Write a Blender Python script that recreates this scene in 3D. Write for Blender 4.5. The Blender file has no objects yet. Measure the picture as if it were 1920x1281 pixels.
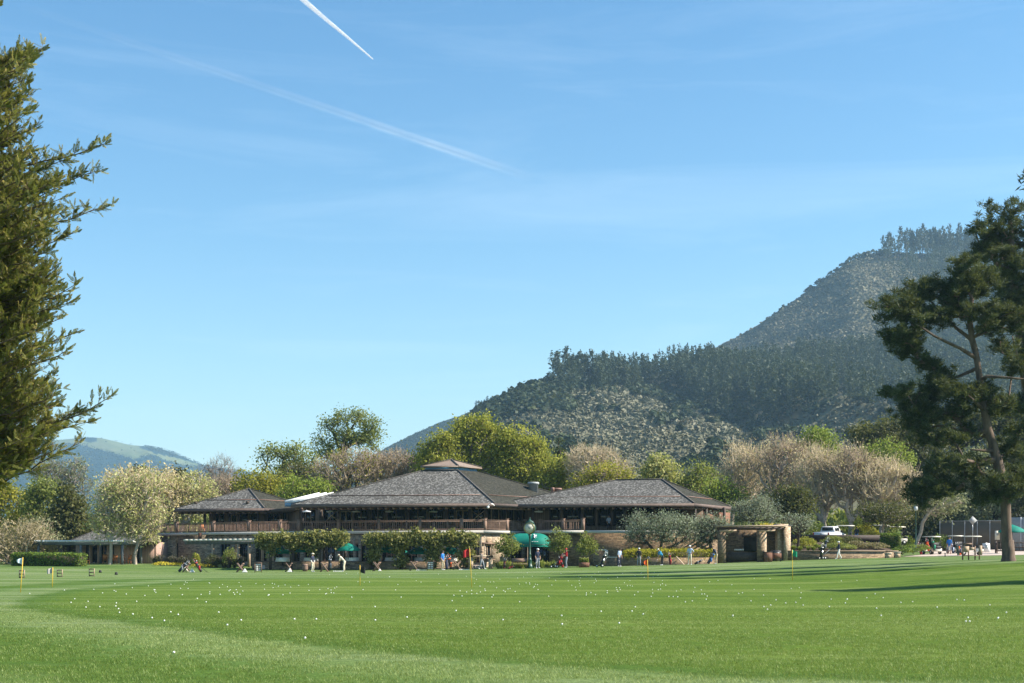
import bpy, bmesh, math, random
import numpy as np
from mathutils import Vector, Matrix, Euler
random.seed(7); rng = np.random.default_rng(7)
S = bpy.context.scene
COL = S.collection
PI = math.pi
R = math.radians
FPX, CX, HY, EYE = 2667.0, 960.0, 1041.0, 1.6     # lens in pixels of the 1920 photo, horizon row, eye height

def W(px, py, D):
    """world point seen at photo pixel (px, py) at distance D"""
    return np.array([(px-CX)/FPX*D, D, EYE+(HY-py)/FPX*D])
def XY(px, D): return np.array([(px-CX)/FPX*D, D])

# ---------------------------------------------------------------- noise
def _hash(ix, iy, seed):
    h = (ix.astype(np.int64)*374761393 + iy.astype(np.int64)*668265263 + seed*974634777) & 0x7fffffff
    h = ((h ^ (h >> 13))*1274126177) & 0x7fffffff
    return ((h ^ (h >> 16)) & 0xffff)/65535.0
def vnoise(x, y, seed=0):
    x = np.asarray(x, float); y = np.asarray(y, float)
    ix = np.floor(x); iy = np.floor(y); fx = x-ix; fy = y-iy
    fx = fx*fx*(3-2*fx); fy = fy*fy*(3-2*fy)
    a = _hash(ix, iy, seed); b = _hash(ix+1, iy, seed); c = _hash(ix, iy+1, seed); d = _hash(ix+1, iy+1, seed)
    return (a*(1-fx)+b*fx)*(1-fy)+(c*(1-fx)+d*fx)*fy
def fbm(x, y, octv=4, seed=0):
    s = 0; a = 1; n = 0
    for k in range(octv):
        s = s+a*vnoise(np.asarray(x)*2**k, np.asarray(y)*2**k, seed+k*17); n += a; a *= .5
    return s/n
def inpoly(x, y, poly):
    x = np.asarray(x, float); y = np.asarray(y, float); r = np.zeros(x.shape, bool); n = len(poly)
    for i in range(n):
        x0, y0 = poly[i]; x1, y1 = poly[(i+1) % n]
        if y0 == y1: continue
        c = ((y0 > y) != (y1 > y)) & (x < (x1-x0)*(y-y0)/(y1-y0)+x0)
        r ^= c
    return r

# ---------------------------------------------------------------- mesh builder
class MB:
    def __init__(self): self.V = []; self.n = 0; self.L = []; self.Z = []; self.MI = []; self.T = []
    def add(self, verts, faces, m=0, tone=.5):
        verts = np.asarray(verts, float).reshape(-1, 3)
        if isinstance(faces, np.ndarray):
            F = faces+self.n; self.L.append(F.ravel()); k = len(F); self.Z.append(np.full(k, F.shape[1], int))
        else:
            k = len(faces)
            self.L.append(np.array([i+self.n for f in faces for i in f], int)); self.Z.append(np.array([len(f) for f in faces], int))
        self.MI.append(np.broadcast_to(np.asarray(m, int), (k,))); self.T.append(np.broadcast_to(np.asarray(tone, float), (k,)))
        self.V.append(verts); self.n += len(verts); return self
    def build(self, name, mats, parent=None, org=None, smooth=False, uv=False):
        me = bpy.data.meshes.new(name)
        V = np.concatenate(self.V)
        if org is not None: V = V-np.asarray(org, float)
        L = np.concatenate(self.L); Z = np.concatenate(self.Z)
        me.vertices.add(len(V)); me.vertices.foreach_set('co', V.ravel())
        me.loops.add(len(L)); me.loops.foreach_set('vertex_index', L.astype(np.int32))
        me.polygons.add(len(Z)); st = np.concatenate([[0], np.cumsum(Z)[:-1]]).astype(np.int32)
        me.polygons.foreach_set('loop_start', st)
        if not isinstance(mats, (list, tuple)): mats = [mats]
        for m in mats: me.materials.append(m)
        me.polygons.foreach_set('material_index', np.concatenate(self.MI).astype(np.int32))
        if smooth: me.polygons.foreach_set('use_smooth', np.ones(len(Z), bool))
        me.update(calc_edges=True)
        at = me.attributes.new('tone', 'FLOAT', 'FACE'); at.data.foreach_set('value', np.concatenate(self.T).astype(np.float32))
        if uv:
            N = np.empty(len(Z)*3, np.float32); me.polygons.foreach_get('normal', N); N = N.reshape(-1, 3).astype(float)
            t = np.stack([-N[:, 1], N[:, 0], np.zeros(len(N))], 1); ln = np.linalg.norm(t, axis=1)
            flat = ln < .05; t[flat] = (1, 0, 0); t /= np.linalg.norm(t, axis=1)[:, None]
            b = np.cross(N, t); fi = np.repeat(np.arange(len(Z)), Z); P = V[L]
            u = (P*t[fi]).sum(1); v = (P*b[fi]).sum(1)
            ul = me.uv_layers.new(name='UVMap'); ul.data.foreach_set('uv', np.stack([u, v], 1).astype(np.float32).ravel())
        o = bpy.data.objects.new(name, me); COL.objects.link(o)
        if parent is not None: o.parent = parent
        return o
BOXF = [(0, 3, 2, 1), (4, 5, 6, 7), (0, 1, 5, 4), (1, 2, 6, 5), (2, 3, 7, 6), (3, 0, 4, 7)]
def box(mb, c, s, rz=0, m=0, tone=.5, top=1.0):
    """box of full size s centred on c, turned by rz; top scales the upper face"""
    x, y, z = s[0]/2, s[1]/2, s[2]/2; ca, sa = math.cos(rz), math.sin(rz); V = []
    for k, zz in ((1, -z), (top, z)):
        for a, b in ((-x, -y), (x, -y), (x, y), (-x, y)):
            a *= k; b *= k; V.append((c[0]+a*ca-b*sa, c[1]+a*sa+b*ca, c[2]+zz))
    mb.add(V, BOXF, m, tone)
def bar(mb, p0, p1, w, h, m=0, tone=.5):
    """square bar between two points, w across (horizontal), h the other way"""
    p0 = np.asarray(p0, float); p1 = np.asarray(p1, float); d = p1-p0; d /= np.linalg.norm(d)
    up = np.array([0, 0, 1.]) if abs(d[2]) < .95 else np.array([0, 1., 0])
    s = np.cross(d, up); s /= np.linalg.norm(s); u = np.cross(s, d); V = []
    for p in (p0, p1):
        for a, b in ((-1, -1), (1, -1), (1, 1), (-1, 1)): V.append(p+s*a*w/2+u*b*h/2)
    mb.add(V, BOXF, m, tone)
def wallseg(mb, a, b, z0, z1, th, m=0, side=1):
    """upright slab from plan point a to b; thickness goes to the left (side=1) or right of a->b"""
    a = np.asarray(a, float)[:2]; b = np.asarray(b, float)[:2]; d = (b-a)/np.linalg.norm(b-a); n = np.array([-d[1], d[0]])*th*side
    q = [a, b, b+n, a+n]
    mb.add([(*p, z0) for p in q]+[(*p, z1) for p in q], BOXF if side > 0 else [f[::-1] for f in BOXF], m)
def prism(mb, poly, z0, z1, m=0):
    n = len(poly); V = [(p[0], p[1], z0) for p in poly]+[(p[0], p[1], z1) for p in poly]
    F = [tuple(range(n-1, -1, -1)), tuple(range(n, 2*n))]+[(i, (i+1) % n, (i+1) % n+n, i+n) for i in range(n)]
    mb.add(V, F, m)
def tube(mb, pts, rad, n=6, m=0, tone=.5, cap=True):
    pts = np.asarray(pts, float); k = len(pts); rad = np.broadcast_to(np.asarray(rad, float), (k,)); V = []
    for i in range(k):
        d = pts[min(i+1, k-1)]-pts[max(i-1, 0)]; d /= (np.linalg.norm(d)+1e-9)
        a = np.array([1., 0, 0]) if abs(d[0]) < .8 else np.array([0, 1., 0])
        s = np.cross(d, a); s /= np.linalg.norm(s); u = np.cross(d, s)
        for j in range(n):
            t = 2*PI*j/n; V.append(pts[i]+rad[i]*(math.cos(t)*s+math.sin(t)*u))
    F = [(i*n+j, i*n+(j+1) % n, (i+1)*n+(j+1) % n, (i+1)*n+j) for i in range(k-1) for j in range(n)]
    if cap: F += [tuple(range(n-1, -1, -1)), tuple((k-1)*n+j for j in range(n))]
    mb.add(V, F, m, tone)
def lathe(mb, prof, c=(0, 0, 0), n=12, m=0, sy=1.0):
    V = []; k = len(prof)
    for r, z in prof:
        for j in range(n):
            t = 2*PI*j/n; V.append((c[0]+r*math.cos(t), c[1]+r*sy*math.sin(t), c[2]+z))
    F = [(i*n+j, i*n+(j+1) % n, (i+1)*n+(j+1) % n, (i+1)*n+j) for i in range(k-1) for j in range(n)]
    F += [tuple(range(n-1, -1, -1)), tuple((k-1)*n+j for j in range(n))]
    mb.add(V, F, m)
def disc(mb, c, r, axis, n=16, th=.03, m=0):
    c = np.asarray(c, float); a = np.asarray(axis, float); a /= np.linalg.norm(a)
    tube(mb, [c-a*th/2, c+a*th/2], r, n, m)
def ball(mb, c, r, m=0, nu=10, nv=6, sz=1.0, tone=.5):
    V = []
    for i in range(nv+1):
        th = PI*i/nv
        for j in range(nu): V.append((c[0]+r*math.sin(th)*math.cos(2*PI*j/nu), c[1]+r*math.sin(th)*math.sin(2*PI*j/nu), c[2]+r*sz*math.cos(th)))
    F = [(i*nu+j, (i+1)*nu+j, (i+1)*nu+(j+1) % nu, i*nu+(j+1) % nu) for i in range(nv) for j in range(nu)]
    mb.add(V, F, m, tone)
def frusta(mb, A, B, ra, rb, n=3, m=0, tone=.5):
    """many tapered bars A[i]->B[i] at once"""
    A = np.asarray(A, float); B = np.asarray(B, float); d = B-A; d /= (np.linalg.norm(d, axis=1)[:, None]+1e-9)
    ref = np.where(np.abs(d[:, 2:3]) < .9, np.array([[0, 0, 1.]]), np.array([[1., 0, 0]]))
    s = np.cross(d, ref); s /= np.linalg.norm(s, axis=1)[:, None]; u = np.cross(d, s); k = len(A)
    V = np.empty((k, 2*n, 3))
    for j in range(n):
        t = 2*PI*j/n; o = math.cos(t)*s+math.sin(t)*u
        V[:, j] = A+o*np.asarray(ra)[:, None]; V[:, n+j] = B+o*np.asarray(rb)[:, None]
    base = (np.arange(k)*2*n)[:, None]
    F = np.concatenate([base+np.array([[j, (j+1) % n, n+(j+1) % n, n+j]]) for j in range(n)])
    mb.add(V.reshape(-1, 3), F, m, tone)
def quads(mb, C, A, B, m=0, tone=.5, diamond=False):
    """leaf quads: centre C, half axes A and B"""
    if diamond: V = np.stack([C-A, C+B, C+A, C-B], 1)
    else: V = np.stack([C-A-B, C+A-B, C+A+B, C-A+B], 1)
    mb.add(V.reshape(-1, 3), np.arange(len(C)*4).reshape(-1, 4), m, tone)
def rdir(n):
    v = rng.normal(size=(n, 3)); return v/np.linalg.norm(v, axis=1)[:, None]
def leafcloud(mb, C, size, aspect=.6, m=0, tone=None, up=0.0):
    """random leaf diamonds at C"""
    n = len(C); a = rdir(n); a[:, 2] += up; a /= np.linalg.norm(a, axis=1)[:, None]
    b = np.cross(a, rdir(n)); b /= (np.linalg.norm(b, axis=1)[:, None]+1e-9)
    s = size*(.6+.8*rng.random(n))[:, None]/2
    quads(mb, C, a*s, b*s*aspect, m, rng.random(n) if tone is None else tone, True)

# ---------------------------------------------------------------- things
def tag(o, label=None, cat=None, group=None, kind=None):
    if label: o['label'] = label
    if cat: o['category'] = cat
    if group: o['group'] = group
    if kind: o['kind'] = kind
    return o
def thing(name, label, cat, loc=(0, 0, 0), rz=0, group=None):
    o = bpy.data.objects.new(name, None); COL.objects.link(o); o.empty_display_size = .3
    o.location = [float(c) for c in loc]; o.rotation_euler = (0, 0, rz)
    return tag(o, label, cat, group)
def dup(o, loc=None, rz=None, label=None, scale=None, parent=None):
    c = o.copy(); COL.objects.link(c)
    if parent is not None: c.parent = parent
    if loc is not None: c.location = [float(x) for x in loc]
    if rz is not None: c.rotation_euler = (0, 0, rz)
    if scale is not None: c.scale = scale
    if label: c['label'] = label
    for ch in [x for x in bpy.data.objects if x.parent == o]: dup(ch, parent=c)
    return c
# ---------------------------------------------------------------- materials (all procedural)
class NT:
    def __init__(s, m): s.m = m; s.t = m.node_tree; s.n = s.t.nodes; s.l = s.t.links; s.n.clear()
    def node(s, typ, inp=None, **kw):
        nd = s.n.new(typ)
        for k, v in kw.items(): setattr(nd, k, v)
        for k, v in (inp or {}).items():
            if isinstance(v, bpy.types.NodeSocket): s.l.new(v, nd.inputs[k])
            else: nd.inputs[k].default_value = v
        return nd
    def ramp(s, fac, stops, interp='LINEAR'):
        nd = s.n.new('ShaderNodeValToRGB'); e = nd.color_ramp.elements; nd.color_ramp.interpolation = interp
        while len(e) < len(stops): e.new(.5)
        for i, (p, c) in enumerate(stops): e[i].position = p; e[i].color = (*c, 1) if len(c) == 3 else c
        s.l.new(fac, nd.inputs[0]); return nd.outputs[0]
    def math(s, op, a, b=None, c=None):
        nd = s.n.new('ShaderNodeMath'); nd.operation = op
        for i, v in enumerate((a, b, c)):
            if v is None: continue
            if isinstance(v, bpy.types.NodeSocket): s.l.new(v, nd.inputs[i])
            else: nd.inputs[i].default_value = v
        return nd.outputs[0]
    def mix(s, fac, a, b, mode='MIX'):
        nd = s.n.new('ShaderNodeMix'); nd.data_type = 'RGBA'; nd.blend_type = mode
        for k, v in ((0, fac), (6, a), (7, b)):
            if isinstance(v, bpy.types.NodeSocket): s.l.new(v, nd.inputs[k])
            else: nd.inputs[k].default_value = v if k == 0 else ((*v, 1) if len(v) == 3 else v)
        return nd.outputs[2]
    def out(s, sh): s.node('ShaderNodeOutputMaterial', {'Surface': sh})
def newmat(name):
    m = bpy.data.materials.new(name); m.use_nodes = True; return NT(m)
def plain(name, c1, c2=None, scale=3.0, rough=.75, bump=0.0, metal=0.0, spec=.3, stretch=(1, 1, 1)):
    t = newmat(name); c2 = c2 or tuple(x*.72 for x in c1)
    tc = t.node('ShaderNodeTexCoord'); mp = t.node('ShaderNodeMapping', {'Vector': tc.outputs['Object'], 'Scale': stretch})
    nz = t.node('ShaderNodeTexNoise', {'Vector': mp.outputs[0], 'Scale': scale, 'Detail': 5.0, 'Roughness': .65})
    col = t.ramp(nz.outputs['Fac'], [(.3, c2), (.68, c1)])
    p = t.node('ShaderNodeBsdfPrincipled', {'Base Color': col, 'Roughness': rough, 'Metallic': metal, 'Specular IOR Level': spec})
    if bump:
        b = t.node('ShaderNodeBump', {'Height': nz.outputs['Fac'], 'Strength': bump, 'Distance': .05}); t.l.new(b.outputs[0], p.inputs['Normal'])
    t.out(p.outputs[0]); return t.m
def leafmat(name, dark, light, transl=.35, mid=None):
    """foliage: per-leaf tone picks the colour, part of the light passes through"""
    t = newmat(name); at = t.node('ShaderNodeAttribute', attribute_name='tone')
    st = [(0, dark), (1, light)] if mid is None else [(0, dark), (.5, mid), (1, light)]
    col = t.ramp(at.outputs['Fac'], st)
    d = t.node('ShaderNodeBsdfPrincipled', {'Base Color': col, 'Roughness': .6, 'Specular IOR Level': .18})
    tr = t.node('ShaderNodeBsdfTranslucent', {'Color': t.mix(.35, col, (.42, .45, .08), 'MIX')})
    mx = t.node('ShaderNodeMixShader', {0: transl, 1: d.outputs[0], 2: tr.outputs[0]})
    t.out(mx.outputs[0]); return t.m
def stonemat(name, cols, mortar=(.16, .14, .12), bw=.42, bh=.13):
    t = newmat(name); uv = t.node('ShaderNodeUVMap')
    nz0 = t.node('ShaderNodeTexNoise', {'Vector': uv.outputs[0], 'Scale': 1.6, 'Detail': 2.0})
    vec = t.node('ShaderNodeVectorMath', {0: uv.outputs[0], 1: t.node('ShaderNodeVectorMath', {0: nz0.outputs['Color'], 1: (.12, .09, 0)}, operation='MULTIPLY').outputs[0]}, operation='ADD')
    br = t.node('ShaderNodeTexBrick', {'Vector': vec.outputs[0], 'Color1': (0, 0, 0, 1), 'Color2': (1, 1, 1, 1), 'Mortar': (.5, .5, .5, 1), 'Scale': 1.0,
               'Mortar Size': .012, 'Brick Width': bw, 'Row Height': bh, 'Bias': 0.0}, offset=.37, squash=.7, squash_frequency=3)
    col = t.ramp(br.outputs['Color'], [(i/(len(cols)-1), c) for i, c in enumerate(cols)])
    nz = t.node('ShaderNodeTexNoise', {'Vector': uv.outputs[0], 'Scale': 5.0, 'Detail': 5.0})
    col = t.mix(.6, col, t.ramp(nz.outputs['Fac'], [(.25, (.55, .55, .55)), (.75, (1.25, 1.2, 1.12))]), 'MULTIPLY')
    col = t.mix(br.outputs['Fac'], col, mortar)
    h = t.math('SUBTRACT', br.outputs['Color'], t.math('MULTIPLY', br.outputs['Fac'], 1.2))
    p = t.node('ShaderNodeBsdfPrincipled', {'Base Color': col, 'Roughness': .9, 'Specular IOR Level': .2})
    b = t.node('ShaderNodeBump', {'Height': h, 'Strength': .8, 'Distance': .06}); t.l.new(b.outputs[0], p.inputs['Normal'])
    t.out(p.outputs[0]); return t.m
def shakemat(name, cols, amt=.9, rowh=.19):
    """split-shake roofing in courses"""
    t = newmat(name); uv = t.node('ShaderNodeUVMap')
    nz0 = t.node('ShaderNodeTexNoise', {'Vector': uv.outputs[0], 'Scale': 2.5, 'Detail': 3.0})
    vec = t.node('ShaderNodeVectorMath', {0: uv.outputs[0], 1: t.node('ShaderNodeVectorMath', {0: nz0.outputs['Color'], 1: (.1, .12, 0)}, operation='MULTIPLY').outputs[0]}, operation='ADD')
    br = t.node('ShaderNodeTexBrick', {'Vector': vec.outputs[0], 'Color1': (0, 0, 0, 1), 'Color2': (1, 1, 1, 1), 'Mortar': (0, 0, 0, 1), 'Scale': 1.0,
               'Mortar Size': .012, 'Brick Width': .17, 'Row Height': rowh}, offset=.43)
    nz = t.node('ShaderNodeTexNoise', {'Vector': uv.outputs[0], 'Scale': .5, 'Detail': 6.0, 'Roughness': .7})
    nf = t.node('ShaderNodeTexNoise', {'Vector': uv.outputs[0], 'Scale': 4.5, 'Detail': 4.0, 'Roughness': .7})
    f = t.math('ADD', t.math('MULTIPLY', br.outputs['Color'], .42), t.math('ADD', t.math('MULTIPLY', nf.outputs['Fac'], .5), t.math('MULTIPLY', nz.outputs['Fac'], .3)))
    col = t.ramp(f, [(.25, cols[0]), (.6, cols[1]), (.95, cols[2])])
    p = t.node('ShaderNodeBsdfPrincipled', {'Base Color': col, 'Roughness': .9, 'Specular IOR Level': .15})
    b = t.node('ShaderNodeBump', {'Height': t.math('ADD', br.outputs['Color'], nf.outputs['Fac']), 'Strength': amt, 'Distance': .07}); t.l.new(b.outputs[0], p.inputs['Normal'])
    t.out(p.outputs[0]); return t.m
def boardmat(name, c1, c2, w=.16):
    """upright boards"""
    t = newmat(name); uv = t.node('ShaderNodeUVMap')
    br = t.node('ShaderNodeTexBrick', {'Vector': uv.outputs[0], 'Color1': (0, 0, 0, 1), 'Color2': (1, 1, 1, 1), 'Mortar': (.2, .2, .2, 1), 'Scale': 1.0,
               'Mortar Size': .012, 'Brick Width': w, 'Row Height': 6.0}, offset=0.0)
    nz = t.node('ShaderNodeTexNoise', {'Vector': t.node('ShaderNodeMapping', {'Vector': uv.outputs[0], 'Scale': (9, .9, 1)}).outputs[0], 'Scale': 2.0, 'Detail': 5.0})
    col = t.ramp(t.math('ADD', t.math('MULTIPLY', br.outputs['Color'], .4), t.math('MULTIPLY', nz.outputs['Fac'], .7)), [(.2, c2), (.85, c1)])
    col = t.mix(t.math('MULTIPLY', br.outputs['Fac'], .8), col, tuple(x*.3 for x in c2))
    p = t.node('ShaderNodeBsdfPrincipled', {'Base Color': col, 'Roughness': .8, 'Specular IOR Level': .2}); t.out(p.outputs[0]); return t.m
def glassmat(name, c=(.012, .016, .018), rough=.06):
    t = newmat(name); tc = t.node('ShaderNodeTexCoord')
    nz = t.node('ShaderNodeTexNoise', {'Vector': tc.outputs['Object'], 'Scale': .5, 'Detail': 2.0})
    b = t.node('ShaderNodeBump', {'Height': nz.outputs['Fac'], 'Strength': .15, 'Distance': .1})
    p = t.node('ShaderNodeBsdfPrincipled', {'Base Color': (*c, 1), 'Roughness': rough, 'Specular IOR Level': .6, 'Normal': b.outputs[0]})
    t.out(p.outputs[0]); return t.m

MT = {}
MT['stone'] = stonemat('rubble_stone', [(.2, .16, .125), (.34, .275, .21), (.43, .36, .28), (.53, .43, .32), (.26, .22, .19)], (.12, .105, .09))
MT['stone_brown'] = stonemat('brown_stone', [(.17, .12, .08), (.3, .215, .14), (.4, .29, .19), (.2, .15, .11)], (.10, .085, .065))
MT['stone_pale_sunlit'] = stonemat('pale_sunlit_stone', [(.34, .24, .16), (.55, .41, .29), (.66, .53, .39), (.44, .33, .23)], (.26, .2, .15))  # pale stone; the brightness of sunlit faces is put into this colour
MT['shake'] = shakemat('weathered_shakes', [(.038, .036, .032), (.112, .107, .10), (.33, .32, .30)], 1.0)
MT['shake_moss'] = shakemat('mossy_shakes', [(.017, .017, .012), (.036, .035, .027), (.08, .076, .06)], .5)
MT['copper'] = plain('copper_flashing', (.30, .17, .13), (.2, .11, .085), rough=.5)
MT['cupola'] = plain('brown_metal_roof', (.27, .20, .155), (.21, .155, .12), rough=.55)
MT['darkwood'] = plain('dark_stained_wood', (.07, .05, .042), (.035, .026, .023), 4, .7)
MT['wood'] = plain('brown_wood', (.27, .175, .13), (.16, .105, .08), 4, .7)
MT['fascia'] = plain('fascia_board', (.16, .115, .10), (.10, .073, .064), 3, .7)
MT['redwood'] = boardmat('red_brown_boards', (.26, .13, .085), (.14, .07, .05))
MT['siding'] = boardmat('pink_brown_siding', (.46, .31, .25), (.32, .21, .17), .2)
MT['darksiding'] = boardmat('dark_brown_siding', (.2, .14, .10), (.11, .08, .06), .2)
MT['tan'] = plain('tan_timber', (.46, .34, .24), (.33, .24, .17), 4, .7)
MT['orange'] = plain('orange_cedar', (.55, .2, .06), (.36, .12, .035), 6, .6)
MT['band'] = plain('pale_concrete', (.56, .53, .48), (.44, .41, .37), 1.2, .8, stretch=(1, 1, .3))
MT['white'] = plain('white_paint', (.8, .79, .76), (.7, .69, .66), 3, .5)
MT['cream'] = plain('cream_paint', (.7, .66, .56), (.6, .56, .47), 3, .6)
MT['greybeam'] = plain('blue_grey_beam', (.15, .16, .165), (.09, .10, .105), 3, .7)
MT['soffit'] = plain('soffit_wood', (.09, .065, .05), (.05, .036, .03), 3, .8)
MT['glass'] = glassmat('window_glass')
MT['skyglass'] = glassmat('skylight_glass', (.10, .25, .42), .12)
MT['green'] = plain('green_canvas', (.0, .185, .135), (.0, .145, .105), 2, .75)
MT['greenpaint'] = plain('dark_green_paint', (.03, .085, .06), (.018, .055, .04), 5, .4, spec=.5)
MT['gold'] = plain('gilt_trim', (.55, .42, .16), (.4, .3, .1), 4, .35, metal=.6)
MT['black'] = plain('black_fabric', (.03, .03, .034), (.015, .015, .018), 6, .6)
MT['rubber'] = plain('black_rubber', (.03, .03, .03), (.018, .018, .018), 6, .8)
MT['steel'] = plain('brushed_steel', (.5, .5, .5), (.36, .36, .37), 8, .35, metal=.8)
MT['grey'] = plain('grey_paint', (.36, .37, .37), (.28, .29, .29), 4, .6)
MT['red'] = plain('red_fabric', (.50, .025, .03), (.34, .015, .02), 6, .7)
MT['maroon'] = plain('maroon_fabric', (.17, .025, .03), (.1, .015, .02), 6, .7)
MT['orangeflag'] = plain('orange_nylon', (.85, .14, .02), (.7, .1, .015), 6, .6)
MT['greenflag'] = plain('green_nylon', (.02, .38, .2), (.015, .28, .15), 6, .6)
MT['yellowpole'] = plain('yellow_fibreglass', (.8, .52, .05), (.68, .42, .04), 5, .5)
MT['navy'] = plain('navy_cloth', (.028, .036, .075), (.018, .024, .05), 6, .8)
MT['blue'] = plain('blue_cloth', (.03, .2, .62), (.02, .15, .5), 6, .8)
MT['skyblue'] = plain('cyan_cloth', (.05, .36, .68), (.035, .28, .56), 6, .8)
MT['paleblue'] = plain('pale_blue_cloth', (.48, .58, .76), (.38, .47, .64), 6, .8)
MT['khaki'] = plain('khaki_cloth', (.5, .41, .27), (.4, .32, .2), 6, .85)
MT['ivory'] = plain('ivory_cloth', (.72, .65, .5), (.6, .53, .4), 6, .85)
MT['greycloth'] = plain('grey_cloth', (.3, .32, .37), (.22, .24, .28), 6, .85)
MT['taupe'] = plain('taupe_cloth', (.23, .19, .17), (.16, .13, .115), 6, .85)
MT['skin'] = plain('skin', (.52, .3, .21), (.45, .25, .17), 10, .55)
MT['hair'] = plain('brown_hair', (.06, .04, .028), (.035, .022, .016), 20, .6)
MT['ballwhite'] = plain('golf_ball_white', (.85, .85, .82), (.8, .8, .78), 40, .35)
MT['bark'] = plain('grey_bark', (.25, .2, .155), (.12, .095, .075), 3, .9, .5, stretch=(1, 1, .25))
MT['bark_pale'] = plain('pale_plane_bark', (.5, .42, .34), (.27, .215, .17), 2, .85, .2)
MT['bark_dark'] = plain('dark_bark', (.085, .065, .05), (.04, .03, .024), 3, .9, .4)
MT['bark_red'] = plain('pine_bark', (.19, .135, .10), (.055, .04, .034), 2.2, .95, .9, stretch=(1, 1, .3))
MT['twig_tan'] = plain('tan_twigs', (.60, .49, .34), (.44, .355, .24), 2, .9)
MT['twig_brown'] = plain('brown_twigs', (.40, .31, .22), (.26, .20, .145), 2, .9)
MT['twig_grey'] = plain('grey_twigs', (.27, .245, .22), (.18, .16, .145), 2, .9)
MT['path'] = plain('pink_concrete', (.50, .41, .35), (.42, .34, .29), .6, .85)
MT['asphalt'] = plain('asphalt', (.06, .06, .06), (.045, .045, .045), 8, .9)
MT['soil'] = plain('bark_mulch', (.09, .06, .042), (.045, .03, .022), 5, .95, .5)
MT['fenceweave'] = plain('windscreen_mesh', (.15, .125, .09), (.12, .10, .072), 1.0, .95)
MT['truck'] = plain('white_car_paint', (.78, .78, .78), (.75, .75, .75), 2, .25, spec=.6)
MT['lampred'] = plain('red_lens', (.4, .02, .02), (.3, .015, .015), 2, .3)
MT['frosted'] = plain('frosted_lamp', (.62, .64, .66), (.55, .57, .6), 2, .3)
# foliage
LF = {}
LF['redwood'] = leafmat('redwood_needles', (.065, .09, .016), (.36, .29, .075), .4, (.15, .165, .033))
LF['pine'] = leafmat('pine_needles', (.016, .03, .011), (.13, .15, .06), .18, (.042, .062, .024))
LF['hillpine'] = leafmat('hill_pine_needles', (.018, .034, .02), (.055, .075, .038), .1)
LF['yellowgreen'] = leafmat('spring_yellow_green_leaves', (.12, .15, .02), (.50, .46, .09), .42, (.28, .29, .04))
LF['gold'] = leafmat('golden_green_leaves', (.14, .15, .02), (.5, .42, .06), .4, (.3, .29, .035))
LF['pale'] = leafmat('pale_spring_leaves', (.26, .26, .09), (.62, .60, .30), .4, (.42, .42, .16))
LF['cream'] = leafmat('cream_flowering_leaves', (.14, .17, .04), (.7, .62, .32), .35, (.38, .38, .12))
LF['tanbud'] = leafmat('tan_buds', (.42, .33, .17), (.74, .62, .36), .4, (.58, .48, .26))
LF['green'] = leafmat('mid_green_leaves', (.09, .13, .025), (.34, .35, .11), .4, (.19, .22, .05))
LF['bright'] = leafmat('bright_green_leaves', (.10, .155, .02), (.34, .40, .09), .4, (.2, .26, .035))
LF['grey'] = leafmat('grey_green_leaves', (.12, .14, .07), (.34, .35, .2), .3)
LF['dark'] = leafmat('dark_oak_leaves', (.022, .03, .012), (.10, .105, .045), .2, (.05, .058, .022))
LF['darkolive'] = leafmat('dark_olive_leaves', (.03, .04, .012), (.15, .14, .05), .25, (.075, .08, .025))
LF['olive'] = leafmat('silver_olive_leaves', (.11, .135, .09), (.44, .47, .36), .25, (.24, .28, .19))
LF['plum'] = leafmat('plum_leaves', (.06, .02, .03), (.22, .09, .1), .3)
LF['hedge'] = leafmat('hedge_leaves', (.04, .085, .015), (.26, .33, .05), .3, (.09, .16, .025))
LF['goldhedge'] = leafmat('golden_hedge_leaves', (.16, .17, .015), (.62, .52, .04), .35, (.36, .34, .03))
LF['vine'] = leafmat('vine_leaves', (.05, .065, .018), (.38, .34, .13), .35, (.17, .175, .05))
LF['brownbush'] = leafmat('brown_bush_leaves', (.12, .09, .05), (.38, .32, .17), .3)
LF['strap'] = leafmat('strap_leaves', (.12, .2, .03), (.55, .55, .16), .35)
LF['darkstrap'] = leafmat('dark_strap_leaves', (.03, .03, .02), (.14, .12, .09), .2)
LF['flower'] = leafmat('yellow_flowers', (.5, .36, .02), (.8, .68, .08), .3)
LF['redflower'] = leafmat('red_flowers', (.4, .01, .015), (.7, .03, .03), .3)
# ---------------------------------------------------------------- ground heights
_GD = np.array([0, 45, 60, 80, 98, 115, 132, 142, 160, 185, 260.])
_GP = np.array([-2600, 0, 300, 586, 900, 1062, 1293, 1600, 1885, 2500, 4200.])
_GZ = np.array([  # rows by photo column, columns by distance
    [0, 0, 0, 0, .0, .1, .3, .5, .8, 1.0, 1.6],
    [0, 0, 0, 0, .0, .1, .3, .5, .8, 1.0, 1.6],
    [0, 0, 0, 0, -.1, -.1, -.05, .55, .8, 1.0, 1.6],
    [0, 0, 0, 0, .0, .0, 0, .43, .6, .8, 1.6],
    [0, 0, 0, 0, .0, .05, .26, .38, .6, .8, 1.6],
    [0, 0, 0, 0, .0, .12, .41, .48, .6, .8, 1.6],
    [0, 0, 0, 0, .02, .3, .71, .8, 1., 1.2, 2.],
    [0, 0, 0, .15, .49, .8, 1.06, 1.33, 1.5, 1.7, 2.3],
    [0, .05, .35, .8, 1.17, 1.35, 1.45, 1.55, 2.0, 2.5, 3.],
    [0, .2, .7, 1.3, 1.9, 2.1, 2.3, 2.5, 2.7, 3., 3.4],
    [0, .3, .9, 1.6, 2.2, 2.5, 2.7, 2.9, 3., 3.2, 3.6]])
_pp = np.linspace(-2600, 4200, 341); _dd = np.linspace(0, 260, 521)
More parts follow.
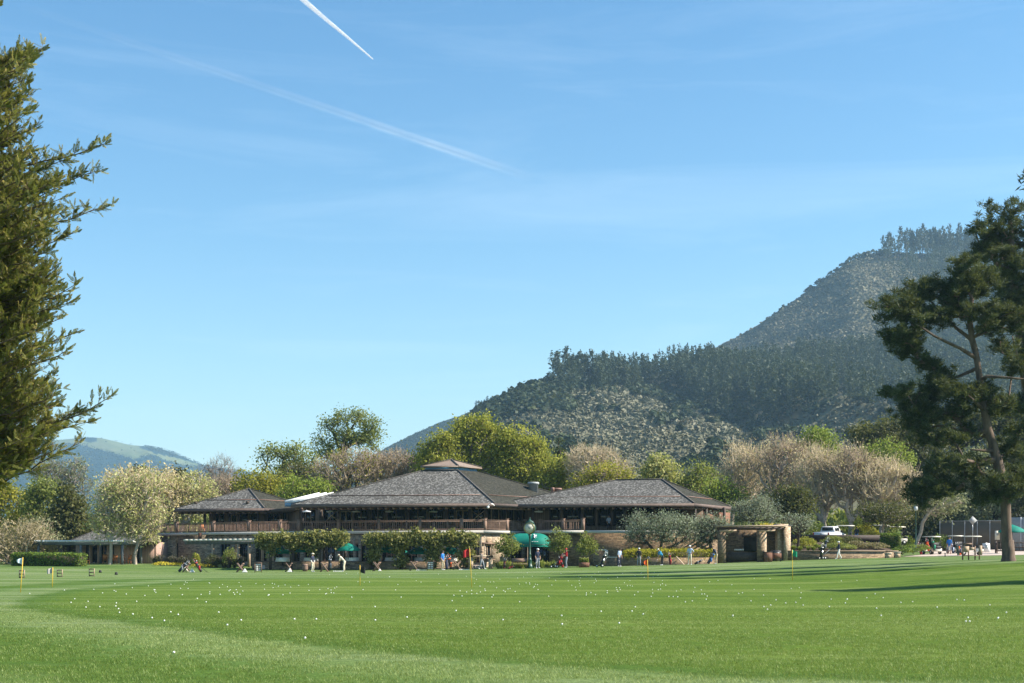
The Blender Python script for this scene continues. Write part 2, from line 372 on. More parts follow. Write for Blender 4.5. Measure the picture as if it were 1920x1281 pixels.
_t = np.stack([np.interp(_dd, _GD, r) for r in _GZ]); _T = np.stack([np.interp(_pp, _GP, _t[:, j]) for j in range(len(_dd))], 1)
def _blur(a, k, ax):
    ker = np.ones(k)/k; pad = [(0, 0), (0, 0)]; pad[ax] = (k//2, k//2); a = np.pad(a, pad, mode='edge')
    return np.apply_along_axis(lambda v: np.convolve(v, ker, 'valid'), ax, a)
_T = _blur(_blur(_T, 9, 1), 9, 1); _T = _blur(_blur(_T, 9, 0), 9, 0)
def G(x, y):
    x = np.asarray(x, float); y = np.asarray(y, float); D = np.clip(y, 0, 259.9)
    p = np.clip(CX+FPX*x/np.maximum(y, 6), -2599, 4199)
    a = (p+2600)/20.0; b = D*2.0; i = a.astype(int); j = b.astype(int); fa = a-i; fb = b-j
    z = (_T[i, j]*(1-fa)+_T[i+1, j]*fa)*(1-fb)+(_T[i, j+1]*(1-fa)+_T[i+1, j+1]*fa)*fb
    near = np.clip((150-y)/60, 0, 1)*np.clip((y-12)/20, 0, 1)
    return z+near*.10*(fbm(x/22+3, y/16, 2, 5)-.5)*np.clip((130-y)/50, .2, 1)
def PX(px, D):
    """standing point on the ground at photo column px, distance D"""
    x = (px-CX)/FPX*D; return np.array([x, D, float(G(x, D))])

# lawn: mown apron boundary, in plan
def _edge(pts):
    out = []
    for px, py in pts:
        D = FPX*EYE/(py-HY); out.append(((px-CX)/FPX*D, D))
    return out
APRON = _edge([(420, 1086), (300, 1096), (180, 1106), (110, 1118), (88, 1130), (110, 1143), (200, 1154), (300, 1164), (430, 1178), (560, 1193), (700, 1208), (850, 1222), (1000, 1234), (1250, 1248), (1500, 1262)])+[(12, 17), (40, 20), (60, 45), (60, 80), (30, 96), (0, 99), (-12, 98)]
def polydist(x, y, poly):
    d = np.full(x.shape, 1e9); n = len(poly)
    for i in range(n):
        ax, ay = poly[i]; bx, by = poly[(i+1) % n]; ex, ey = bx-ax, by-ay
        t = np.clip(((x-ax)*ex+(y-ay)*ey)/(ex*ex+ey*ey), 0, 1); d = np.minimum(d, np.hypot(x-ax-t*ex, y-ay-t*ey))
    return np.where(inpoly(x, y, poly), d, -d)
def spaced(lo, hi, step, far_lo, far_hi, grow=1.16):
    c = list(np.arange(lo, hi+step, step)); s = step
    while c[-1] < far_hi: s *= grow; c.append(min(c[-1]+s, far_hi))
    s = step
    while c[0] > far_lo: s *= grow; c.insert(0, max(c[0]-s, far_lo))
    return np.array(c)
gx = spaced(-62, 66, .7, -5400, 5400); gy = spaced(11, 165, .7, -240, 6900)
X, Y = np.meshgrid(gx, gy); Z = G(X, Y)
nx, ny = len(gx), len(gy)
idx = np.arange(nx*ny).reshape(ny, nx)
FQ = np.stack([idx[:-1, :-1], idx[:-1, 1:], idx[1:, 1:], idx[1:, :-1]], -1).reshape(-1, 4)
mb = MB(); mb.add(np.stack([X, Y, Z], -1).reshape(-1, 3), FQ)
t = newmat('mown_turf'); tc = t.node('ShaderNodeTexCoord'); P = tc.outputs['Object']
at = t.node('ShaderNodeAttribute', attribute_name='mow'); dd = at.outputs['Fac']
def tn(scale, stretch=(1, 1, 1), detail=4.0, rough=.6):
    mp = t.node('ShaderNodeMapping', {'Vector': P, 'Scale': stretch})
    return t.node('ShaderNodeTexNoise', {'Vector': mp.outputs[0], 'Scale': scale, 'Detail': detail, 'Roughness': rough}).outputs['Fac']
wob = t.math('MULTIPLY', t.math('SUBTRACT', tn(.35, (1, 1, 1), 3.0), .5), 1.7)
d2 = t.math('ADD', dd, wob)
# colours of the cut: fine apron, a silvery first cut lying away, dark first cut lying towards, long speckled turf
bands = t.ramp(t.math('MULTIPLY_ADD', d2, .05, .5), [
    (0, (.138, .196, .06)), (.10, (.13, .19, .055)), (.165, (.078, .136, .024)), (.25, (.082, .142, .026)), (.30, (.10, .165, .04)), (.345, (.136, .196, .06)), (.43, (.14, .198, .064)),
    (.462, (.074, .132, .024)), (.495, (.08, .14, .024)), (.51, (.09, .148, .023)), (.58, (.10, .158, .025)), (1, (.108, .166, .027))])
mow = t.node('ShaderNodeTexNoise', {'Vector': t.node('ShaderNodeMapping', {'Vector': P, 'Scale': (.012, .13, 1), 'Rotation': (0, 0, R(4))}).outputs[0], 'Scale': 1.6, 'Detail': 3.0, 'Roughness': .7}).outputs['Fac']
cross = t.ramp(mow, [(.34, (.58, .70, .62)), (.44, (1.0, 1, 1)), (.50, (.78, .84, .72)), (.58, (1.45, 1.24, 2.0)), (.66, (.95, .97, .95))])
yfac = t.node('ShaderNodeSeparateXYZ', {0: P}).outputs['Y']
far = t.node('ShaderNodeMapRange', {'Value': yfac, 1: 24.0, 2: 60.0, 3: .35, 4: 1.0}).outputs[0]
col = t.mix(far, bands, t.mix(1.0, bands, cross, 'MULTIPLY'))
patch = t.ramp(tn(.5, (.6, 1, 1), 6.0, .7), [(.3, (.78, .84, .78)), (.55, (1, 1, 1)), (.75, (1.22, 1.08, 1.0))])
col = t.mix(.8, col, patch, 'MULTIPLY')
fine = t.ramp(tn(9.0, (1, .5, 1), 6.0, .8), [(.3, (.5, .55, .5)), (.5, (.95, .95, .95)), (.72, (1.5, 1.42, 1.55))])
col = t.mix(.85, col, fine, 'MULTIPLY')
speck = t.ramp(tn(45.0, (1, .45, 1), 3.0, .8), [(.35, (.5, .55, .5)), (.55, (1, 1, 1)), (.72, (1.7, 1.6, 1.7))])
col = t.mix(.8, col, speck, 'MULTIPLY')
scrub = t.ramp(tn(.03, (1, 1, 1), 6.0), [(.35, (.035, .05, .02)), (.7, (.10, .10, .05))])
col = t.mix(t.node('ShaderNodeMapRange', {'Value': yfac, 1: 170.0, 2: 215.0}).outputs[0], col, scrub)
b = t.node('ShaderNodeBump', {'Height': t.math('ADD', tn(28.0, (1, .6, 1), 5.0, .8), tn(4.0, (1, .7, 1), 4.0)), 'Strength': .55, 'Distance': .04})
p = t.node('ShaderNodeBsdfPrincipled', {'Base Color': col, 'Roughness': .95, 'Specular IOR Level': .04, 'Normal': b.outputs[0]})
t.out(p.outputs[0]); MT['turf'] = t.m
lawn = mb.build('lawn', MT['turf'], smooth=True); tag(lawn, kind='structure', label='mown green lawn of the practice range', cat='lawn')
mv = polydist(X.ravel(), Y.ravel(), APRON); mv = np.clip(mv, -30, 30)
a = lawn.data.attributes.new('mow', 'FLOAT', 'POINT'); a.data.foreach_set('value', mv.astype(np.float32))

# blades of the nearest turf
def blades(n, y0, y1, hgt):
    y = y0+(y1-y0)*rng.beta(1.15, 2.6, n); x = (rng.random(n)-.5)*.80*y
    keep = (fbm(x*1.2, y*1.2, 3, 9) > .30) & (rng.random(n) < np.clip((66-y)/30, 0, 1)); x = x[keep]; y = y[keep]; n = len(x)
    z = G(x, y)-.004; az = rng.random(n)*2*PI; h = hgt*(.5+rng.random(n))*(1-.72*(y-y0)/(y1-y0)); ln = h*(.3+.9*rng.random(n))
    B = np.stack([x, y, z], 1); T = B+np.stack([ln*np.cos(az), ln*np.sin(az), h], 1)
    w = np.stack([-np.sin(az), np.cos(az), np.zeros(n)], 1)*(.0032+.0016*rng.random(n))[:, None]*(y/20)[:, None]
    inside = np.clip(polydist(x, y, APRON), -30, 30)
    return B, T, w, inside
mb = MB()
for n, y0, y1, hh in ((270000, 16.5, 66, .036),):
    B, T, w, ins = blades(n, y0, y1, hh)
    band = np.interp(ins, [-12, -8, -6.7, -5, -4, -3, -1.4, -.8, 0, .4, 3], [.7, .65, .34, .34, .48, .7, .7, .32, .34, .4, .42])
    tone = np.clip(band+.9*(fbm(B[:, 0]*7, B[:, 1]*3, 3, 91)-.5)+.28*rng.normal(size=len(B)), 0, 1)
    V = np.stack([B-w, B+w, T], 1).reshape(-1, 3); mb.add(V, np.arange(len(V)).reshape(-1, 3), 0, tone)
LF['blade'] = leafmat('grass_blades', (.065, .125, .018), (.37, .42, .18), .35, (.15, .215, .04))
o = mb.build('grass', LF['blade']); tag(o, 'short grass blades of the nearest turf', 'grass', kind='stuff')

# ---------------------------------------------------------------- hills
def hill(name, ridge, foot, mat, nxx, nt, rough, p=1.15, back=.35, seed=1, gully=0.0):
    r = np.array(ridge, float); px = np.linspace(r[0, 0], r[-1, 0], nxx)
    py = np.interp(px, r[:, 0], r[:, 1]); Dr = np.interp(px, r[:, 0], r[:, 2]) if r.shape[1] > 2 else None
    for k in range(2): py = np.convolve(np.pad(py, 4, mode='edge'), np.ones(9)/9, 'valid')
    zr = EYE+(HY-py)*Dr/FPX
    tt = np.concatenate([np.linspace(0, 1, nt), [-.04, -.1, -.2, -back]]); tt.sort()
    Pp, Tt = np.meshgrid(px, tt); D = Dr[None]+(foot-Dr)[None]*Tt
    x = (Pp-CX)/FPX*D; f = np.where(Tt >= 0, (1-np.clip(Tt, 0, 1))**p, 1-np.abs(Tt)**1.3*2.2)
    z = zr[None]*f
    env = np.sin(PI*np.clip(Tt, 0, 1))**.7*(Tt > 0)+.25*np.exp(-(Tt/.05)**2)
    z = z+rough*env*(fbm(x/(rough*5), D/(rough*6), 5, seed)-.5)*2
    if gully: z = z-gully*env*np.abs(fbm(x/(gully*7)+D/(gully*30), D/(gully*26), 3, seed+40)-.5)*3
    z = np.maximum(z, -.9)
    i = np.arange(x.size).reshape(x.shape); F = np.stack([i[:-1, :-1], i[1:, :-1], i[1:, 1:], i[:-1, 1:]], -1).reshape(-1, 4)
    mb = MB(); mb.add(np.stack([x, D, z], -1).reshape(-1, 3), F); o = mb.build(name, mat, smooth=True)
    tag(o, kind='structure')
    from math import floor
    def at(ppx, t_):
        """points on the surface for columns ppx and slope positions t_"""
        a = np.clip((np.asarray(ppx)-px[0])/(px[1]-px[0]), 0, nxx-1.001); b = np.interp(t_, tt, np.arange(len(tt))); b = np.clip(b, 0, len(tt)-1.001)
        ia = a.astype(int); ib = b.astype(int); fa = a-ia; fb = b-ib
        def s(A): return (A[ib, ia]*(1-fa)+A[ib, ia+1]*fa)*(1-fb)+(A[ib+1, ia]*(1-fa)+A[ib+1, ia+1]*fa)*fb
        q = np.stack([s(x), s(D), s(z)], -1)
        return q
    return o, at
def proj(P): return CX+FPX*P[..., 0]/P[..., 1], HY-FPX*(P[..., 2]-EYE)/P[..., 1]
def slopemat(name, cols, scale, attr=False):
    t = newmat(name); tc = t.node('ShaderNodeTexCoord')
    n1 = t.node('ShaderNodeTexNoise', {'Vector': tc.outputs['Object'], 'Scale': scale, 'Detail': 8.0, 'Roughness': .7}).outputs['Fac']
    n2 = t.node('ShaderNodeTexNoise', {'Vector': tc.outputs['Object'], 'Scale': scale*12, 'Detail': 5.0, 'Roughness': .75}).outputs['Fac']
    f = t.math('ADD', t.math('MULTIPLY', n1, .6), t.math('MULTIPLY', n2, .4))
    col = t.ramp(f, [(.3+.4*i/(len(cols)-1), c) for i, c in enumerate(cols)])
    if attr:
        a = t.node('ShaderNodeAttribute', attribute_name='wood').outputs['Fac']
        a = t.math('ADD', a, t.math('MULTIPLY', t.math('SUBTRACT', n2, .5), .9))
        col = t.mix(t.ramp(a, [(.42, (0, 0, 0)), (.56, (1, 1, 1))]), col, (.018, .036, .034))
    b = t.node('ShaderNodeBump', {'Height': n2, 'Strength': .9, 'Distance': .6/scale*.02})
    p = t.node('ShaderNodeBsdfPrincipled', {'Base Color': col, 'Roughness': .95, 'Specular IOR Level': .05, 'Normal': b.outputs[0]}); t.out(p.outputs[0]); return t.m
mscrub = slopemat('chaparral_slope', [(.05, .055, .028), (.12, .115, .07), (.2, .175, .115)], .012)
RA = [(640, 1000, 1000), (720, 920, 1000), (800, 850, 1000), (880, 779, 1000), (915, 760, 1000), (950, 742, 1000), (985, 722, 1000), (1010, 716, 1000), (1050, 712, 1010), (1100, 712, 1030), (1160, 712, 1050), (1220, 706, 1080), (1300, 698, 1120), (1380, 700, 1150), (1480, 690, 1180), (1560, 684, 1200), (1700, 670, 1220), (2000, 660, 1250), (2500, 650, 1250)]
shoulder, atA = hill('hill', RA, 330, mscrub, 420, 150, 15, 1.05, seed=3, gully=16)
RB = [(1180, 745, 1750), (1250, 700, 1750), (1310, 664, 1750), (1350, 643, 1740), (1400, 618, 1720), (1450, 585, 1700), (1510, 548, 1700), (1560, 515, 1690), (1588, 493, 1690), (1600, 481, 1690), (1640, 472, 1700), (1700, 473, 1710), (1760, 472, 1720), (1840, 470, 1740), (1950, 470, 1760), (2200, 500, 1800), (2600, 560, 1800)]
peak, atB = hill('mountain', RB, 950, mscrub, 420, 150, 14, 1.0, seed=8, gully=14)
RC = [(300, 1030, 2700), (380, 960, 2700), (560, 915, 2700), (660, 878, 2700), (720, 849, 2700), (780, 818, 2700), (840, 791, 2700), (905, 765, 2700), (960, 742, 2700), (1100, 700, 2700), (1400, 690, 2700)]
ridge3, atC = hill('mountain', RC, 1500, slopemat('far_slope', [(.035, .05, .03), (.08, .085, .05), (.14, .13, .09)], .006), 200, 80, 30, 1.0, seed=12, gully=22)
RL = [(-900, 900, 5300), (-300, 862, 5300), (-100, 850, 5300), (0, 842, 5300), (90, 826, 5300), (150, 819, 5300), (190, 819, 5300), (230, 830, 5300), (258, 834, 5300), (285, 832, 5300), (310, 838, 5300), (340, 850, 5300), (372, 866, 5300), (420, 880, 5300), (470, 890, 5300), (600, 908, 5300), (800, 935, 5300), (1100, 960, 5300)]
farhill, atL = hill('hill', RL, 2200, slopemat('grassy_far_slope', [(.075, .105, .05), (.11, .135, .065), (.16, .165, .09)], .003, True), 420, 130, 40, 1.1, seed=21, gully=45)
v = np.empty(len(farhill.data.vertices)*3, np.float32); farhill.data.vertices.foreach_get('co', v); v = v.reshape(-1, 3).astype(float)
qx, qy = proj(v); n = fbm(qx/28, qy/9, 4, 33)
grassy = inpoly(qx, qy, [(150, 815), (180, 815), (235, 828), (262, 834), (290, 850), (330, 858), (372, 870), (372, 876), (318, 866), (285, 852), (252, 861), (215, 850), (150, 834), (60, 832), (60, 822)])
wood = np.where(grassy, .05+.3*n, .72+.5*(n-.5))
wood = np.where(inpoly(qx, qy, [(150, 812), (180, 816), (181, 828), (165, 830), (140, 822)]), .9, wood)
wood = np.where(inpoly(qx, qy, [(262, 840), (275, 826), (300, 830), (345, 850), (375, 868), (300, 852)]), .9, wood)
a = farhill.data.attributes.new('wood', 'FLOAT', 'POINT'); a.data.foreach_set('value', wood.astype(np.float32))

# scrub on the slopes: one mass per hill
_ico = bmesh.new(); bmesh.ops.create_icosphere(_ico, subdivisions=1, radius=1.0)
ICV = np.array([v.co for v in _ico.verts]); ICF = np.array([[v.index for v in f.verts] for f in _ico.faces])
def bushes(mb, P, rad, flat=.75, tone=None, m=0, cards=9):
    n = len(P); tn_ = rng.random(n) if tone is None else tone; k = cards
    d = rdir(n*k); d[:, 2] = np.abs(d[:, 2]); rr = np.repeat(rad, k)
    C = np.repeat(P, k, 0)+d*(rr*.62)[:, None]*np.array([1, 1, flat*1.15])
    nn = d+rng.normal(size=d.shape)*.32; nn /= np.linalg.norm(nn, axis=1)[:, None]; a = np.cross(nn, rdir(n*k)); a /= np.linalg.norm(a, axis=1)[:, None]+1e-9; b = np.cross(nn, a)
    s = (np.minimum(rr, 2.4)*(.4+.5*rng.random(n*k)))[:, None]
    quads(mb, C, a*s, b*s*.8, m, np.clip(np.repeat(tn_, k)+.10*rng.normal(size=n*k), 0, 1), True); return
    k = len(ICV)
    V = ICV[None]*(rad[:, None, None]*np.array([1, 1, flat])[None, None])*(.62+.75*rng.random((n, k, 1)))+P[:, None]
    F = (np.arange(n)*k)[:, None, None]+ICF[None]
    tn_ = rng.random(n) if tone is None else tone
    mb.add(V.reshape(-1, 3), F.reshape(-1, 3), m, np.repeat(tn_, len(ICF)))
mchap = leafmat('chaparral_scrub', (.058, .066, .034), (.215, .195, .125), .04, (.145, .14, .085))
mwoodl = leafmat('hill_oaks', (.016, .028, .011), (.07, .085, .032), .1, (.034, .05, .02))
FORA = [(1035, 716), (1100, 668), (1240, 660), (1330, 672), (1420, 655), (1500, 640), (1560, 640), (1700, 600), (2000, 600), (2000, 775), (1700, 765), (1620, 740), (1560, 750), (1500, 785), (1430, 800), (1380, 765), (1330, 770), (1290, 742), (1240, 722), (1150, 722), (1060, 718)]
mb = MB(); n = 80000
ppx = 780+rng.random(n)*1400; tt_ = rng.random(n)**1.2
P = atA(ppx, tt_); qx, qy = proj(P); ok = ~inpoly(qx, qy, FORA) & (qy < 935); P = P[ok]; qx = qx[ok]; qy = qy[ok]
cl = fbm(P[:, 0]/60, P[:, 1]/90, 4, 50); r_ = (.7+1.9*rng.random(len(P))**2.5)*np.clip(P[:, 1]/800, .6, 1.3)
tone = np.clip((cl-.5)*1.7+.36+.13*rng.normal(size=len(P)), 0, 1)
bushes(mb, P+np.array([0, 0, .2]), r_, .8, tone)
tree = (cl < .47) & (rng.random(len(P)) < .22)
bushes(mb, P[tree]+np.array([0, 0, 1.5]), r_[tree]*1.2+1.2+1.8*rng.random(tree.sum())**2, 1.1, np.clip(.3+.3*rng.normal(size=tree.sum()), 0, 1), 1)
k = 1500; P = atA(800+rng.random(k)*1500, rng.random(k)**.9*.8); qx, qy = proj(P); g = fbm(P[:, 0]/45, P[:, 1]/110, 3, 52); ok = (g < .44) & ~inpoly(qx, qy, FORA); P = P[ok]
bushes(mb, P+np.array([0, 0, 1.5]), 2.5+4.5*rng.random(len(P))**2, 1.25, np.clip(.25+.25*rng.normal(size=len(P)), 0, 1), 1, 34)
o = mb.build('scrub', [mchap, mwoodl]); tag(o, 'grey green scrub covering the nearer shoulder of the mountain', 'scrub', kind='stuff')
mb = MB(); n = 74000
ppx = 1230+rng.random(n)*1150; tt_ = rng.random(n)*.75
P = atB(ppx, tt_); cl = fbm(P[:, 0]/110, P[:, 1]/160, 4, 60); r_ = .8+1.7*rng.random(n)**2.2
bushes(mb, P+np.array([0, 0, .2]), r_, .8, np.clip((cl-.5)*2.2+.5+.2*rng.normal(size=n), 0, 1))
qx, qy = proj(P); tree = ((cl < .40) | ((qx > 1650) & (qy > 500) & (cl < .55))) & (rng.random(n) < .35)
bushes(mb, P[tree]+np.array([0, 0, 2.]), r_[tree]*1.8+1.5, 1.1, np.clip(.3+.3*rng.normal(size=tree.sum()), 0, 1), 1)
# oaks along the skyline of the steep ridge
for x0, x1, k, rr in ((1508, 1560, 26, 4.5), (1590, 1660, 40, 5.5), (1460, 1500, 6, 2.5), (1560, 1590, 10, 3)):
    q = atB(x0+rng.random(k)*(x1-x0), rng.random(k)*.02-.005); bushes(mb, q+np.array([0, 0, 2.]), rr*(.6+.7*rng.random(k)), 1.0, rng.random(k)*.6, 1)
o = mb.build('scrub', [mchap, mwoodl]); tag(o, 'brownish scrub covering the steep upper mountain slope', 'scrub', kind='stuff')
mb = MB(); n = 5000
P = atC(600+rng.random(n)*420, rng.random(n)**2*.5-.004); bushes(mb, P+np.array([0, 0, 1.]), 2.5+4*rng.random(n), .9, rng.random(n)*.6, 0)
o = mb.build('woodland', [mwoodl]); tag(o, 'dark woodland on the far ridge', 'woodland', kind='stuff')
mb = MB(); n = 9000
P = atL(-40+rng.random(n)*640, rng.random(n)**1.5*.75-.003); qx, qy = proj(P)
g2 = inpoly(qx, qy, [(150, 815), (180, 815), (235, 828), (262, 834), (290, 850), (330, 858), (372, 870), (372, 876), (318, 866), (285, 852), (252, 861), (215, 850), (150, 834), (60, 832), (60, 822)])
ok = ~g2 | (rng.random(n) < .02); P = P[ok]; bushes(mb, P+np.array([0, 0, 2.]), 4+7*rng.random(len(P)), .8, rng.random(len(P))*.5, 0)
o = mb.build('woodland', [mwoodl]); tag(o, 'blue hazed woodland on the distant left hills', 'woodland', kind='stuff')

# pines on the hills
def pine_crown(h, w, n, leaf, seed, low=.3, clumps=14, pw=.6):
    """a scruffy pine: clumps of needles up the stem; n needle cards"""
    r = np.random.default_rng(seed); C = []
    for k in range(clumps):
        f = low+(1-low)*(k+.5)/clumps; rad = w*.5*(1.12-f)**pw*(.55+.8*r.random()); a = r.random()*2*PI
        c = np.array([math.cos(a)*rad*.6, math.sin(a)*rad*.6, h*f]); m_ = n//clumps
        C.append(c+r.normal(size=(m_, 3))*np.array([rad*.38, rad*.38, h*.035]))
    return np.concatenate(C)
def hillpine_meshes(k):
    out = []
    for i in range(k):
        h = 1.0; C = pine_crown(18, 8.5+2*random.random(), 380, .5, 100+i, .25+.25*random.random(), 11+i)
        mb = MB(); leafcloud(mb, C, 1.35, .55, up=.0); cr = mb.build('crown', LF['hillpine'])
        mb = MB(); tube(mb, [(0, 0, -1.5), (.15, 0, 9), (.0, .1, 17)], [.32, .22, .06], 5); tr = mb.build('trunk', MT['bark'])
        out.append((cr, tr))
    return out
HP = hillpine_meshes(6)
first = [True]*6
def hillpine(loc, s, lab, grp, wd=1.0):
    i = random.randrange(6); root = thing('pine_tree', lab, 'pine tree', loc, random.random()*6.28, grp); s1 = s*(.85+.3*random.random()); root.scale = (s1*wd*(.8+.3*random.random()), s1*wd*(.8+.3*random.random()), s1)
    for part in HP[i]:
        if first[i]: part.parent = root
        else:
            c = part.copy(); COL.objects.link(c); c.parent = root
    first[i] = False
lab = 'dark pine tree standing along the crest of the nearer wooded shoulder hill'
xs = list(np.linspace(1045, 1335, 58)+rng.normal(size=58)*3)
for x in xs:
    q = atA([x], [.015+.05*random.random()])[0]
    hillpine(q, (.55+.75*random.random()**1.3)*(.75 if x > 1290 else 1)*(1.05 if x < 1140 else .95), lab, 'pines on the shoulder crest')
lab = 'dark pine tree standing on the mountain summit ridge'
for x in list(np.linspace(1697, 1815, 44)+rng.normal(size=44)*2.5)+[1657, 1663, 1671, 1677, 1684, 1690, 1668]+list(rng.uniform(1815, 1910, 14)):
    q = atB([x], [.0+.06*random.random()])[0]; hillpine(q, 1.55+.4*random.random(), lab, 'pines on the mountain summit', .66)
lab = 'tiny pine tree on the skyline of the far blue ridge'
for x in (898, 903, 908, 914, 893): hillpine(atC([x], [.0])[0], .95, lab, 'pines on the far ridge')
# the forest below, one mass
mb = MB(); n = 0; cand = 9000
ppx = 1030+rng.random(cand)*970; P = atA(ppx, rng.random(cand)*.55-.01); qx, qy = proj(P); jx = 46*(fbm(qx/25, qy/25, 3, 5)-.5)*2; jy = 34*(fbm(qx/22+9, qy/22, 3, 6)-.5)*2; ok = inpoly(qx+jx+rng.normal(size=cand)*8, qy+jy+rng.normal(size=cand)*7, FORA) & (qy > 652) & ((qx > 1330) | (qy > 700)); P = P[ok][:3600]
base = pine_crown(19, 7.0, 99, .5, 900, .15, 11, 1.0); k = len(base)
C = (base[None]*(.65+.6*rng.random((len(P), 1, 1)))+P[:, None]).reshape(-1, 3); C = C+rng.normal(size=C.shape)*.5
leafcloud(mb, C, 1.75, .5, tone=np.clip(np.repeat(rng.random(len(P)), k)*.6+.4*rng.random(len(C)), 0, 1), up=.5)
# pine woods climbing the side of the upper mountain
cand = 1500; P = atB(1640+rng.random(cand)*330, rng.random(cand)*.6); qx, qy = proj(P); ok = (fbm(qx/30, qy/40, 3, 77) > .45) & (qx-1640 > (qy-470)*-.1+rng.random(cand)*150); P = P[ok]
C = (base[None]*(.8+.7*rng.random((len(P), 1, 1)))+P[:, None]).reshape(-1, 3); C = C+rng.normal(size=C.shape)*.5
leafcloud(mb, C, 1.75, .5, up=.5)
o = mb.build('forest', LF['hillpine']); tag(o, 'dense dark pine forest on the mountain flank', 'forest', kind='stuff')
hillpine(atA([1366], [.33])[0], 1.0, 'single pale pointed conifer among the scrub below the pine forest', None)
# ---------------------------------------------------------------- trees
def skeleton(nodes, tips, bf=.35):
    """join tips to a trunk by short, straight-running paths; nodes: trunk points from the foot up"""
    nodes = [np.asarray(p, float) for p in nodes]; par = [-1]+list(range(len(nodes)-1)); pl = [0.0]
    for i in range(1, len(nodes)): pl.append(pl[-1]+np.linalg.norm(nodes[i]-nodes[i-1]))
    tips = np.asarray(tips, float); n = len(tips); best = np.full(n, 1e9); bi = np.zeros(n, int); done = np.zeros(n, bool)
    def relax(k):
        d = np.linalg.norm(tips-nodes[k], axis=1)*(1+.9*np.clip((nodes[k][2]-tips[:, 2])/(np.linalg.norm(tips-nodes[k], axis=1)+1e-6), 0, 1))+bf*pl[k]
        b = d < best; best[b] = d[b]; bi[b] = k
    for k in range(max(1, int(len(nodes)*.35)), len(nodes)): relax(k)
    for _ in range(n):
        c = np.where(done, 1e9, best); j = int(np.argmin(c)); k = bi[j]; done[j] = True
        nodes.append(tips[j]); par.append(k); pl.append(pl[k]+np.linalg.norm(tips[j]-nodes[k])); relax(len(nodes)-1)
    return np.array(nodes), np.array(par)
def limbs(mb, N, P, ntr, rtip, rbase, expo=.5, n=5, m=0, m2=None):
    cnt = np.ones(len(N))
    for i in range(len(N)-1, 0, -1): cnt[P[i]] += cnt[i]
    r = np.minimum(rtip*cnt**expo, rbase)
    r[:ntr] = np.maximum(r[:ntr], rbase*(1-.55*np.arange(ntr)/max(ntr-1, 1))); r[0] = rbase*1.25
    i = np.arange(1, len(N)); big = r[i] > rbase*.3
    ra = np.where(P[i] < ntr, np.minimum(r[P[i]], r[i]*1.35), np.minimum(r[P[i]], r[i]*1.5)); ra = np.where(i < ntr, r[P[i]], ra)
    for sel, k in ((big, 7 if n > 4 else 5), (~big, 3)):
        if sel.any(): frusta(mb, N[P[i]][sel], N[i][sel], ra[sel], r[i][sel], k, m if (m2 is None or k != 3) else m2)
    return r
def lobes_to_tips(lobes, D, n, depth=.85, shell=.55, D0=None):
    """lobes: photo-space ellipses (px, py, rx, ry[, dD]); n points spread through their volumes"""
    L = np.array([l[:4] for l in lobes], float); w = L[:, 2]**1.5*L[:, 3]**.8; k = rng.choice(len(L), n, p=w/w.sum())
    d = rdir(n); rr = (shell+(1-shell)*rng.random(n))**.9; rr = np.where(rng.random(n) < .3, rng.random(n)**.5, rr)
    s = D/FPX; c = np.array([W(l[0], l[1], D+(l[4] if len(l) > 4 else 0)) for l in lobes])
    off = d*rr[:, None]; off[:, 0] *= L[k, 2]*s; off[:, 1] *= L[k, 2]*s*depth; off[:, 2] *= L[k, 3]*s
    return c[k]+off
def autolobes(px, y0, y1, w, n, seed, low=.0):
    r = np.random.default_rng(seed); out = [(px, (y0+y1)/2+.06*(y1-y0), w*.36, (y1-y0)*.38)]; cy = (y0+y1)/2
    for i in range(n):
        a = PI*(.02+.96*(i+.5)/n)+r.normal()*.12 if i < n*.75 else -PI*r.random()*.9
        f = .62+.1*r.normal(); rx = w*(.17+.07*r.random()); ry = min(rx*.95, (y1-y0)*.28)
        x = px-math.cos(a)*(w/2-rx)*(.96 if i < n*.75 else .75); y = cy-math.sin(a)*((y1-y0)/2-ry)*(1 if math.sin(a) > 0 else .75)
        out.append((x, y, rx, ry))
    return out
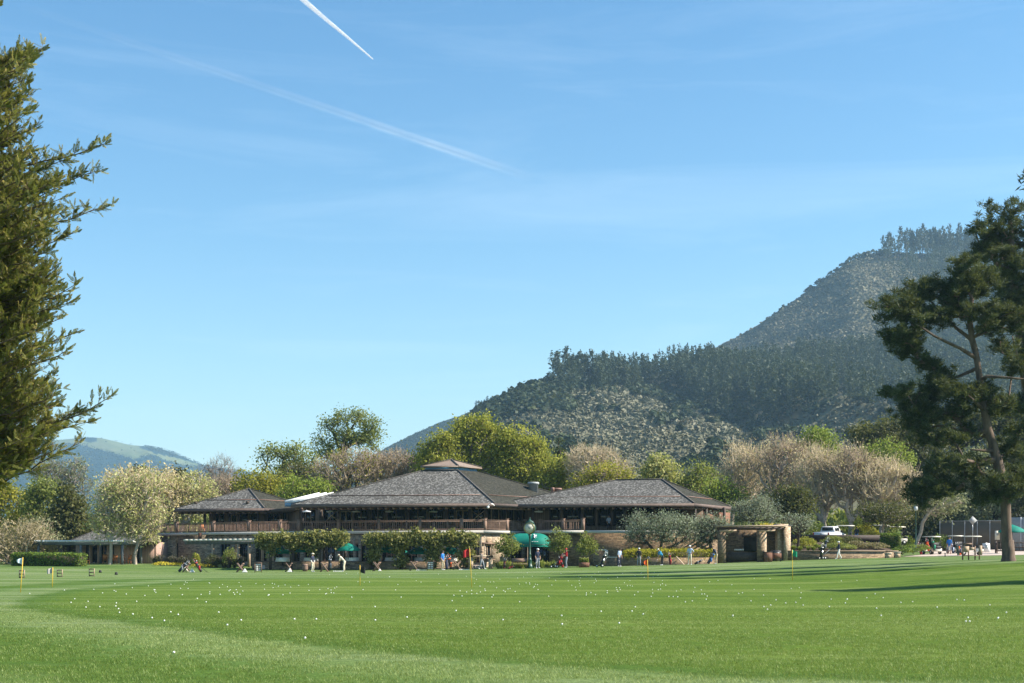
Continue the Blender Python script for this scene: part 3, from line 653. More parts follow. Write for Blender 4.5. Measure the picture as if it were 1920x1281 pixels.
def tree(name, label, cat, px, D, lobes, leaf, bark, group=None, ntips=170, leaves=5000, lsize=.3, foot=None, rbase=None, rtip=.035, twigs=0, twig=None, cluster=.55,
         fork=.25, lean=0, up=0.15, expo=.5, trunks=None, leafup=.2, twiglen=.8, aspect=.6, shell=.5, tone=None, spread=1.0):
    ft = PX(px, D) if foot is None else np.asarray(foot, float); ft = ft-np.array([0, 0, .15])
    tips = lobes_to_tips(lobes, D, ntips, shell=shell); top = tips[:, 2].max(); ctr = tips.mean(0); lowz = tips[:, 2].min()
    h = max(lowz-ft[2], .25*(top-ft[2])) if fork is None else (top-ft[2])*fork
    H = ctr[2]+.25*(top-ctr[2])
    tr = [ft]
    for k in (.33, .66, 1.0):
        q = ft+(np.array([0, 0, 1])*h)*k; q[:2] += (ctr-ft)[:2]*k*.35+rng.normal(size=2)*.05*h*.5; tr.append(q)
    q2 = tr[-1]*.5+.5*np.array([ctr[0], ctr[1], H]); q2[:2] += rng.normal(size=2)*.25; tr += [q2]
    N, P = skeleton(tr, tips); rb = rbase or max(.09, .022*(top-ft[2]))
    root = thing(name, label, cat, ft+np.array([0, 0, .15]), 0, group); org = ft+np.array([0, 0, .15])
    mb = MB(); mats = [bark, twig or bark]; limbs(mb, N, P, len(tr), rtip, rb, expo, m=0, m2=1)
    ends = N[len(tr):]
    if twigs:
        A = np.repeat(ends, twigs, 0); d = rdir(len(A)); par = N[P[len(tr):]]; dirn = ends-par; dirn /= np.linalg.norm(dirn, axis=1)[:, None]+1e-6
        d = d*.75+np.repeat(dirn, twigs, 0)*.9; d[:, 2] += up*2; d /= np.linalg.norm(d, axis=1)[:, None]; B = A+d*(twiglen*(.5+rng.random(len(A))))[:, None]
        frusta(mb, A, B, np.full(len(A), rtip*.8), np.full(len(A), rtip*.4), 3, 1); ends = np.concatenate([ends, B, (A+B)/2])
    mb.build('trunk', mats, root, org)
    if leaves:
        k = rng.integers(0, len(ends), leaves); C = ends[k]+rng.normal(size=(leaves, 3))*cluster*np.array([1, 1, .75])
        ctone = rng.random(len(ends)); tn_ = np.clip(.55*ctone[k]+.6*rng.random(leaves)-.08, 0, 1) if tone is None else np.clip(tone+.25*rng.normal(size=leaves), 0, 1)
        mb = MB(); leafcloud(mb, C, lsize, aspect, tone=tn_, up=leafup); mb.build('crown', leaf, root, org)
    return root
# --- background trees, left to right
B_, Bp, Bd = MT['bark'], MT['bark_pale'], MT['bark_dark']
tree('tree', 'golden yellow leafy tree at the frame edge behind the tan bushes', 'tree', 15, 168, autolobes(12, 905, 1020, 85, 9, 1)+[(-40, 950, 40, 60), (50, 965, 25, 35)], LF['gold'], B_, leaves=6500, ntips=150)
tree('tree', 'olive green leafy tree with the wispy grey tree rising behind it', 'tree', 75, 165, autolobes(80, 902, 1015, 85, 9, 2), LF['green'], B_, leaves=6500, ntips=150)
tree('tree', 'wispy half bare grey green tree above the dark spreading evergreen', 'tree', 112, 190, [(100, 900, 35, 34), (135, 885, 32, 26), (85, 885, 25, 22), (150, 920, 25, 30)], LF['grey'], MT['twig_grey'], leaves=3600, lsize=.26, ntips=420, twigs=3, twig=MT['twig_grey'], rtip=.025, cluster=.4)
tree('conifer', 'dark olive evergreen conifer behind the left end of the white pergola', 'conifer', 128, 160, [(130, 903, 7, 9), (128, 918, 13, 11), (126, 933, 20, 13), (132, 948, 27, 13), (122, 962, 32, 14), (136, 974, 36, 14), (116, 986, 34, 15), (148, 995, 30, 14), (132, 1005, 42, 14)], LF['darkolive'], Bd, leaves=9500, lsize=.36, ntips=200, leafup=0)
tree('bush', 'tan twiggy bush left of the clipped hedge', 'bush', 30, 150, [(30, 1010, 50, 30), (-20, 1020, 50, 30), (60, 1000, 30, 25), (20, 1040, 60, 18)], LF['brownbush'], MT['twig_tan'], leaves=6000, lsize=.22, ntips=300, twigs=3, twig=MT['twig_tan'], rtip=.02)
tree('bush', 'pale pinkish twiggy bush between the tan bush and the conifer', 'bush', 72, 153, [(72, 1005, 26, 28), (85, 1025, 24, 22), (55, 1025, 22, 25)], LF['grey'], MT['twig_tan'], leaves=2600, lsize=.22, ntips=200, twigs=3, twig=MT['twig_tan'], rtip=.02)
tree('plum_bush', 'purple leaved plum bush behind the white slatted pergola', 'bush', 150, 163, [(145, 1005, 26, 13), (168, 1008, 20, 12), (125, 1012, 20, 12), (150, 1030, 35, 18)], LF['plum'], Bd, leaves=3500, lsize=.25, ntips=120)
tree('plane_tree', 'pale green budding plane tree with white trunk before the low bungalow', 'plane tree', 206, 148, [(205, 950, 28, 45), (225, 920, 28, 32), (190, 975, 22, 30), (240, 955, 25, 35), (215, 990, 25, 18), (188, 1000, 14, 14), (232, 1002, 18, 12)], LF['pale'], Bp, leaves=2700, lsize=.28, ntips=360, twigs=4, twig=MT['twig_tan'], rtip=.022, fork=.42, rbase=.17, cluster=.35)
tree('plane_tree', 'budding plane tree whose trunk forks beside the bungalow door', 'plane tree', 254, 148.5, [(258, 940, 28, 45), (280, 915, 28, 30), (245, 975, 22, 28), (290, 960, 25, 35), (265, 995, 28, 18), (280, 1008, 18, 10), (245, 1008, 14, 12)], LF['pale'], Bp, leaves=2700, lsize=.28, ntips=360, twigs=4, twig=MT['twig_tan'], rtip=.022, fork=.36, rbase=.17, cluster=.35)
tree('plane_tree', 'tall domed budding plane tree directly behind the bungalow roof', 'plane tree', 268, 176, [(235, 910, 45, 30), (290, 905, 45, 28), (262, 940, 55, 45), (205, 940, 28, 40), (320, 935, 30, 38)], LF['tanbud'], Bp, leaves=6500, lsize=.28, ntips=650, twigs=4, twig=MT['twig_tan'], rtip=.024, cluster=.4)
tree('plane_tree', 'pale green budding plane tree behind the left end of the balcony', 'plane tree', 330, 178, [(320, 920, 40, 28), (360, 915, 38, 26), (385, 935, 26, 28), (340, 950, 48, 36), (305, 960, 32, 36)], LF['pale'], Bp, leaves=7500, lsize=.28, ntips=600, twigs=3, twig=MT['twig_tan'], rtip=.026, cluster=.42)
tree('oak_tree', 'dark rounded oak crown showing above the domed budding trees', 'oak', 262, 200, autolobes(262, 874, 960, 85, 8, 7), LF['dark'], Bd, leaves=4000, ntips=120, lsize=.34)
tree('oak_tree', 'smaller dark oak crown showing right of the other dark oak', 'oak', 330, 200, autolobes(330, 876, 960, 62, 7, 8), LF['dark'], Bd, leaves=3000, ntips=110, lsize=.34)
tree('bare_tree', 'bare grey tree of fine twigs behind the left pavilion roof', 'bare tree', 405, 205, [(412, 880, 26, 26), (385, 895, 22, 24), (430, 900, 24, 28), (405, 915, 36, 30)], LF['grey'], MT['twig_grey'], leaves=260, lsize=.2, ntips=560, twigs=4, twig=MT['twig_grey'], rtip=.02)
tree('bare_tree', 'low brown bare tree just left of the pavilion roof peak', 'bare tree', 425, 190, [(425, 915, 28, 24), (400, 925, 25, 24), (455, 920, 24, 22)], LF['brownbush'], MT['twig_brown'], leaves=700, lsize=.2, ntips=500, twigs=4, twig=MT['twig_brown'], rtip=.024)
tree('tree', 'golden green leafy tree directly above the left pavilion roof peak', 'tree', 480, 185, [(475, 900, 32, 22), (508, 902, 30, 24), (455, 915, 24, 18), (525, 918, 22, 20), (490, 930, 50, 26)], LF['gold'], B_, leaves=7000, lsize=.3, ntips=170)
tree('tree', 'open crowned olive tree left of the tallest tree', 'tree', 530, 200, [(515, 848, 30, 14), (560, 845, 24, 16), (500, 868, 18, 14), (575, 870, 22, 20), (545, 872, 24, 22), (535, 900, 40, 26)], LF['green'], Bd, leaves=5200, lsize=.3, ntips=170, cluster=.6)
tree('tree', 'bright lime green leafy tree beside the roof skylight', 'tree', 570, 178, [(560, 915, 28, 20), (590, 912, 26, 22), (545, 930, 25, 20), (605, 925, 22, 20), (575, 945, 40, 20)], LF['bright'], B_, leaves=6500, lsize=.28, ntips=150)
tree('tree', 'tallest round headed tree with open branches above the bare trees', 'tree', 655, 212, [(615, 800, 22, 18), (640, 785, 22, 16), (672, 782, 22, 17), (698, 798, 20, 18), (705, 815, 16, 16), (600, 825, 16, 14), (645, 815, 26, 20), (680, 822, 24, 22), (605, 845, 20, 18), (630, 850, 26, 22), (700, 845, 14, 18)], LF['green'], Bd, leaves=8500, lsize=.3, ntips=260, cluster=.55, shell=.3)
tree('tree', 'brownish green leafy tree low under the open crowned olive tree', 'tree', 560, 195, autolobes(575, 868, 945, 110, 9, 12), LF['darkolive'], Bd, leaves=4200, lsize=.3, ntips=200, twigs=2, twig=MT['twig_brown'])
tree('bare_tree', 'bare brown tree with crooked dark limbs left of the main roof', 'bare tree', 640, 186, [(625, 885, 42, 30), (660, 865, 38, 26), (690, 880, 28, 26), (610, 910, 35, 25), (655, 910, 45, 26)], LF['gold'], MT['bark_dark'], leaves=1900, lsize=.24, ntips=850, twigs=4, twig=MT['twig_brown'], rtip=.026, rbase=.35)
tree('bare_tree', 'pinkish brown bare tree rising behind the long left roof slope', 'bare tree', 725, 188, [(700, 870, 36, 24), (740, 868, 38, 24), (770, 880, 26, 26), (720, 895, 45, 26), (760, 900, 32, 22)], LF['brownbush'], MT['twig_brown'], leaves=1500, lsize=.22, ntips=900, twigs=4, twig=MT['twig_brown'], rtip=.026, rbase=.33)
tree('tree', 'yellow green leafy tree left of and behind the brown roof cupola', 'tree', 815, 184, [(820, 840, 28, 26), (800, 862, 26, 22), (840, 830, 22, 20), (830, 870, 40, 30), (800, 890, 28, 20)], LF['yellowgreen'], B_, leaves=7500, lsize=.32, ntips=190)
tree('tree', 'tallest yellow green leafy tree directly above the roof cupola', 'tree', 890, 186, [(885, 805, 34, 26), (910, 800, 28, 22), (930, 822, 26, 24), (865, 820, 26, 24), (895, 850, 48, 40), (935, 860, 28, 34)], LF['yellowgreen'], B_, leaves=10500, lsize=.32, ntips=230)
tree('tree', 'golden topped leafy tree right of the roof cupola', 'tree', 985, 185, [(975, 822, 34, 24), (1000, 840, 26, 26), (955, 835, 26, 26), (1020, 860, 22, 26), (985, 870, 48, 40), (1015, 890, 30, 26), (950, 880, 30, 30)], LF['yellowgreen'], B_, leaves=11000, lsize=.32, ntips=230)
tree('tree', 'low yellow green tree behind the round roof vents', 'tree', 1040, 182, [(1035, 885, 26, 24), (1055, 880, 20, 22), (1025, 905, 30, 20), (1060, 905, 18, 18)], LF['yellowgreen'], B_, leaves=5500, lsize=.3, ntips=150)
def conifer_dark(px, ytop, D, label, w=44, h=110):
    lob = [(px+(-1)**k*w*.16*(k > 1), ytop+8+k*h/8, 5+w*.07*k, 6) for k in range(8)]
    return tree('conifer', label, 'conifer', px, D, lob, LF['pine'], Bd, leaves=3600, lsize=.42, ntips=200, aspect=.35, fork=.6, cluster=.35)
conifer_dark(792, 822, 200, 'dark layered conifer poking out left of the yellow green trees')
conifer_dark(1048, 822, 200, 'dark layered conifer between the golden tree and the hillside')
tree('bare_tree', 'bare tan tree right of the roof vents before the hillside', 'bare tree', 1078, 180, [(1100, 860, 36, 26), (1135, 865, 36, 26), (1080, 885, 22, 26), (1160, 885, 28, 24), (1115, 895, 48, 24)], LF['brownbush'], MT['twig_brown'], leaves=1600, lsize=.22, ntips=800, twigs=4, twig=MT['twig_tan'], rtip=.024)
tree('tree', 'russet green leafy tree just above the ridge of the right wing', 'tree', 1145, 176, [(1140, 892, 30, 18), (1115, 900, 24, 18), (1165, 900, 22, 14), (1095, 912, 22, 16)], LF['gold'], B_, leaves=3600, lsize=.28, ntips=160, twigs=2, twig=MT['twig_brown'])
tree('tree', 'cream blossomed round tree above the right wing roof', 'tree', 1235, 180, [(1232, 868, 20, 13), (1248, 880, 18, 15), (1218, 884, 17, 15), (1236, 895, 28, 18)], LF['cream'], B_, leaves=4200, lsize=.32, ntips=120)
tree('tree', 'mid green leafy tree left of the tan budding plane trees', 'tree', 1310, 182, [(1312, 890, 24, 22), (1285, 905, 26, 18), (1335, 905, 22, 24), (1310, 925, 45, 22)], LF['green'], B_, leaves=5500, lsize=.3, ntips=160)
tree('tree', 'fresh green leafy tree low behind the right end of the wing roof', 'tree', 1345, 172, [(1335, 915, 24, 18), (1360, 918, 22, 20), (1380, 935, 22, 18), (1350, 940, 34, 18)], LF['bright'], B_, leaves=3200, lsize=.28, ntips=120)
PL = [(1362, 176, [(1390, 860, 36, 30), (1370, 895, 30, 32), (1415, 880, 36, 36), (1390, 915, 45, 28), (1360, 925, 25, 24)], 'leftmost tan budding plane tree beside the right wing roof'),
      (1432, 172, [(1460, 850, 42, 26), (1495, 855, 40, 28), (1440, 875, 36, 32), (1500, 890, 45, 32), (1465, 910, 48, 30)], 'tan budding plane tree above the dark round oak shrub'),
      (1549, 166, [(1540, 870, 36, 28), (1515, 895, 34, 30), (1560, 900, 38, 28), (1535, 930, 44, 22)], 'tan budding plane tree rising behind the white pickup truck'),
      (1592, 164, [(1600, 868, 38, 26), (1575, 895, 34, 28), (1630, 890, 36, 28), (1600, 920, 46, 24)], 'tan budding plane tree with forked pale trunk by the cart shelter'),
      (1650, 163, [(1660, 890, 42, 26), (1690, 905, 34, 26), (1625, 905, 36, 26), (1655, 930, 52, 22), (1705, 930, 24, 20)], 'wide pinkish plane tree over the umbrella shaped shrub')]
for px, D, lob, lb in PL:
    m_ = np.mean([l[0] for l in lob]); lob = lob+[(m_-20, 940, 18, 16), (m_+18, 944, 18, 15)]
    f = PX(px, D); f[2] = 3.2 if px > 1400 else f[2]
    tree('plane_tree', lb, 'plane tree', px, D, lob, LF['tanbud'], Bp, 'tan budding plane trees on the right', leaves=2300, lsize=.2, ntips=520, twigs=4, twig=MT['twig_tan'] if px not in (1432, 1592) else MT['twig_brown'], rtip=.026, foot=f, rbase=.26, cluster=.35, fork=.22, up=.45, twiglen=1.2, expo=.6, shell=.3)
tree('tree', 'bright green leafy tree standing behind the plane tree tops', 'tree', 1535, 196, [(1535, 818, 26, 18), (1555, 832, 20, 20), (1515, 835, 18, 16), (1540, 850, 34, 24)], LF['bright'], B_, leaves=4500, lsize=.32, ntips=130)
tree('oak_tree', 'dark brown green oak behind the plane trees near the big pine', 'oak', 1650, 205, [(1620, 810, 32, 22), (1665, 800, 36, 20), (1700, 812, 32, 24), (1650, 835, 60, 30), (1720, 840, 40, 34)], LF['darkolive'], Bd, leaves=9000, lsize=.36, ntips=220)
tree('tree', 'lighter green leafy tree under the dark oak by the big pine', 'tree', 1655, 192, [(1640, 850, 24, 16), (1670, 845, 24, 18), (1690, 865, 24, 18), (1655, 872, 34, 20)], LF['bright'], B_, leaves=3800, lsize=.32, ntips=120)
tree('oak_tree', 'dark round evergreen oak behind the stone fireplace wall', 'oak', 1487, 158, [(1480, 930, 30, 22), (1500, 940, 26, 24), (1462, 945, 24, 20), (1485, 958, 38, 18)], LF['darkolive'], Bd, leaves=6000, lsize=.26, ntips=160, tone=.3)
tree('shrub', 'umbrella shaped dark shrub with pale stems above the clipped green hedge', 'shrub', 1655, 152, [(1635, 962, 28, 14), (1665, 958, 32, 15), (1690, 966, 22, 13), (1655, 972, 42, 11)], LF['darkolive'], Bp, leaves=5200, lsize=.2, ntips=220, fork=.35, foot=(*XY(1655, 152), 2.6), rbase=.1)
# dark wood behind the courts and under the big pines
WD = [(1722, 200, [(1712, 900, 30, 40), (1735, 870, 35, 40), (1720, 950, 40, 40)], 'dark', 'dark evergreen directly behind the lamp post'), (1775, 205, [(1770, 850, 45, 45), (1790, 900, 40, 45), (1765, 945, 40, 40)], 'darkolive', 'dark olive evergreen behind the empty stretch of court fence'),
      (1830, 200, [(1825, 880, 45, 40), (1850, 930, 45, 45), (1815, 950, 40, 35)], 'grey', 'dusky grey green tree seen through the big pine'), (1880, 206, [(1880, 850, 50, 45), (1900, 900, 45, 50), (1870, 950, 50, 40)], 'dark', 'dark evergreen behind the trunk of the big pine'),
      (1945, 200, [(1940, 860, 50, 60), (1960, 930, 60, 60)], 'darkolive', 'dark evergreen at the frame edge behind the court fence'), (1700, 215, [(1690, 860, 35, 30), (1715, 830, 35, 35), (1750, 815, 40, 35), (1800, 800, 50, 40), (1860, 790, 50, 45), (1920, 800, 50, 50)], 'darkolive', 'broad dusky wood tree rising above the court fence trees')]
WD = [(a, b, c+([(a-12, 985, 42, 30), (a+20, 1000, 44, 28)] if a != 1700 else []), d, e) for a, b, c, d, e in WD]
for px, D, lob, lf, lb in WD: tree('tree', lb, 'tree', px, D, lob, LF[lf], Bd, leaves=8500 if px != 1700 else 14000, lsize=.42, ntips=220, foot=(*XY(px, D), 3.0), tone=.35)
tree('eucalyptus_tree', 'leaning pale trunked tree just right of the lamp post', 'tree', 1712, 160, [(1745, 945, 34, 14), (1780, 940, 28, 16), (1720, 940, 20, 12), (1760, 960, 26, 10)], LF['grey'], Bp, leaves=2600, lsize=.24, ntips=140, fork=.5, foot=(*XY(1712, 160), 2.2), rbase=.2)
# --- olives and small garden trees
def olive(px, D, lobes, label, leaves, foot=None, n=220):
    return tree('olive_tree', label, 'olive tree', px, D, lobes, LF['olive'], Bd, 'silver olive trees', leaves=leaves, lsize=.2, ntips=n, twigs=3, rtip=.018, aspect=.3, cluster=.28, fork=.2, leafup=.5, foot=foot, rbase=.13, twiglen=.5)
olive(1232, 137.6, [(1200, 985, 30, 20), (1240, 980, 34, 18), (1275, 985, 30, 18), (1225, 1000, 42, 20), (1195, 1005, 24, 18), (1262, 1005, 40, 20), (1288, 1000, 22, 18)], 'widest silver olive tree leaning over the golden hedge', 11000, n=320)
olive(1335, 138.4, [(1320, 985, 22, 16), (1345, 982, 20, 14), (1355, 992, 14, 14), (1328, 1003, 26, 16), (1312, 1005, 18, 16)], 'silver olive tree left of the stone fireplace pergola', 5500)
olive(1415, 151, [(1395, 955, 26, 16), (1425, 950, 28, 15), (1450, 962, 20, 13), (1410, 968, 38, 13)], 'silver olive tree rising behind the fireplace pergola roof', 7000, foot=(*XY(1415, 151), 3.0))
olive(1492, 143.5, [(1485, 978, 20, 10), (1510, 980, 18, 10), (1500, 990, 26, 9)], 'small sparse olive tree with bent stem in the planted bank', 1900, foot=(*XY(1496, 143.5), 1.55), n=120)
for px, lob, lb, D in ((950, [(950, 1012, 14, 11), (958, 1024, 16, 10), (940, 1024, 13, 10), (950, 1034, 15, 7)], 'small leafy tree left of the green awning', 134.5),
                       (1048, [(1046, 1000, 9, 12), (1040, 1014, 13, 12), (1056, 1014, 14, 12), (1048, 1025, 18, 9)], 'small leafy tree right of the green awning', 135),
                       (1102, [(1099, 1008, 9, 12), (1095, 1022, 14, 12), (1108, 1020, 12, 12), (1100, 1032, 17, 8)], 'small leafy tree in the rust planter by the steps', 134)):
    tree('garden_tree', lb, 'small tree', px, D, lob, LF['green'], B_, 'small leafy trees along the entrance', leaves=2000, lsize=.17, ntips=90, rtip=.012, cluster=.22, fork=.4, rbase=.05)

# --- clipped hedges and beds
def hedge(name, label, cat, pts, w, h, leaf, n, z=None, lsize=.12, D=None, kind=None, wob=.1):
    """pts: photo columns with distance; a clipped body of leaves over a woody core"""
    P = [PX(px, D) for px, D in pts]
    if z is not None: P = [np.array([p[0], p[1], z]) for p in P]
    root = thing(name, label, cat, P[0]); mb = MB(); C = []; T = []
    for a, b in zip(P[:-1], P[1:]):
        L = np.linalg.norm(b-a); k = int(n*L/sum(np.linalg.norm(y-x) for x, y in zip(P[:-1], P[1:]))); d = (b-a)/L; s = np.array([-d[1], d[0], 0])
        s /= np.linalg.norm(s); u = rng.random(k)
        face = rng.random(k); v = rng.random(k); off = np.where(face < .45, rng.random(k)-.5, np.where(rng.random(k) < .7, -.5, .5)*np.sign(1)); hh = np.where(face < .45, 1.0, v)
        # s points to the left of travel; the viewer's side is -s when pts run left to right
        c = a+d*(u*L)[:, None]+s*(off*w*.95)[:, None]*(1-.12*(hh > .97))[:, None]+np.array([0, 0, 1])*(hh*h)[:, None]
        end = rng.random(k) < .12; c[end] = (np.where(rng.random(end.sum())[:, None] < .5, a, b)+s*((rng.random(end.sum())-.5)*w)[:, None]+np.array([0, 0, 1])*(rng.random(end.sum())*h)[:, None])
        c += rng.normal(size=c.shape)*wob*.6+np.array([0, 0, 1])*((fbm(c[:, 0]*1.2, c[:, 1]*1.2, 2, 3)-.5)*wob*2*(hh > .9))[:, None]
        C.append(c); bar(mb, a+np.array([0, 0, h*.44]), b+np.array([0, 0, h*.44]), w*.72, h*.84)
    mb.build('stems', MT['bark_dark'], root, P[0])
    C = np.concatenate(C); mb = MB(); leafcloud(mb, C, lsize, .6, up=.3); mb.build('leaves', leaf, root, P[0]); return root
hedge('hedge', 'long clipped green hedge in front of the low pergola', 'hedge', [(30, 143.5), (155, 141.5)], 1.5, 1.2, LF['hedge'], 9000, lsize=.15)
hedge('hedge', 'clipped golden hedge along the stone planter under the olives', 'hedge', [(1172, 135.2), (1338, 135.0)], 1.1, .75, LF['goldhedge'], 8000, z=1.25, lsize=.13, wob=.16)
# ---------------------------------------------------------------- clubhouse
def lerp(a, b, t): return np.asarray(a, float)*(1-t)+np.asarray(b, float)*t
def openwall(mb, a, b, z0, z1, th, ops, m=0, side=1):
    """upright wall from a to b with openings (u0, u1, zlow, zhigh) along its length"""
    a = np.asarray(a, float)[:2]; b = np.asarray(b, float)[:2]; L = np.linalg.norm(b-a); u = 0.0
    at = lambda s: a+(b-a)*s/L
    for u0, u1, h0, h1 in sorted(ops):
        if u0 > u+.01: wallseg(mb, at(u), at(u0), z0, z1, th, m, side)
        if h0 > z0+.01: wallseg(mb, at(u0), at(u1), z0, h0, th, m, side)
        if h1 < z1-.01: wallseg(mb, at(u0), at(u1), h1, z1, th, m, side)
        u = u1
    if u < L-.01: wallseg(mb, at(u), b, z0, z1, th, m, side)
def window(par, a, b, u0, u1, z0, z1, org, frame, n=2, name='window', bars=0, inset=.16, fw=.08, side=1, glass=None, hand=False):
    """a framed window or glazed door in the wall a->b (inside lies to the left)"""
    a = np.asarray(a, float)[:2]; b = np.asarray(b, float)[:2]; L = np.linalg.norm(b-a); d = (b-a)/L; nr = np.array([-d[1], d[0]])*side
    P = lambda u, z, k: np.array([*(a+d*u+nr*k), z])
    mb = MB(); k = inset
    for uu in np.linspace(u0+fw/2, u1-fw/2, n+1): bar(mb, P(uu, z0, k), P(uu, z1, k), fw, fw)
    bar(mb, P(u0+fw, z0+fw/2, k), P(u1-fw, z0+fw/2, k), fw*.96, fw); bar(mb, P(u0+fw, z1-fw/2, k), P(u1-fw, z1-fw/2, k), fw*.96, fw)
    for q in range(bars):
        zz = z0+(z1-z0)*(q+1)/(bars+1); bar(mb, P(u0+fw, zz, k), P(u1-fw, zz, k), fw*.8, fw*.7)
    o = mb.build(name, frame, par, org)
    mb = MB(); q = [P(u0, z0, k+.06), P(u1, z0, k+.06), P(u1, z1, k+.06), P(u0, z1, k+.06)]
    q2 = [x+np.array([*(nr*.02), 0]) for x in q]; mb.add(q+q2, BOXF); mb.build('pane', glass or MT['glass'], o)
    bpy.data.objects[o.children[0].name].data.transform(Matrix.Translation(-Vector(org)))
    if hand:
        mb = MB(); bar(mb, P((u0+u1)/2-.1, z0+.95, k-.07), P((u0+u1)/2-.1, z0+1.2, k-.07), .03, .03); mb.build('handle', MT['steel'], o, org)
    return o
def hiproof(par, eave, top, ze, zt, org, mats, fh=.32, fmat=None, name='roof', facemats=None, lift=.03, flash=.30):
    """hipped roof from an eave outline (plan points, counter-clockwise from the front left) to a smaller top outline"""
    n = len(eave); E = [np.array([*p[:2], ze+fh/2]) for p in eave]; T = [np.array([*p[:2], z]) for p, z in zip(top, zt)]
    mb = MB()
    for i in range(n):
        j = (i+1) % n; f = [E[i], E[j], T[j], T[i]]
        if np.linalg.norm(T[i]-T[j]) < .01: f = f[:3]
        # subdivide down the slope with a little unevenness so that edges are not ruler straight
        m = 0 if facemats is None else facemats[i]
        mb.add(f, [tuple(range(len(f)))], m)
    mb.add(T, [tuple(range(n))], 0)
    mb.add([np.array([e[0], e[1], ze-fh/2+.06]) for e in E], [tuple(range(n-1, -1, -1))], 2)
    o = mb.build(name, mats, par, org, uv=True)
    fb = MB()
    for i in range(n):
        j = (i+1) % n; a = E[i].copy(); b = E[j].copy(); a[2] = b[2] = ze-.02; bar(fb, a, b, .09, fh)
    fb.build('fascia', fmat or MT['fascia'], o, org)
    hb = MB()
    for i in range(n):
        up = np.array([0, 0, .05]); bar(hb, E[i]+up, T[i]+up, .17, .06)
    if np.linalg.norm(T[0]-T[1]) > .5: bar(hb, T[0]+np.array([0, 0, .05]), T[1]+np.array([0, 0, .05]), .26, .1)
    hb.build('ridge_cap', MT['darkshake'], o, org)
    if flash:
        cb = MB()
        for i in range(n):
            j = (i+1) % n; a = lerp(E[i], T[i], flash); b = lerp(E[j], T[j], flash); nn = np.cross(b-a, T[i]-a); nn /= np.linalg.norm(nn); nn *= np.sign(nn[2])
            bar(cb, lerp(a, b, .03)+nn*.04, lerp(a, b, .97)+nn*.04, .10, .06)
        cb.build('flashing', MT['copper'], o, org)
    return o
MT['darkshake'] = plain('ridge_shakes', (.11, .10, .095), (.055, .05, .047), 6, .9)
DECK_T, DECK_B, RAIL = 4.04, 3.76, 5.06
club = thing('clubhouse', 'long two storey clubhouse of stone with brown hipped shake roofs and wooden balcony', 'clubhouse', PX(720, 146)); OG = np.array(club.location)
K0, K1, K2, K3 = XY(295, 157.4), XY(540, 145.8), XY(907, 140.0), XY(985, 144.6)
K4, K5 = XY(1012, 141.2), XY(1095, 140.0); K6 = XY(1335, 138.9+1.5)
dirK = lambda a, b: (b-a)/np.linalg.norm(b-a)
# lower stone walls, set 0.35 m in from the deck edge
def inset(a, b, k=.35): d = dirK(a, b); n = np.array([-d[1], d[0]]); return a+n*k, b+n*k
gz = -.4
def U(a, b, px):
    """distance along plan line a-b at which it is seen in photo column px"""
    k = (px-CX)/FPX; d = b-a; return (k*a[1]-a[0])/(d[0]-k*d[1])*np.linalg.norm(d)
def pane_row(par, a, b, spans, z0, z1, frame, ops, name='window', **kw):
    for s in spans:
        u0, u1 = U(a, b, s[0]), U(a, b, s[1]); ops.append((u0, u1, z0, z1)); window(par, a, b, u0, u1, z0, z1, OG, frame, s[2] if len(s) > 2 else 2, name, **kw)
lower = MB(); a0, b0 = inset(K0, K1); ops = []
pane_row(club, a0, b0, [(330, 334, 1)], .9, 2.9, MT['darkwood'], ops, fw=.06)
pane_row(club, a0, b0, [(412, 432, 3)], .6, 2.95, MT['greybeam'], ops, name='door')
pane_row(club, a0, b0, [(445, 466, 2), (478, 500, 3), (506, 530, 3)], .9, 2.9, MT['darkwood'], ops)
openwall(lower, a0, b0, gz, DECK_B, .4, ops, 0)
lower.build('stone_wall', MT['stone'], club, OG, uv=True)
lower = MB(); a1, b1 = inset(K1, K2); ops = []
pane_row(club, a1, b1, [(548, 562, 2), (570, 596, 3), (604, 628, 3), (652, 662, 1), (666, 672, 1), (676, 694, 2), (715, 742, 3), (760, 782, 2), (798, 818, 2), (836, 858, 3), (884, 903, 2)], .8, 2.75, MT['wood'], ops)
openwall(lower, a1, b1, gz, DECK_B, .4, ops, 0); lower.build('stone_wall', MT['stone'], club, OG, uv=True)
lower = MB(); a2, b2 = inset(K2, K3, .25); b2 = b2+dirK(K2, K3)*.6; ops = []
pane_row(club, a2, b2, [(908.5, 922, 2)], 1.2, 2.65, MT['tan'], ops, fw=.1)
pane_row(club, a2, b2, [(958, 980, 3)], .55, 2.7, MT['darkwood'], ops, name='door')
openwall(lower, a2, b2, gz, DECK_B, .4, ops, 0); lower.build('stone_wall', MT['stone_pale_sunlit'], club, OG, uv=True)  # sunlit facet, coloured brighter than the shaded front wall
mb = MB(); d = dirK(a2, b2); nn = np.array([d[1], -d[0]])
for z, h, w_, o_ in ((2.75, .16, 1.05, .10), (1.15, .09, .95, .08)):
    c = a2+d*(U(a2, b2, 915.5))+nn*o_; bar(mb, [*(c-d*w_*.85), z], [*(c+d*w_*.85), z], .22, h)
mb.build('lintel', MT['wood'], club, OG)
lower = MB(); a3, b3 = inset(K4-np.array([1.2, -.3]), K6); ops = []
pane_row(club, a3, b3, [(996, 1030, 3)], .45, 2.6, MT['darkwood'], ops, name='door')
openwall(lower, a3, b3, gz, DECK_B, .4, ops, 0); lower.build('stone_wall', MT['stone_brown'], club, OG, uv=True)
lower = MB(); e4 = XY(1372, 152); wallseg(lower, b3, e4, gz, DECK_B, .4, 0); lower.build('stone_wall', MT['stone_brown'], club, OG, uv=True)
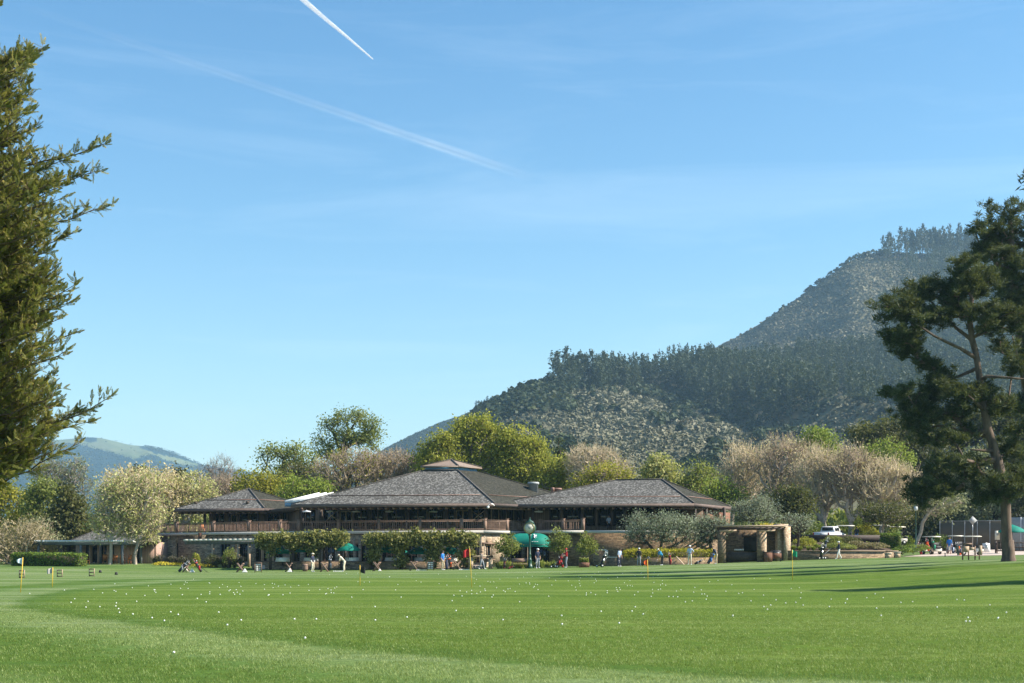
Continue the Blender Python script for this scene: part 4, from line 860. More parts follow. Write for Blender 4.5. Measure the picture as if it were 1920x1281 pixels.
lower = MB(); wallseg(lower, XY(318, 176), K0+np.array([.35, .35]), gz, DECK_B, .4, 0, 1); lower.build('stone_wall', MT['stone'], club, OG, uv=True)
# deck: slab edge as one pale band
front = [K0, K1, K2, K3, K4, K5, K6]
back = [XY(1372, 152), XY(1372, 166), XY(600, 172), XY(318, 178)]
mb = MB(); prism(mb, [*front, *back], DECK_B+.002, DECK_T-.02); mb.build('deck', MT['soffit'], club, OG)
mb = MB()
for a, b in zip(front[:-1], front[1:]): bar(mb, [*a, (DECK_B+DECK_T)/2], [*b, (DECK_B+DECK_T)/2], .14, DECK_T-DECK_B)
mb.build('deck_edge', MT['band'], club, OG)
# balcony rail, a section at a time
def rail(a, b, nposts, mat, baluster=.2, cols=None, post=.28, skipend=False):
    L = np.linalg.norm(b-a); pr = MB(); d = dirK(a, b)
    bar(pr, [*a, RAIL], [*b, RAIL], .16, .06); bar(pr, [*a, DECK_T+.12], [*b, DECK_T+.12], .07, .08); bar(pr, [*a, RAIL-.12], [*b, RAIL-.12], .06, .08)
    k = int(L/baluster); u = (np.arange(k)+.5)/k; A = np.array([[*lerp(a, b, t), DECK_T+.16] for t in u]); B = A.copy(); B[:, 2] = RAIL-.15
    frusta(pr, A, B, np.full(k, .036), np.full(k, .036), 4)
    o = pr.build('railing', mat, club, OG)
    pp = MB(); pts = cols if cols is not None else [lerp(a, b, i/(nposts-1)) for i in range(nposts)]
    for q in pts:
        pb = MB(); box(pb, (*q, (DECK_T+RAIL+.1)/2-.01), (post, post, RAIL+.14-DECK_T), math.atan2(d[1], d[0])); box(pb, (*q, RAIL+.16), (post*1.3, post*1.3, .05), math.atan2(d[1], d[0])); pb.build('post', mat, o, OG)
    for i in range(len(pts)-1):  # lesser posts between
        for f in (1/3, 2/3):
            q = lerp(pts[i], pts[i+1], f); bar(pp, [*q, DECK_T], [*q, RAIL-.04], .11, .11)
    pp.build('baluster_post', mat, o, OG); return o
def along(a, b, cols): return [a+dirK(a, b)*U(a, b, c) for c in cols]
e = .1
K = [inset(p, q, .1) for p, q in zip(front[:-1], front[1:])]
rail(*K[0], 0, MT['wood'], cols=along(*K[0], [297.5, 332, 400, 467, 525]))
rail(*K[1], 0, MT['wood'], cols=along(*K[1], [561, 635, 711, 788, 866]))
rail(K[2][0]+np.array([.12, 0]), K[2][1], 0, MT['wood'], cols=along(*K[2], [909, 950, 984]), baluster=.16)
rail(K[3][0]-np.array([1.0, -.5]), K[4][1], 0, MT['wood'], cols=along(K[3][0], K[4][1], [1014, 1056, 1093]))
# upper storey, set back under the eaves: boarded wall with glazing
def upper(a, b, spans, z1, wallm, frame=None, z0=DECK_T-.02, doorspans=(), zg=None):
    ops = []; fr = frame or MT['wood']
    pane_row(club, a, b, spans, DECK_T+.5, zg or z1-.25, fr, ops, fw=.09)
    pane_row(club, a, b, doorspans, DECK_T+.05, DECK_T+2.15, MT['tan'], ops, name='door', fw=.12, hand=True)
    mb = MB(); openwall(mb, a, b, z0, z1, .25, ops); mb.build('upper_wall', wallm, club, OG, uv=True)
ZE = 6.55
LA, LB_ = XY(392, 160.5), XY(540, 158.5)
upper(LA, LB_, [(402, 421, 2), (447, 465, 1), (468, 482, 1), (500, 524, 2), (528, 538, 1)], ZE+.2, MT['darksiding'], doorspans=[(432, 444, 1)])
mb = MB(); wallseg(mb, LA, LA+np.array([.4, 9.]), DECK_T, ZE+.2, .25, 0, -1); mb.build('upper_wall', MT['darksiding'], club, OG, uv=True); mb = MB(); wallseg(mb, LB_, XY(560, 149.5), DECK_T, ZE+.2, .25); mb.build('upper_wall', MT['darksiding'], club, OG, uv=True)
MA, MBp = XY(560, 149.0), XY(912, 144.2)
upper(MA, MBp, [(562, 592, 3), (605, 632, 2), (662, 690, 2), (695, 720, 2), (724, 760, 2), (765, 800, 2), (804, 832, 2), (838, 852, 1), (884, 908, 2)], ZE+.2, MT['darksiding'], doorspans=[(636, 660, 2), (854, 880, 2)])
FB = XY(998, 150.5)
upper(MBp, FB, [(915, 924, 1), (927, 938, 1), (941, 952, 1), (955, 966, 1), (969, 982, 1)], ZE+.15, MT['darkwood'], frame=MT['tan'])
RA_, RB_ = XY(985, 146.0), XY(1318, 143.2)
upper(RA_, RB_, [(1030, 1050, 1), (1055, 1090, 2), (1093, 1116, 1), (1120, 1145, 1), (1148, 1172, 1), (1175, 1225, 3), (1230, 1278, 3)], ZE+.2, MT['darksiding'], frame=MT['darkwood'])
mb = MB(); wallseg(mb, RB_, XY(1352, 150), DECK_T, ZE+.1, .25); mb.build('upper_wall', MT['redwood'], club, OG, uv=True); mb = MB(); wallseg(mb, XY(1345, 147.5), XY(1369, 149), DECK_T, ZE-.5, .2); mb.build('upper_wall', MT['redwood'], club, OG, uv=True)
# posts holding the eaves
def column(px, D, z0=DECK_T, z1=ZE, w_=.26, m='darkwood'):
    p = XY(px, D); mb = MB(); box(mb, (*p, (z0+z1)/2), (w_, w_, z1-z0)); mb.build('column', MT[m], club, OG)
for px, D in ((384, 158.6), (430, 157.9), (484, 157.2), (567, 147.6), (601, 147.2), (692, 145.8), (763, 144.9), (834, 144.0), (880, 143.3), (1000, 144.6), (1092, 142.9), (1172, 142.2), (1255, 141.4), (1303, 141.0), (1324, 143.5), (1358, 147.5)): column(px, D)
# roofs
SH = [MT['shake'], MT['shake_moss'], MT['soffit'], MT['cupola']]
eL, eR = XY(546, 142.7), XY(927, 139.8); eRB = XY(1140, 156.5); eLB = eL+(eRB-eR); Cc = np.array([-6.35, 149.2])
Tm = [Cc+.172*(p-(eL+eR+eRB+eLB)/4) for p in (eL, eR, eRB, eLB)]
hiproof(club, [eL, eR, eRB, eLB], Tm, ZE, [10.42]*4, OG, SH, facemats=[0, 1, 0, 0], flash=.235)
mb = MB(); q = [Cc+.95*(p-Cc) for p in Tm]; prism(mb, q, 10.40, 10.78); mb.build('clerestory', MT['skyglass'], club, OG)
Ce = [Cc+1.12*(p-Cc) for p in Tm]; hiproof(club, Ce, [Cc, Cc, Cc, Cc], 10.80, [11.62]*4, OG, [MT['cupola'], MT['cupola'], MT['soffit']], fh=.14, fmat=MT['cupola'], name='cupola_roof', flash=0)
wl, wr, wb = XY(925, 143.4), XY(1302, 139.8), XY(1370, 145.4); wb = XY(1370, 150.0); wlb = wl+(wb-wr)
rl, rr_ = XY(1155, 147.2), XY(1241, 145.8)
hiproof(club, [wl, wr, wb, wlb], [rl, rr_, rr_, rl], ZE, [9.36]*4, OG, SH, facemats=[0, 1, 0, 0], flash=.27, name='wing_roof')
pl, pr_, pb_ = XY(326, 157.9), XY(496, 155.3), XY(546, 159.6); pb_ = pr_+(pb_-pr_)*2.2; plb = pl+(pb_-pr_); ap = XY(467, 161)
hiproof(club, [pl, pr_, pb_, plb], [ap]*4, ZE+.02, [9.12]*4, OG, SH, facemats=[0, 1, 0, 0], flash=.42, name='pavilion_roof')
# link roof between pavilion and main roof, with the skylight
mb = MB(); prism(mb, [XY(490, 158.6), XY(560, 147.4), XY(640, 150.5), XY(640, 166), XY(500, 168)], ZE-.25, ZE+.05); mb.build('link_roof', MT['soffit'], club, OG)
s0, s1 = XY(535, 151.0), XY(602, 148.2); dk = dirK(s0, s1); nk = np.array([-dk[1], dk[0]])
mb = MB(); Ls = np.linalg.norm(s1-s0)
V = [(*s0, 6.75), (*s1, 6.75), (*(s1+nk*4), 6.75), (*(s0+nk*4), 6.75), (*s0, 7.2), (*(s1), 7.2), (*(s1+nk*4+dk*1.2), 8.15), (*(s0+nk*4+dk*1.2), 8.15)]
mb.add(V, BOXF); sk = mb.build('skylight', MT['greybeam'], club, OG)
mb = MB(); bar(mb, [*(s0-nk*.04), 6.97], [*(s1-nk*.04), 6.97], .06, .46); mb.build('glazing', MT['skyglass'], sk, OG)
mb = MB()
for i in range(6):
    t_ = i/5; a = np.array([*(s0+dk*Ls*t_), 7.26]); b = np.array([*(s0+dk*(Ls*t_+1.2)+nk*4), 8.21]); bar(mb, a, b, .26, .3)
bar(mb, [*(s0-nk*.06), 7.23], [*(s1-nk*.06), 7.23], .1, .12); mb.build('skylight_bar', MT['white'], sk, OG)
# rafter ends and hanging lamps under the eaves
mb = MB()
for a, b, n in ((eL, eR, 27), (wl, wr, 26), (pl, pr_, 14), (eR, lerp(eR, eRB, .36), 9), (wr, lerp(wr, wb, .42), 6), (pr_, lerp(pr_, pb_, .45), 5)):
    d = dirK(a, b); nk2 = np.array([-d[1], d[0]])
    for i in range(n):
        p = a+(b-a)*(i+.6)/n+nk2*.18; tube(mb, [(*p, ZE-.30), (*(p+nk2*2.6), ZE-.22)], .105, 8)
mb.build('rafter', MT['wood'], club, OG)
for px, D in ((668, 146.2), (730, 145.6), (813, 144.6), (1010, 145.2), (620, 147.6), (575, 148.2)):
    p = W(px, 959, D-.9); mb = MB(); lathe(mb, [(.02, .62), (.03, .1), (.42, .02), (.46, -.06), (.38, -.1)], p, 12); mb.build('hanging_lamp', MT['frosted'], club, OG)
for (px, py, D, r_, h_, m) in ((1000, 915, 151.5, .62, 1.1, 'grey'), (1036, 928, 147.2, .2, 1.35, 'copper'), (1044, 924, 148.0, .55, .85, 'copper')):
    p = W(px, py, D); mb = MB(); lathe(mb, [(r_*.82, -.9), (r_*.82, h_*.32), (r_, h_*.34), (r_, h_*.5), (r_*.9, h_*.56)], p, 16); mb.build('roof_vent', MT[m], club, OG)
for px, py, D in ((367, 943, 156.5), (464, 942, 157.0), (738, 933, 142.9), (876, 936, 141.6)):
    p = W(px, py, D); mb = MB(); box(mb, p, (.3, .3, .26)); mb.build('roof_vent', MT['soffit'], club, OG)
p = W(921, 948, 139.3); mb = MB(); tube(mb, [p+np.array([.3, .3, 0]), p+np.array([.1, 0, .18]), p+np.array([-.18, -.1, .12]), p+np.array([-.3, -.1, -.1])], .05, 8); ball(mb, p+np.array([-.3, -.1, -.17]), .13); mb.build('camera_bracket', MT['white'], club, OG)
# X braces in the shade at the right end of the balcony wall
for px0, px1 in ((885, 908), (612, 632)):
    mb = MB()
    Dm = 144.0 if px0 > 700 else 147.5
    a, b = W(px0, 958, Dm), W(px1, 958, Dm); c, e_ = W(px0, 976, Dm), W(px1, 976, Dm); bar(mb, a, e_, .07, .07); bar(mb, c+np.array([0, .03, 0]), b+np.array([0, .03, 0]), .07, .07)
    mb.build('brace', MT['tan'], club, OG)
# green barrel awning over the entrance, with a white bird emblem
aw0, aw1 = np.array([*XY(951, 140.7)]), np.array([*XY(1033, 139.5)])
def awning(par):
    mb = MB(); axis = dirK(aw0, aw1); out = np.array([axis[1], -axis[0]]); L = np.linalg.norm(aw1-aw0); n = 24; m = 9; V = []
    for i in range(n+1):
        u = i/n; e0 = min(u, 1-u)*L; rise = math.sin(math.acos(max(0, 1-min(e0/1.3, 1))))
        for j in range(m+1):
            t_ = (PI/2)*j/m; V.append((*(aw0+axis*u*L+out*(1.75*math.sin(t_)*(.25+.75*rise)-.1)), 2.62+1.12*math.cos(t_)*rise))
    F = [(i*(m+1)+j, i*(m+1)+j+1, (i+1)*(m+1)+j+1, (i+1)*(m+1)+j) for i in range(n) for j in range(m)]
    mb.add(V, F); V = np.array(V)
    for i in range(n):  # hanging valance
        a, b = V[i*(m+1)+m], V[(i+1)*(m+1)+m]; mb.add([a, b, b-np.array([0, 0, .22]), a-np.array([0, 0, .22])], [(0, 1, 2, 3)])
    o = mb.build('awning', MT['green'], par, OG, smooth=True)
    g = MB(); ii = 17
    def S2(u, t01):
        i = min(int(u*n), n-1); j = min(int(t01*m), m-1); fu = u*n-i; ft = t01*m-j; q = lambda a, b: V[a*(m+1)+b]
        p = (q(i, j)*(1-ft)+q(i, j+1)*ft)*(1-fu)+(q(i+1, j)*(1-ft)+q(i+1, j+1)*ft)*fu
        return p+np.array([*(out*.10), .07])
    bird = [(0, .0), (.16, -.06), (.2, .02), (.44, .1), (.62, .3), (.5, .42), (.72, .62), (.44, .6), (.5, .82), (.28, .66), (.2, .5), (.26, .34), (.12, .2)]
    for sgn in (1,):
        pts = [S2(.66+.15*x, .34+.42*y) for x, y in bird]; c = sum(pts)/len(pts); k = len(pts)
        g.add([c]+pts, [(0, i+1, (i+1) % k+1) for i in range(k)])
    for x in (.0, .3, .6, .9): a = S2(.66+.13*x, .87); b = S2(.66+.13*(x+.2), .87); bar(g, a, b, .05, .06)
    g.build('emblem', MT['white'], o, OG)
    f = MB(); tube(f, V[m::m+1], .03, 6); f.build('frame', MT['greenpaint'], o, OG)
awning(club)
# chimney-like stone pier at the left end, dark downpipe box on the band
mb = MB(); p = W(375, 1008, 152.3); box(mb, p, (.32, .3, 1.0)); mb.build('downpipe_head', MT['redwood'], club, OG)
# stair wall beside the entrance steps with pale coping
mb = MB(); q0, q1, q2, q3 = XY(1112, 137.6), XY(1137, 137.3), XY(1138, 137.3), XY(1166, 137.0)
wallseg(mb, q0, q1, -.1, 2.05, .4); wallseg(mb, q1, q3, -.1, 1.35, .4); sw = mb.build('stair_wall', MT['stone_brown'], club, OG, uv=True)
mb = MB(); bar(mb, [*(q0+(0, .2)), 2.09], [*(q1+(0, .2)), 2.09], .5, .09); bar(mb, [*(q1+(.1, .2)), 1.39], [*(q3+(0, .2)), 1.39], .5, .09); box(mb, (*(q1+(.0, .2)), 1.77), (.3, .52, .62)); mb.build('coping', MT['cream'], sw, OG)
# furniture and people seen through the balcony are things of their own; terrace floor below
ter = MB(); prism(ter, [XY(478, 137.6), XY(907, 135.4), XY(907, 139.6), XY(700, 141.6), XY(478, 146)], -.3, .62); o = ter.build('terrace', MT['path']); tag(o, kind='structure')

def garden_wall(name, label, pts, z1, mat, th=.4, z0=None, cope=None, cap=.08):
    P = [XY(*q) for q in pts]; root = thing(name, label, 'wall', [*P[0], float(G(*P[0]))]); org = np.array(root.location); mb = MB()
    for a, b in zip(P[:-1], P[1:]): wallseg(mb, a, b, float(G(*a))-.4 if z0 is None else z0, z1, th)
    mb.build('stonework', mat, root, org, uv=True)
    if cope:
        mb = MB()
        for a, b in zip(P[:-1], P[1:]):
            n = np.array([-dirK(a, b)[1], dirK(a, b)[0]])*th/2; bar(mb, [*(a+n), z1+cap/2], [*(b+n), z1+cap/2], th+.12, cap)
        mb.build('coping', cope, root, org)
    return root
garden_wall('terrace_wall', 'low stone wall of the dining terrace under the vine pergolas', [(472, 137.7), (700, 135.9), (878, 135.0)], .95, MT['stone_brown'], cope=MT['fascia'])
garden_wall('planter_wall', 'low brown stone planter wall beneath the clipped golden hedge', [(1166, 134.7), (1345, 134.4)], 1.35, MT['stone_brown'], cope=MT['fascia'], cap=.05)
garden_wall('retaining_wall', 'low stone retaining wall right of the fireplace', [(1472, 139.5), (1660, 140.5), (1684, 141.5)], 1.98, MT['stone_brown'], cope=MT['tan'], cap=.06)
# ---------------------------------------------------------------- low bungalow at the left
bun = thing('bungalow', 'low pinkish brown bungalow with grey shake roof half hidden by pale trees', 'bungalow', PX(230, 156)); OB = np.array(bun.location); _OG = OG; OG = OB
b0, b1, b2 = XY(142, 156.5), XY(225, 153.5), XY(294, 152.5); mb = MB(); ops = []
pane_row(bun, b0, b1, [(158, 167, 1), (170, 182, 1), (186, 200, 2), (204, 214, 2)], .7, 2.75, MT['tan'], ops, name='window'); openwall(mb, b0, b1, 0, 3.0, .25, ops)
mb.build('wall', MT['tan'], bun, OB, uv=True); mb = MB(); ops = []
pane_row(bun, b1, b2, [(256, 262, 1)], .7, 2.6, MT['darkwood'], ops, name='door', hand=True); openwall(mb, b1, b2, 0, 3.0, .25, ops); wallseg(mb, b2, b2+np.array([.2, 9]), 0, 3.0, .25); mb.build('wall', MT['siding'], bun, OB, uv=True); mb = MB(); wallseg(mb, b0+np.array([0, 9]), b0, 0, 3.0, .25)
mb.build('wall', MT['siding'], bun, OB, uv=True)
hiproof(bun, [XY(132, 154.8), XY(298, 151.4), XY(304, 163), XY(130, 166)], [XY(210, 160), XY(252, 159), XY(252, 159), XY(210, 160)], 3.1, [5.0]*4, OB, SH, fh=.2, flash=0)
mb = MB(); p = W(280, 990, 158); box(mb, p, (.9, .9, 2.0)); mb.build('chimney', MT['stone_pale_sunlit'], bun, OB, uv=True)
OG = _OG
def slat_pergola(label, p0, p1, depth, zt, posts, nslat, slatm, beamm, postm, joists=True, over=.5, sw=.07):
    """flat pergola: posts, two beams, cross slats"""
    a, b = XY(*p0), XY(*p1); d = dirK(a, b); n = np.array([-d[1], d[0]]); root = thing('pergola', label, 'pergola', [*a, float(G(*a))]); org = np.array(root.location)
    mb = MB()
    for k in (0, depth): bar(mb, [*(a-d*over+n*k), zt-.28], [*(b+d*over+n*k), zt-.28], .12, .3)
    mb.build('beam', beamm, root, org); mb = MB(); L = np.linalg.norm(b-a)
    for i in range(nslat):
        q = a+d*(L*i/(nslat-1)); bar(mb, [*(q-n*.45), zt-.02], [*(q+n*(depth+.45)), zt-.02], sw, .2)
    mb.build('slat', slatm, root, org)
    for px in posts:
        u = U(a, b, px)
        for k in (0, depth):
            q = a+d*u+n*k; mb = MB(); box(mb, (*q, (float(G(*q))-.2+zt-.43)/2), (.2, .2, zt-.43-float(G(*q))+.2), math.atan2(d[1], d[0])); mb.build('post', postm, root, org)
    return root
slat_pergola('long low grey pergola with white slat ends behind the clipped hedge', (68, 149.5), (232, 147.8), 4.5, 3.08, [72, 151.5, 229.5], 44, MT['white'], MT['greybeam'], MT['greybeam'])
slat_pergola('shaded pergola with sunlit white slats on the stone wall left of the terrace', (353, 146.5), (482, 140.2), 3.2, 3.15, [399, 447, 467], 15, MT['cream'], MT['greybeam'], MT['tan'], sw=.5)
# ---------------------------------------------------------------- vine covered pergolas of the dining terrace
def vine_pergola(label, c0, c1, D0, D1, posts, lobes, n):
    a, b = XY(c0, D0), XY(c1, D1); d = dirK(a, b); nn = np.array([-d[1], d[0]]); root = thing('vine_pergola', label, 'pergola', [*a, float(G(*a))]); org = np.array(root.location); zt = 2.95
    mb = MB()
    for k in (0, 2.2): bar(mb, [*(a+nn*k), zt], [*(b+nn*k), zt], .14, .24)
    for i in range(14): q = lerp(a, b, i/13); bar(mb, [*(q-nn*.3), zt+.18], [*(q+nn*2.6), zt+.18], .07, .14)
    mb.build('beam', MT['darkwood'], root, org)
    for px in posts:
        for k in (0, 2.2):
            q = a+d*U(a, b, px)+nn*k; mb = MB(); box(mb, (*q, 1.4), (.24, .24, 2.9)); mb.build('post', MT['darkwood'], root, org)
    Dm = (D0+D1)/2; tips = lobes_to_tips(lobes, Dm-.2, 320, depth=.55, shell=.6)
    k = rng.integers(0, len(tips), n); C = tips[k]+rng.normal(size=(n, 3))*.24
    u = rng.random(n//2); E = np.array([*a, zt+.3])+(np.array([*b, zt+.3])-np.array([*a, zt+.3]))*u[:, None]+np.array([*nn, 0])*(rng.random(n//2)*2.4-.3)[:, None]+rng.normal(size=(n//2, 3))*.2
    C = np.concatenate([C, E]); mb = MB(); leafcloud(mb, C, .24, .7, up=.3); mb.build('vine', LF['vine'], root, org)
    return root
vine_pergola('vine covered terrace pergola left of the single open green parasol', 482, 645, 136.4, 136.0, [507, 546, 600, 640], [(500, 1014, 20, 10), (525, 1010, 22, 9), (550, 1012, 20, 9), (580, 1014, 24, 12), (608, 1010, 24, 11), (632, 1012, 18, 12), (642, 1008, 10, 10), (508, 1025, 6, 14), (590, 1028, 12, 9), (545, 1022, 10, 10)], 8000)
vine_pergola('vine covered terrace pergola nearer the entrance with leaves hanging to the wall', 684, 892, 135.8, 135.2, [698, 752, 816, 880], [(700, 1018, 16, 12), (725, 1012, 24, 10), (755, 1012, 24, 11), (785, 1010, 22, 10), (815, 1015, 22, 15), (850, 1010, 24, 11), (876, 1014, 16, 14), (700, 1040, 9, 18), (752, 1042, 11, 22), (748, 1025, 14, 10), (812, 1042, 13, 22), (872, 1045, 14, 18), (780, 997, 7, 8)], 13000)
# ---------------------------------------------------------------- stone fireplace pavilion at the right
pav = thing('fireplace_pavilion', 'stone outdoor fireplace with tan timber pergola roof', 'pavilion', PX(1415, 138.2)); OP = np.array(pav.location); g0 = float(G(*XY(1400, 137)))-.3
A_, B_2 = XY(1345, 136.4), XY(1466, 136.0)
def pier(c0, c1, D, z1, dep, mat, name='stone_pier'):
    mb = MB(); wallseg(mb, XY(c0, D), XY(c1, D-.05), g0, z1, dep); return mb.build(name, MT[mat], pav, OP, uv=True)
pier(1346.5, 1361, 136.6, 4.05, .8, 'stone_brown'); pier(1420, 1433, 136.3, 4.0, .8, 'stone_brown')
mb = MB(); wallseg(mb, XY(1433, 136.35), XY(1437.5, 137.2), g0, 4.0, .3, 0); mb.build('stone_pier', MT['stone_pale_sunlit'], pav, OP, uv=True)  # sun side of the pier, its light painted in as paler stone
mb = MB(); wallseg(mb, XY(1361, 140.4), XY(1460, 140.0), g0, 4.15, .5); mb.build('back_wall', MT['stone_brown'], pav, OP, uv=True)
mb = MB(); c = [XY(1458, 138.6), XY(1478, 140.6), XY(1474, 142.6), XY(1450, 141.0)]; prism(mb, c, g0, 4.66); c2 = [XY(1469, 138.8), XY(1482.5, 140.0), XY(1482.5, 141.5), XY(1474, 141.5)]; prism(mb, c2, g0, 4.4); mb.build('chimney_stack', MT['stone_pale_sunlit'], pav, OP, uv=True)
mb = MB(); box(mb, W(1409, 1019, 139.9), (1.5, .25, 1.6)); mb.build('firebox', MT['black'], pav, OP)
mb = MB(); box(mb, W(1409, 1006, 139.75), (1.9, .4, .22)); mb.build('mantel', MT['darkwood'], pav, OP)
mb = MB(); box(mb, W(1392, 1044, 136.9), (2.95, .5, .85)); mb.build('counter', MT['darkwood'], pav, OP)
mb = MB(); zr = 4.36
for D_ in (136.5, 140.0): bar(mb, W(1344, 989, D_)*[1, 1, 0]+[0, 0, zr-.18], W(1466, 989, D_)*[1, 1, 0]+[0, 0, zr-.18], .14, .22)
mb.build('beam', MT['darkwood'], pav, OP); mb = MB()
for i in range(11): q = lerp(A_, B_2, i/10); bar(mb, [q[0], q[1]-.7, zr], [q[0], q[1]+4.6, zr], .09, .16)
mb.build('joist', MT['tan'], pav, OP); mb = MB(); bar(mb, [A_[0]-.2, A_[1]-.72, zr+.03], [B_2[0]+.1, B_2[1]-.72, zr+.03], .06, .12)
for x0, x1 in ((1349, 1381), (1423, 1454)): a, b = XY(x0, 136.3), XY(x1, 136.2); bar(mb, [*a, zr-.46], [*b, zr-.40], .1, .16)
mb.build('trim', MT['tan'], pav, OP)
mb = MB(); bar(mb, [A_[0]+3.4, A_[1]+1.2, zr+.12], [B_2[0]+1.0, B_2[1]+3.4, zr+.14], 2.4, .04); mb.build('roof_sheet', MT['greybeam'], pav, OP)
for k in range(7):
    mb = MB(); p = W(1378+k*2.6, 1032.5, 137); lathe(mb, [(.04, 0), (.05, .1), (.03, .16)], p, 6); o = mb.build('bottle', MT['white']); tag(o, 'small white bottle in the row on the dark counter of the fireplace', 'bottle', 'bottles on the fireplace counter')
# parking terrace and its bank
mb = MB(); bank = []
rows = [(141.2, 1.9), (144, 2.2), (147.5, 2.75), (149, 2.93), (158, 2.93), (185, 2.98), (215, 3.1)]
cols_ = [1470, 1500, 1540, 1580, 1620, 1650, 1676]; V = [];
for D, z in rows:
    for k, c in enumerate(cols_): V.append((*XY(c, D), z-.25*(k == 6)+.12*(fbm(np.array([c*.05]), np.array([D*.2]), 2, 4)[0]-.5)))
n = len(cols_); F = [(r*n+k, r*n+k+1, (r+1)*n+k+1, (r+1)*n+k) for r in range(len(rows)-1) for k in range(n-1)]
V2 = [(v[0], v[1], .2) for v in V]; m_ = len(V); mb.add(V+V2, F+[(k, k+m_, k+1+m_, k+1) for k in range(n-1)]+[(r*n+n-1, r*n+n-1+m_, (r+1)*n+n-1+m_, (r+1)*n+n-1) for r in range(len(rows)-1)]+[((r+1)*n, (r+1)*n+m_, r*n+m_, r*n) for r in range(len(rows)-1)])
o = mb.build('ground', MT['soil']); tag(o, kind='structure')
# pink concrete cart path laid on the ground
def sheet(name, mat, outline_px, lift=.03):
    """outline in photo columns and distances, draped over the ground"""
    xs = [XY(*q) for q in outline_px]; bm = bmesh.new(); vs = [bm.verts.new((p[0], p[1], 0)) for p in xs]; bm.faces.new(vs)
    for _ in range(4): bmesh.ops.subdivide_edges(bm, edges=bm.edges[:], cuts=1, use_grid_fill=True)
    bmesh.ops.triangulate(bm, faces=bm.faces[:])
    for v in bm.verts: v.co.z = float(G(v.co.x, v.co.y))+lift
    me = bpy.data.meshes.new(name); bm.to_mesh(me); bm.free(); me.materials.append(mat); o = bpy.data.objects.new(name, me); COL.objects.link(o); return tag(o, kind='structure')
def strip(name, mat, left, right, lift=.03, n=40):
    Ls = np.array([XY(*q) for q in left]); Rs = np.array([XY(*q) for q in right]); tt = np.linspace(0, 1, n)
    def res(A): s = np.r_[0, np.cumsum(np.linalg.norm(np.diff(A, axis=0), axis=1))]; s /= s[-1]; return np.stack([np.interp(tt, s, A[:, 0]), np.interp(tt, s, A[:, 1])], 1)
    Ls, Rs = res(Ls), res(Rs); m = 14; V = []
    for i in range(n):
        for j in range(m): p = lerp(Ls[i], Rs[i], j/(m-1)); V.append((*p, float(G(*p))+lift))
    mb = MB(); mb.add(V, [(i*m+j, i*m+j+1, (i+1)*m+j+1, (i+1)*m+j) for i in range(n-1) for j in range(m-1)]); o = mb.build(name, mat, smooth=True); return tag(o, kind='structure')
strip('cart_path', MT['path'], [(1690, 143.5), (1716, 150), (1742, 160), (1752, 176), (1700, 190)], [(2300, 137), (2300, 150), (2300, 160), (2200, 172), (2100, 190)])
# ---------------------------------------------------------------- the big pines at the right
def pine(label, D, trunk_px, limbs_px, lobes, n, D2=None, rb=.36, nt=420, lsz=.46, grp=None):
    lsz *= .82; n = int(n*1.5); base = PX(trunk_px[0][0], D); tr = [base-np.array([0, 0, .3])]+[W(p[0], p[1], D) for p in trunk_px[1:]]
    root = thing('pine_tree', label, 'pine tree', base, 0, grp); tips = lobes_to_tips(lobes, D, nt, depth=.9, shell=.35)
    N, P = skeleton(tr, tips, .25); mb = MB(); limbs(mb, N, P, len(tr), .028, rb, .42)
    for lp in limbs_px:
        pts = [W(p[0], p[1], D+p[2]) for p in lp]; tube(mb, pts, np.linspace(rb*.42, .05, len(pts)), 7)
    # flare at the foot
    lathe(mb, [(rb*1.75, -.35), (rb*1.5, .0), (rb*1.3, .25), (rb*1.16, .7), (rb*1.0, 1.5)], base, 14)
    mb.build('trunk', MT['bark_red'], root, base, smooth=True)
    ends = N[len(tr):]; m = 2600; k = rng.integers(0, len(ends), m); T = ends[k]+rng.normal(size=(m, 3))*np.array([.42, .42, .24])
    mb = MB(); q = rng.integers(0, m, n); d = rdir(n); d[:, 2] = d[:, 2]*.6+.55; d /= np.linalg.norm(d, axis=1)[:, None]
    C = T[q]+d*.16+rng.normal(size=(n, 3))*.10; b = np.cross(d, rdir(n)); b /= np.linalg.norm(b, axis=1)[:, None]; s = (lsz*(.6+.7*rng.random(n))/2)[:, None]
    ct = rng.random(m); quads(mb, C, d*s, b*s*.15, 0, np.clip(.5*ct[q]+.5*rng.random(n), 0, 1), True)
    mb.build('crown', LF['pine'], root, base); return root
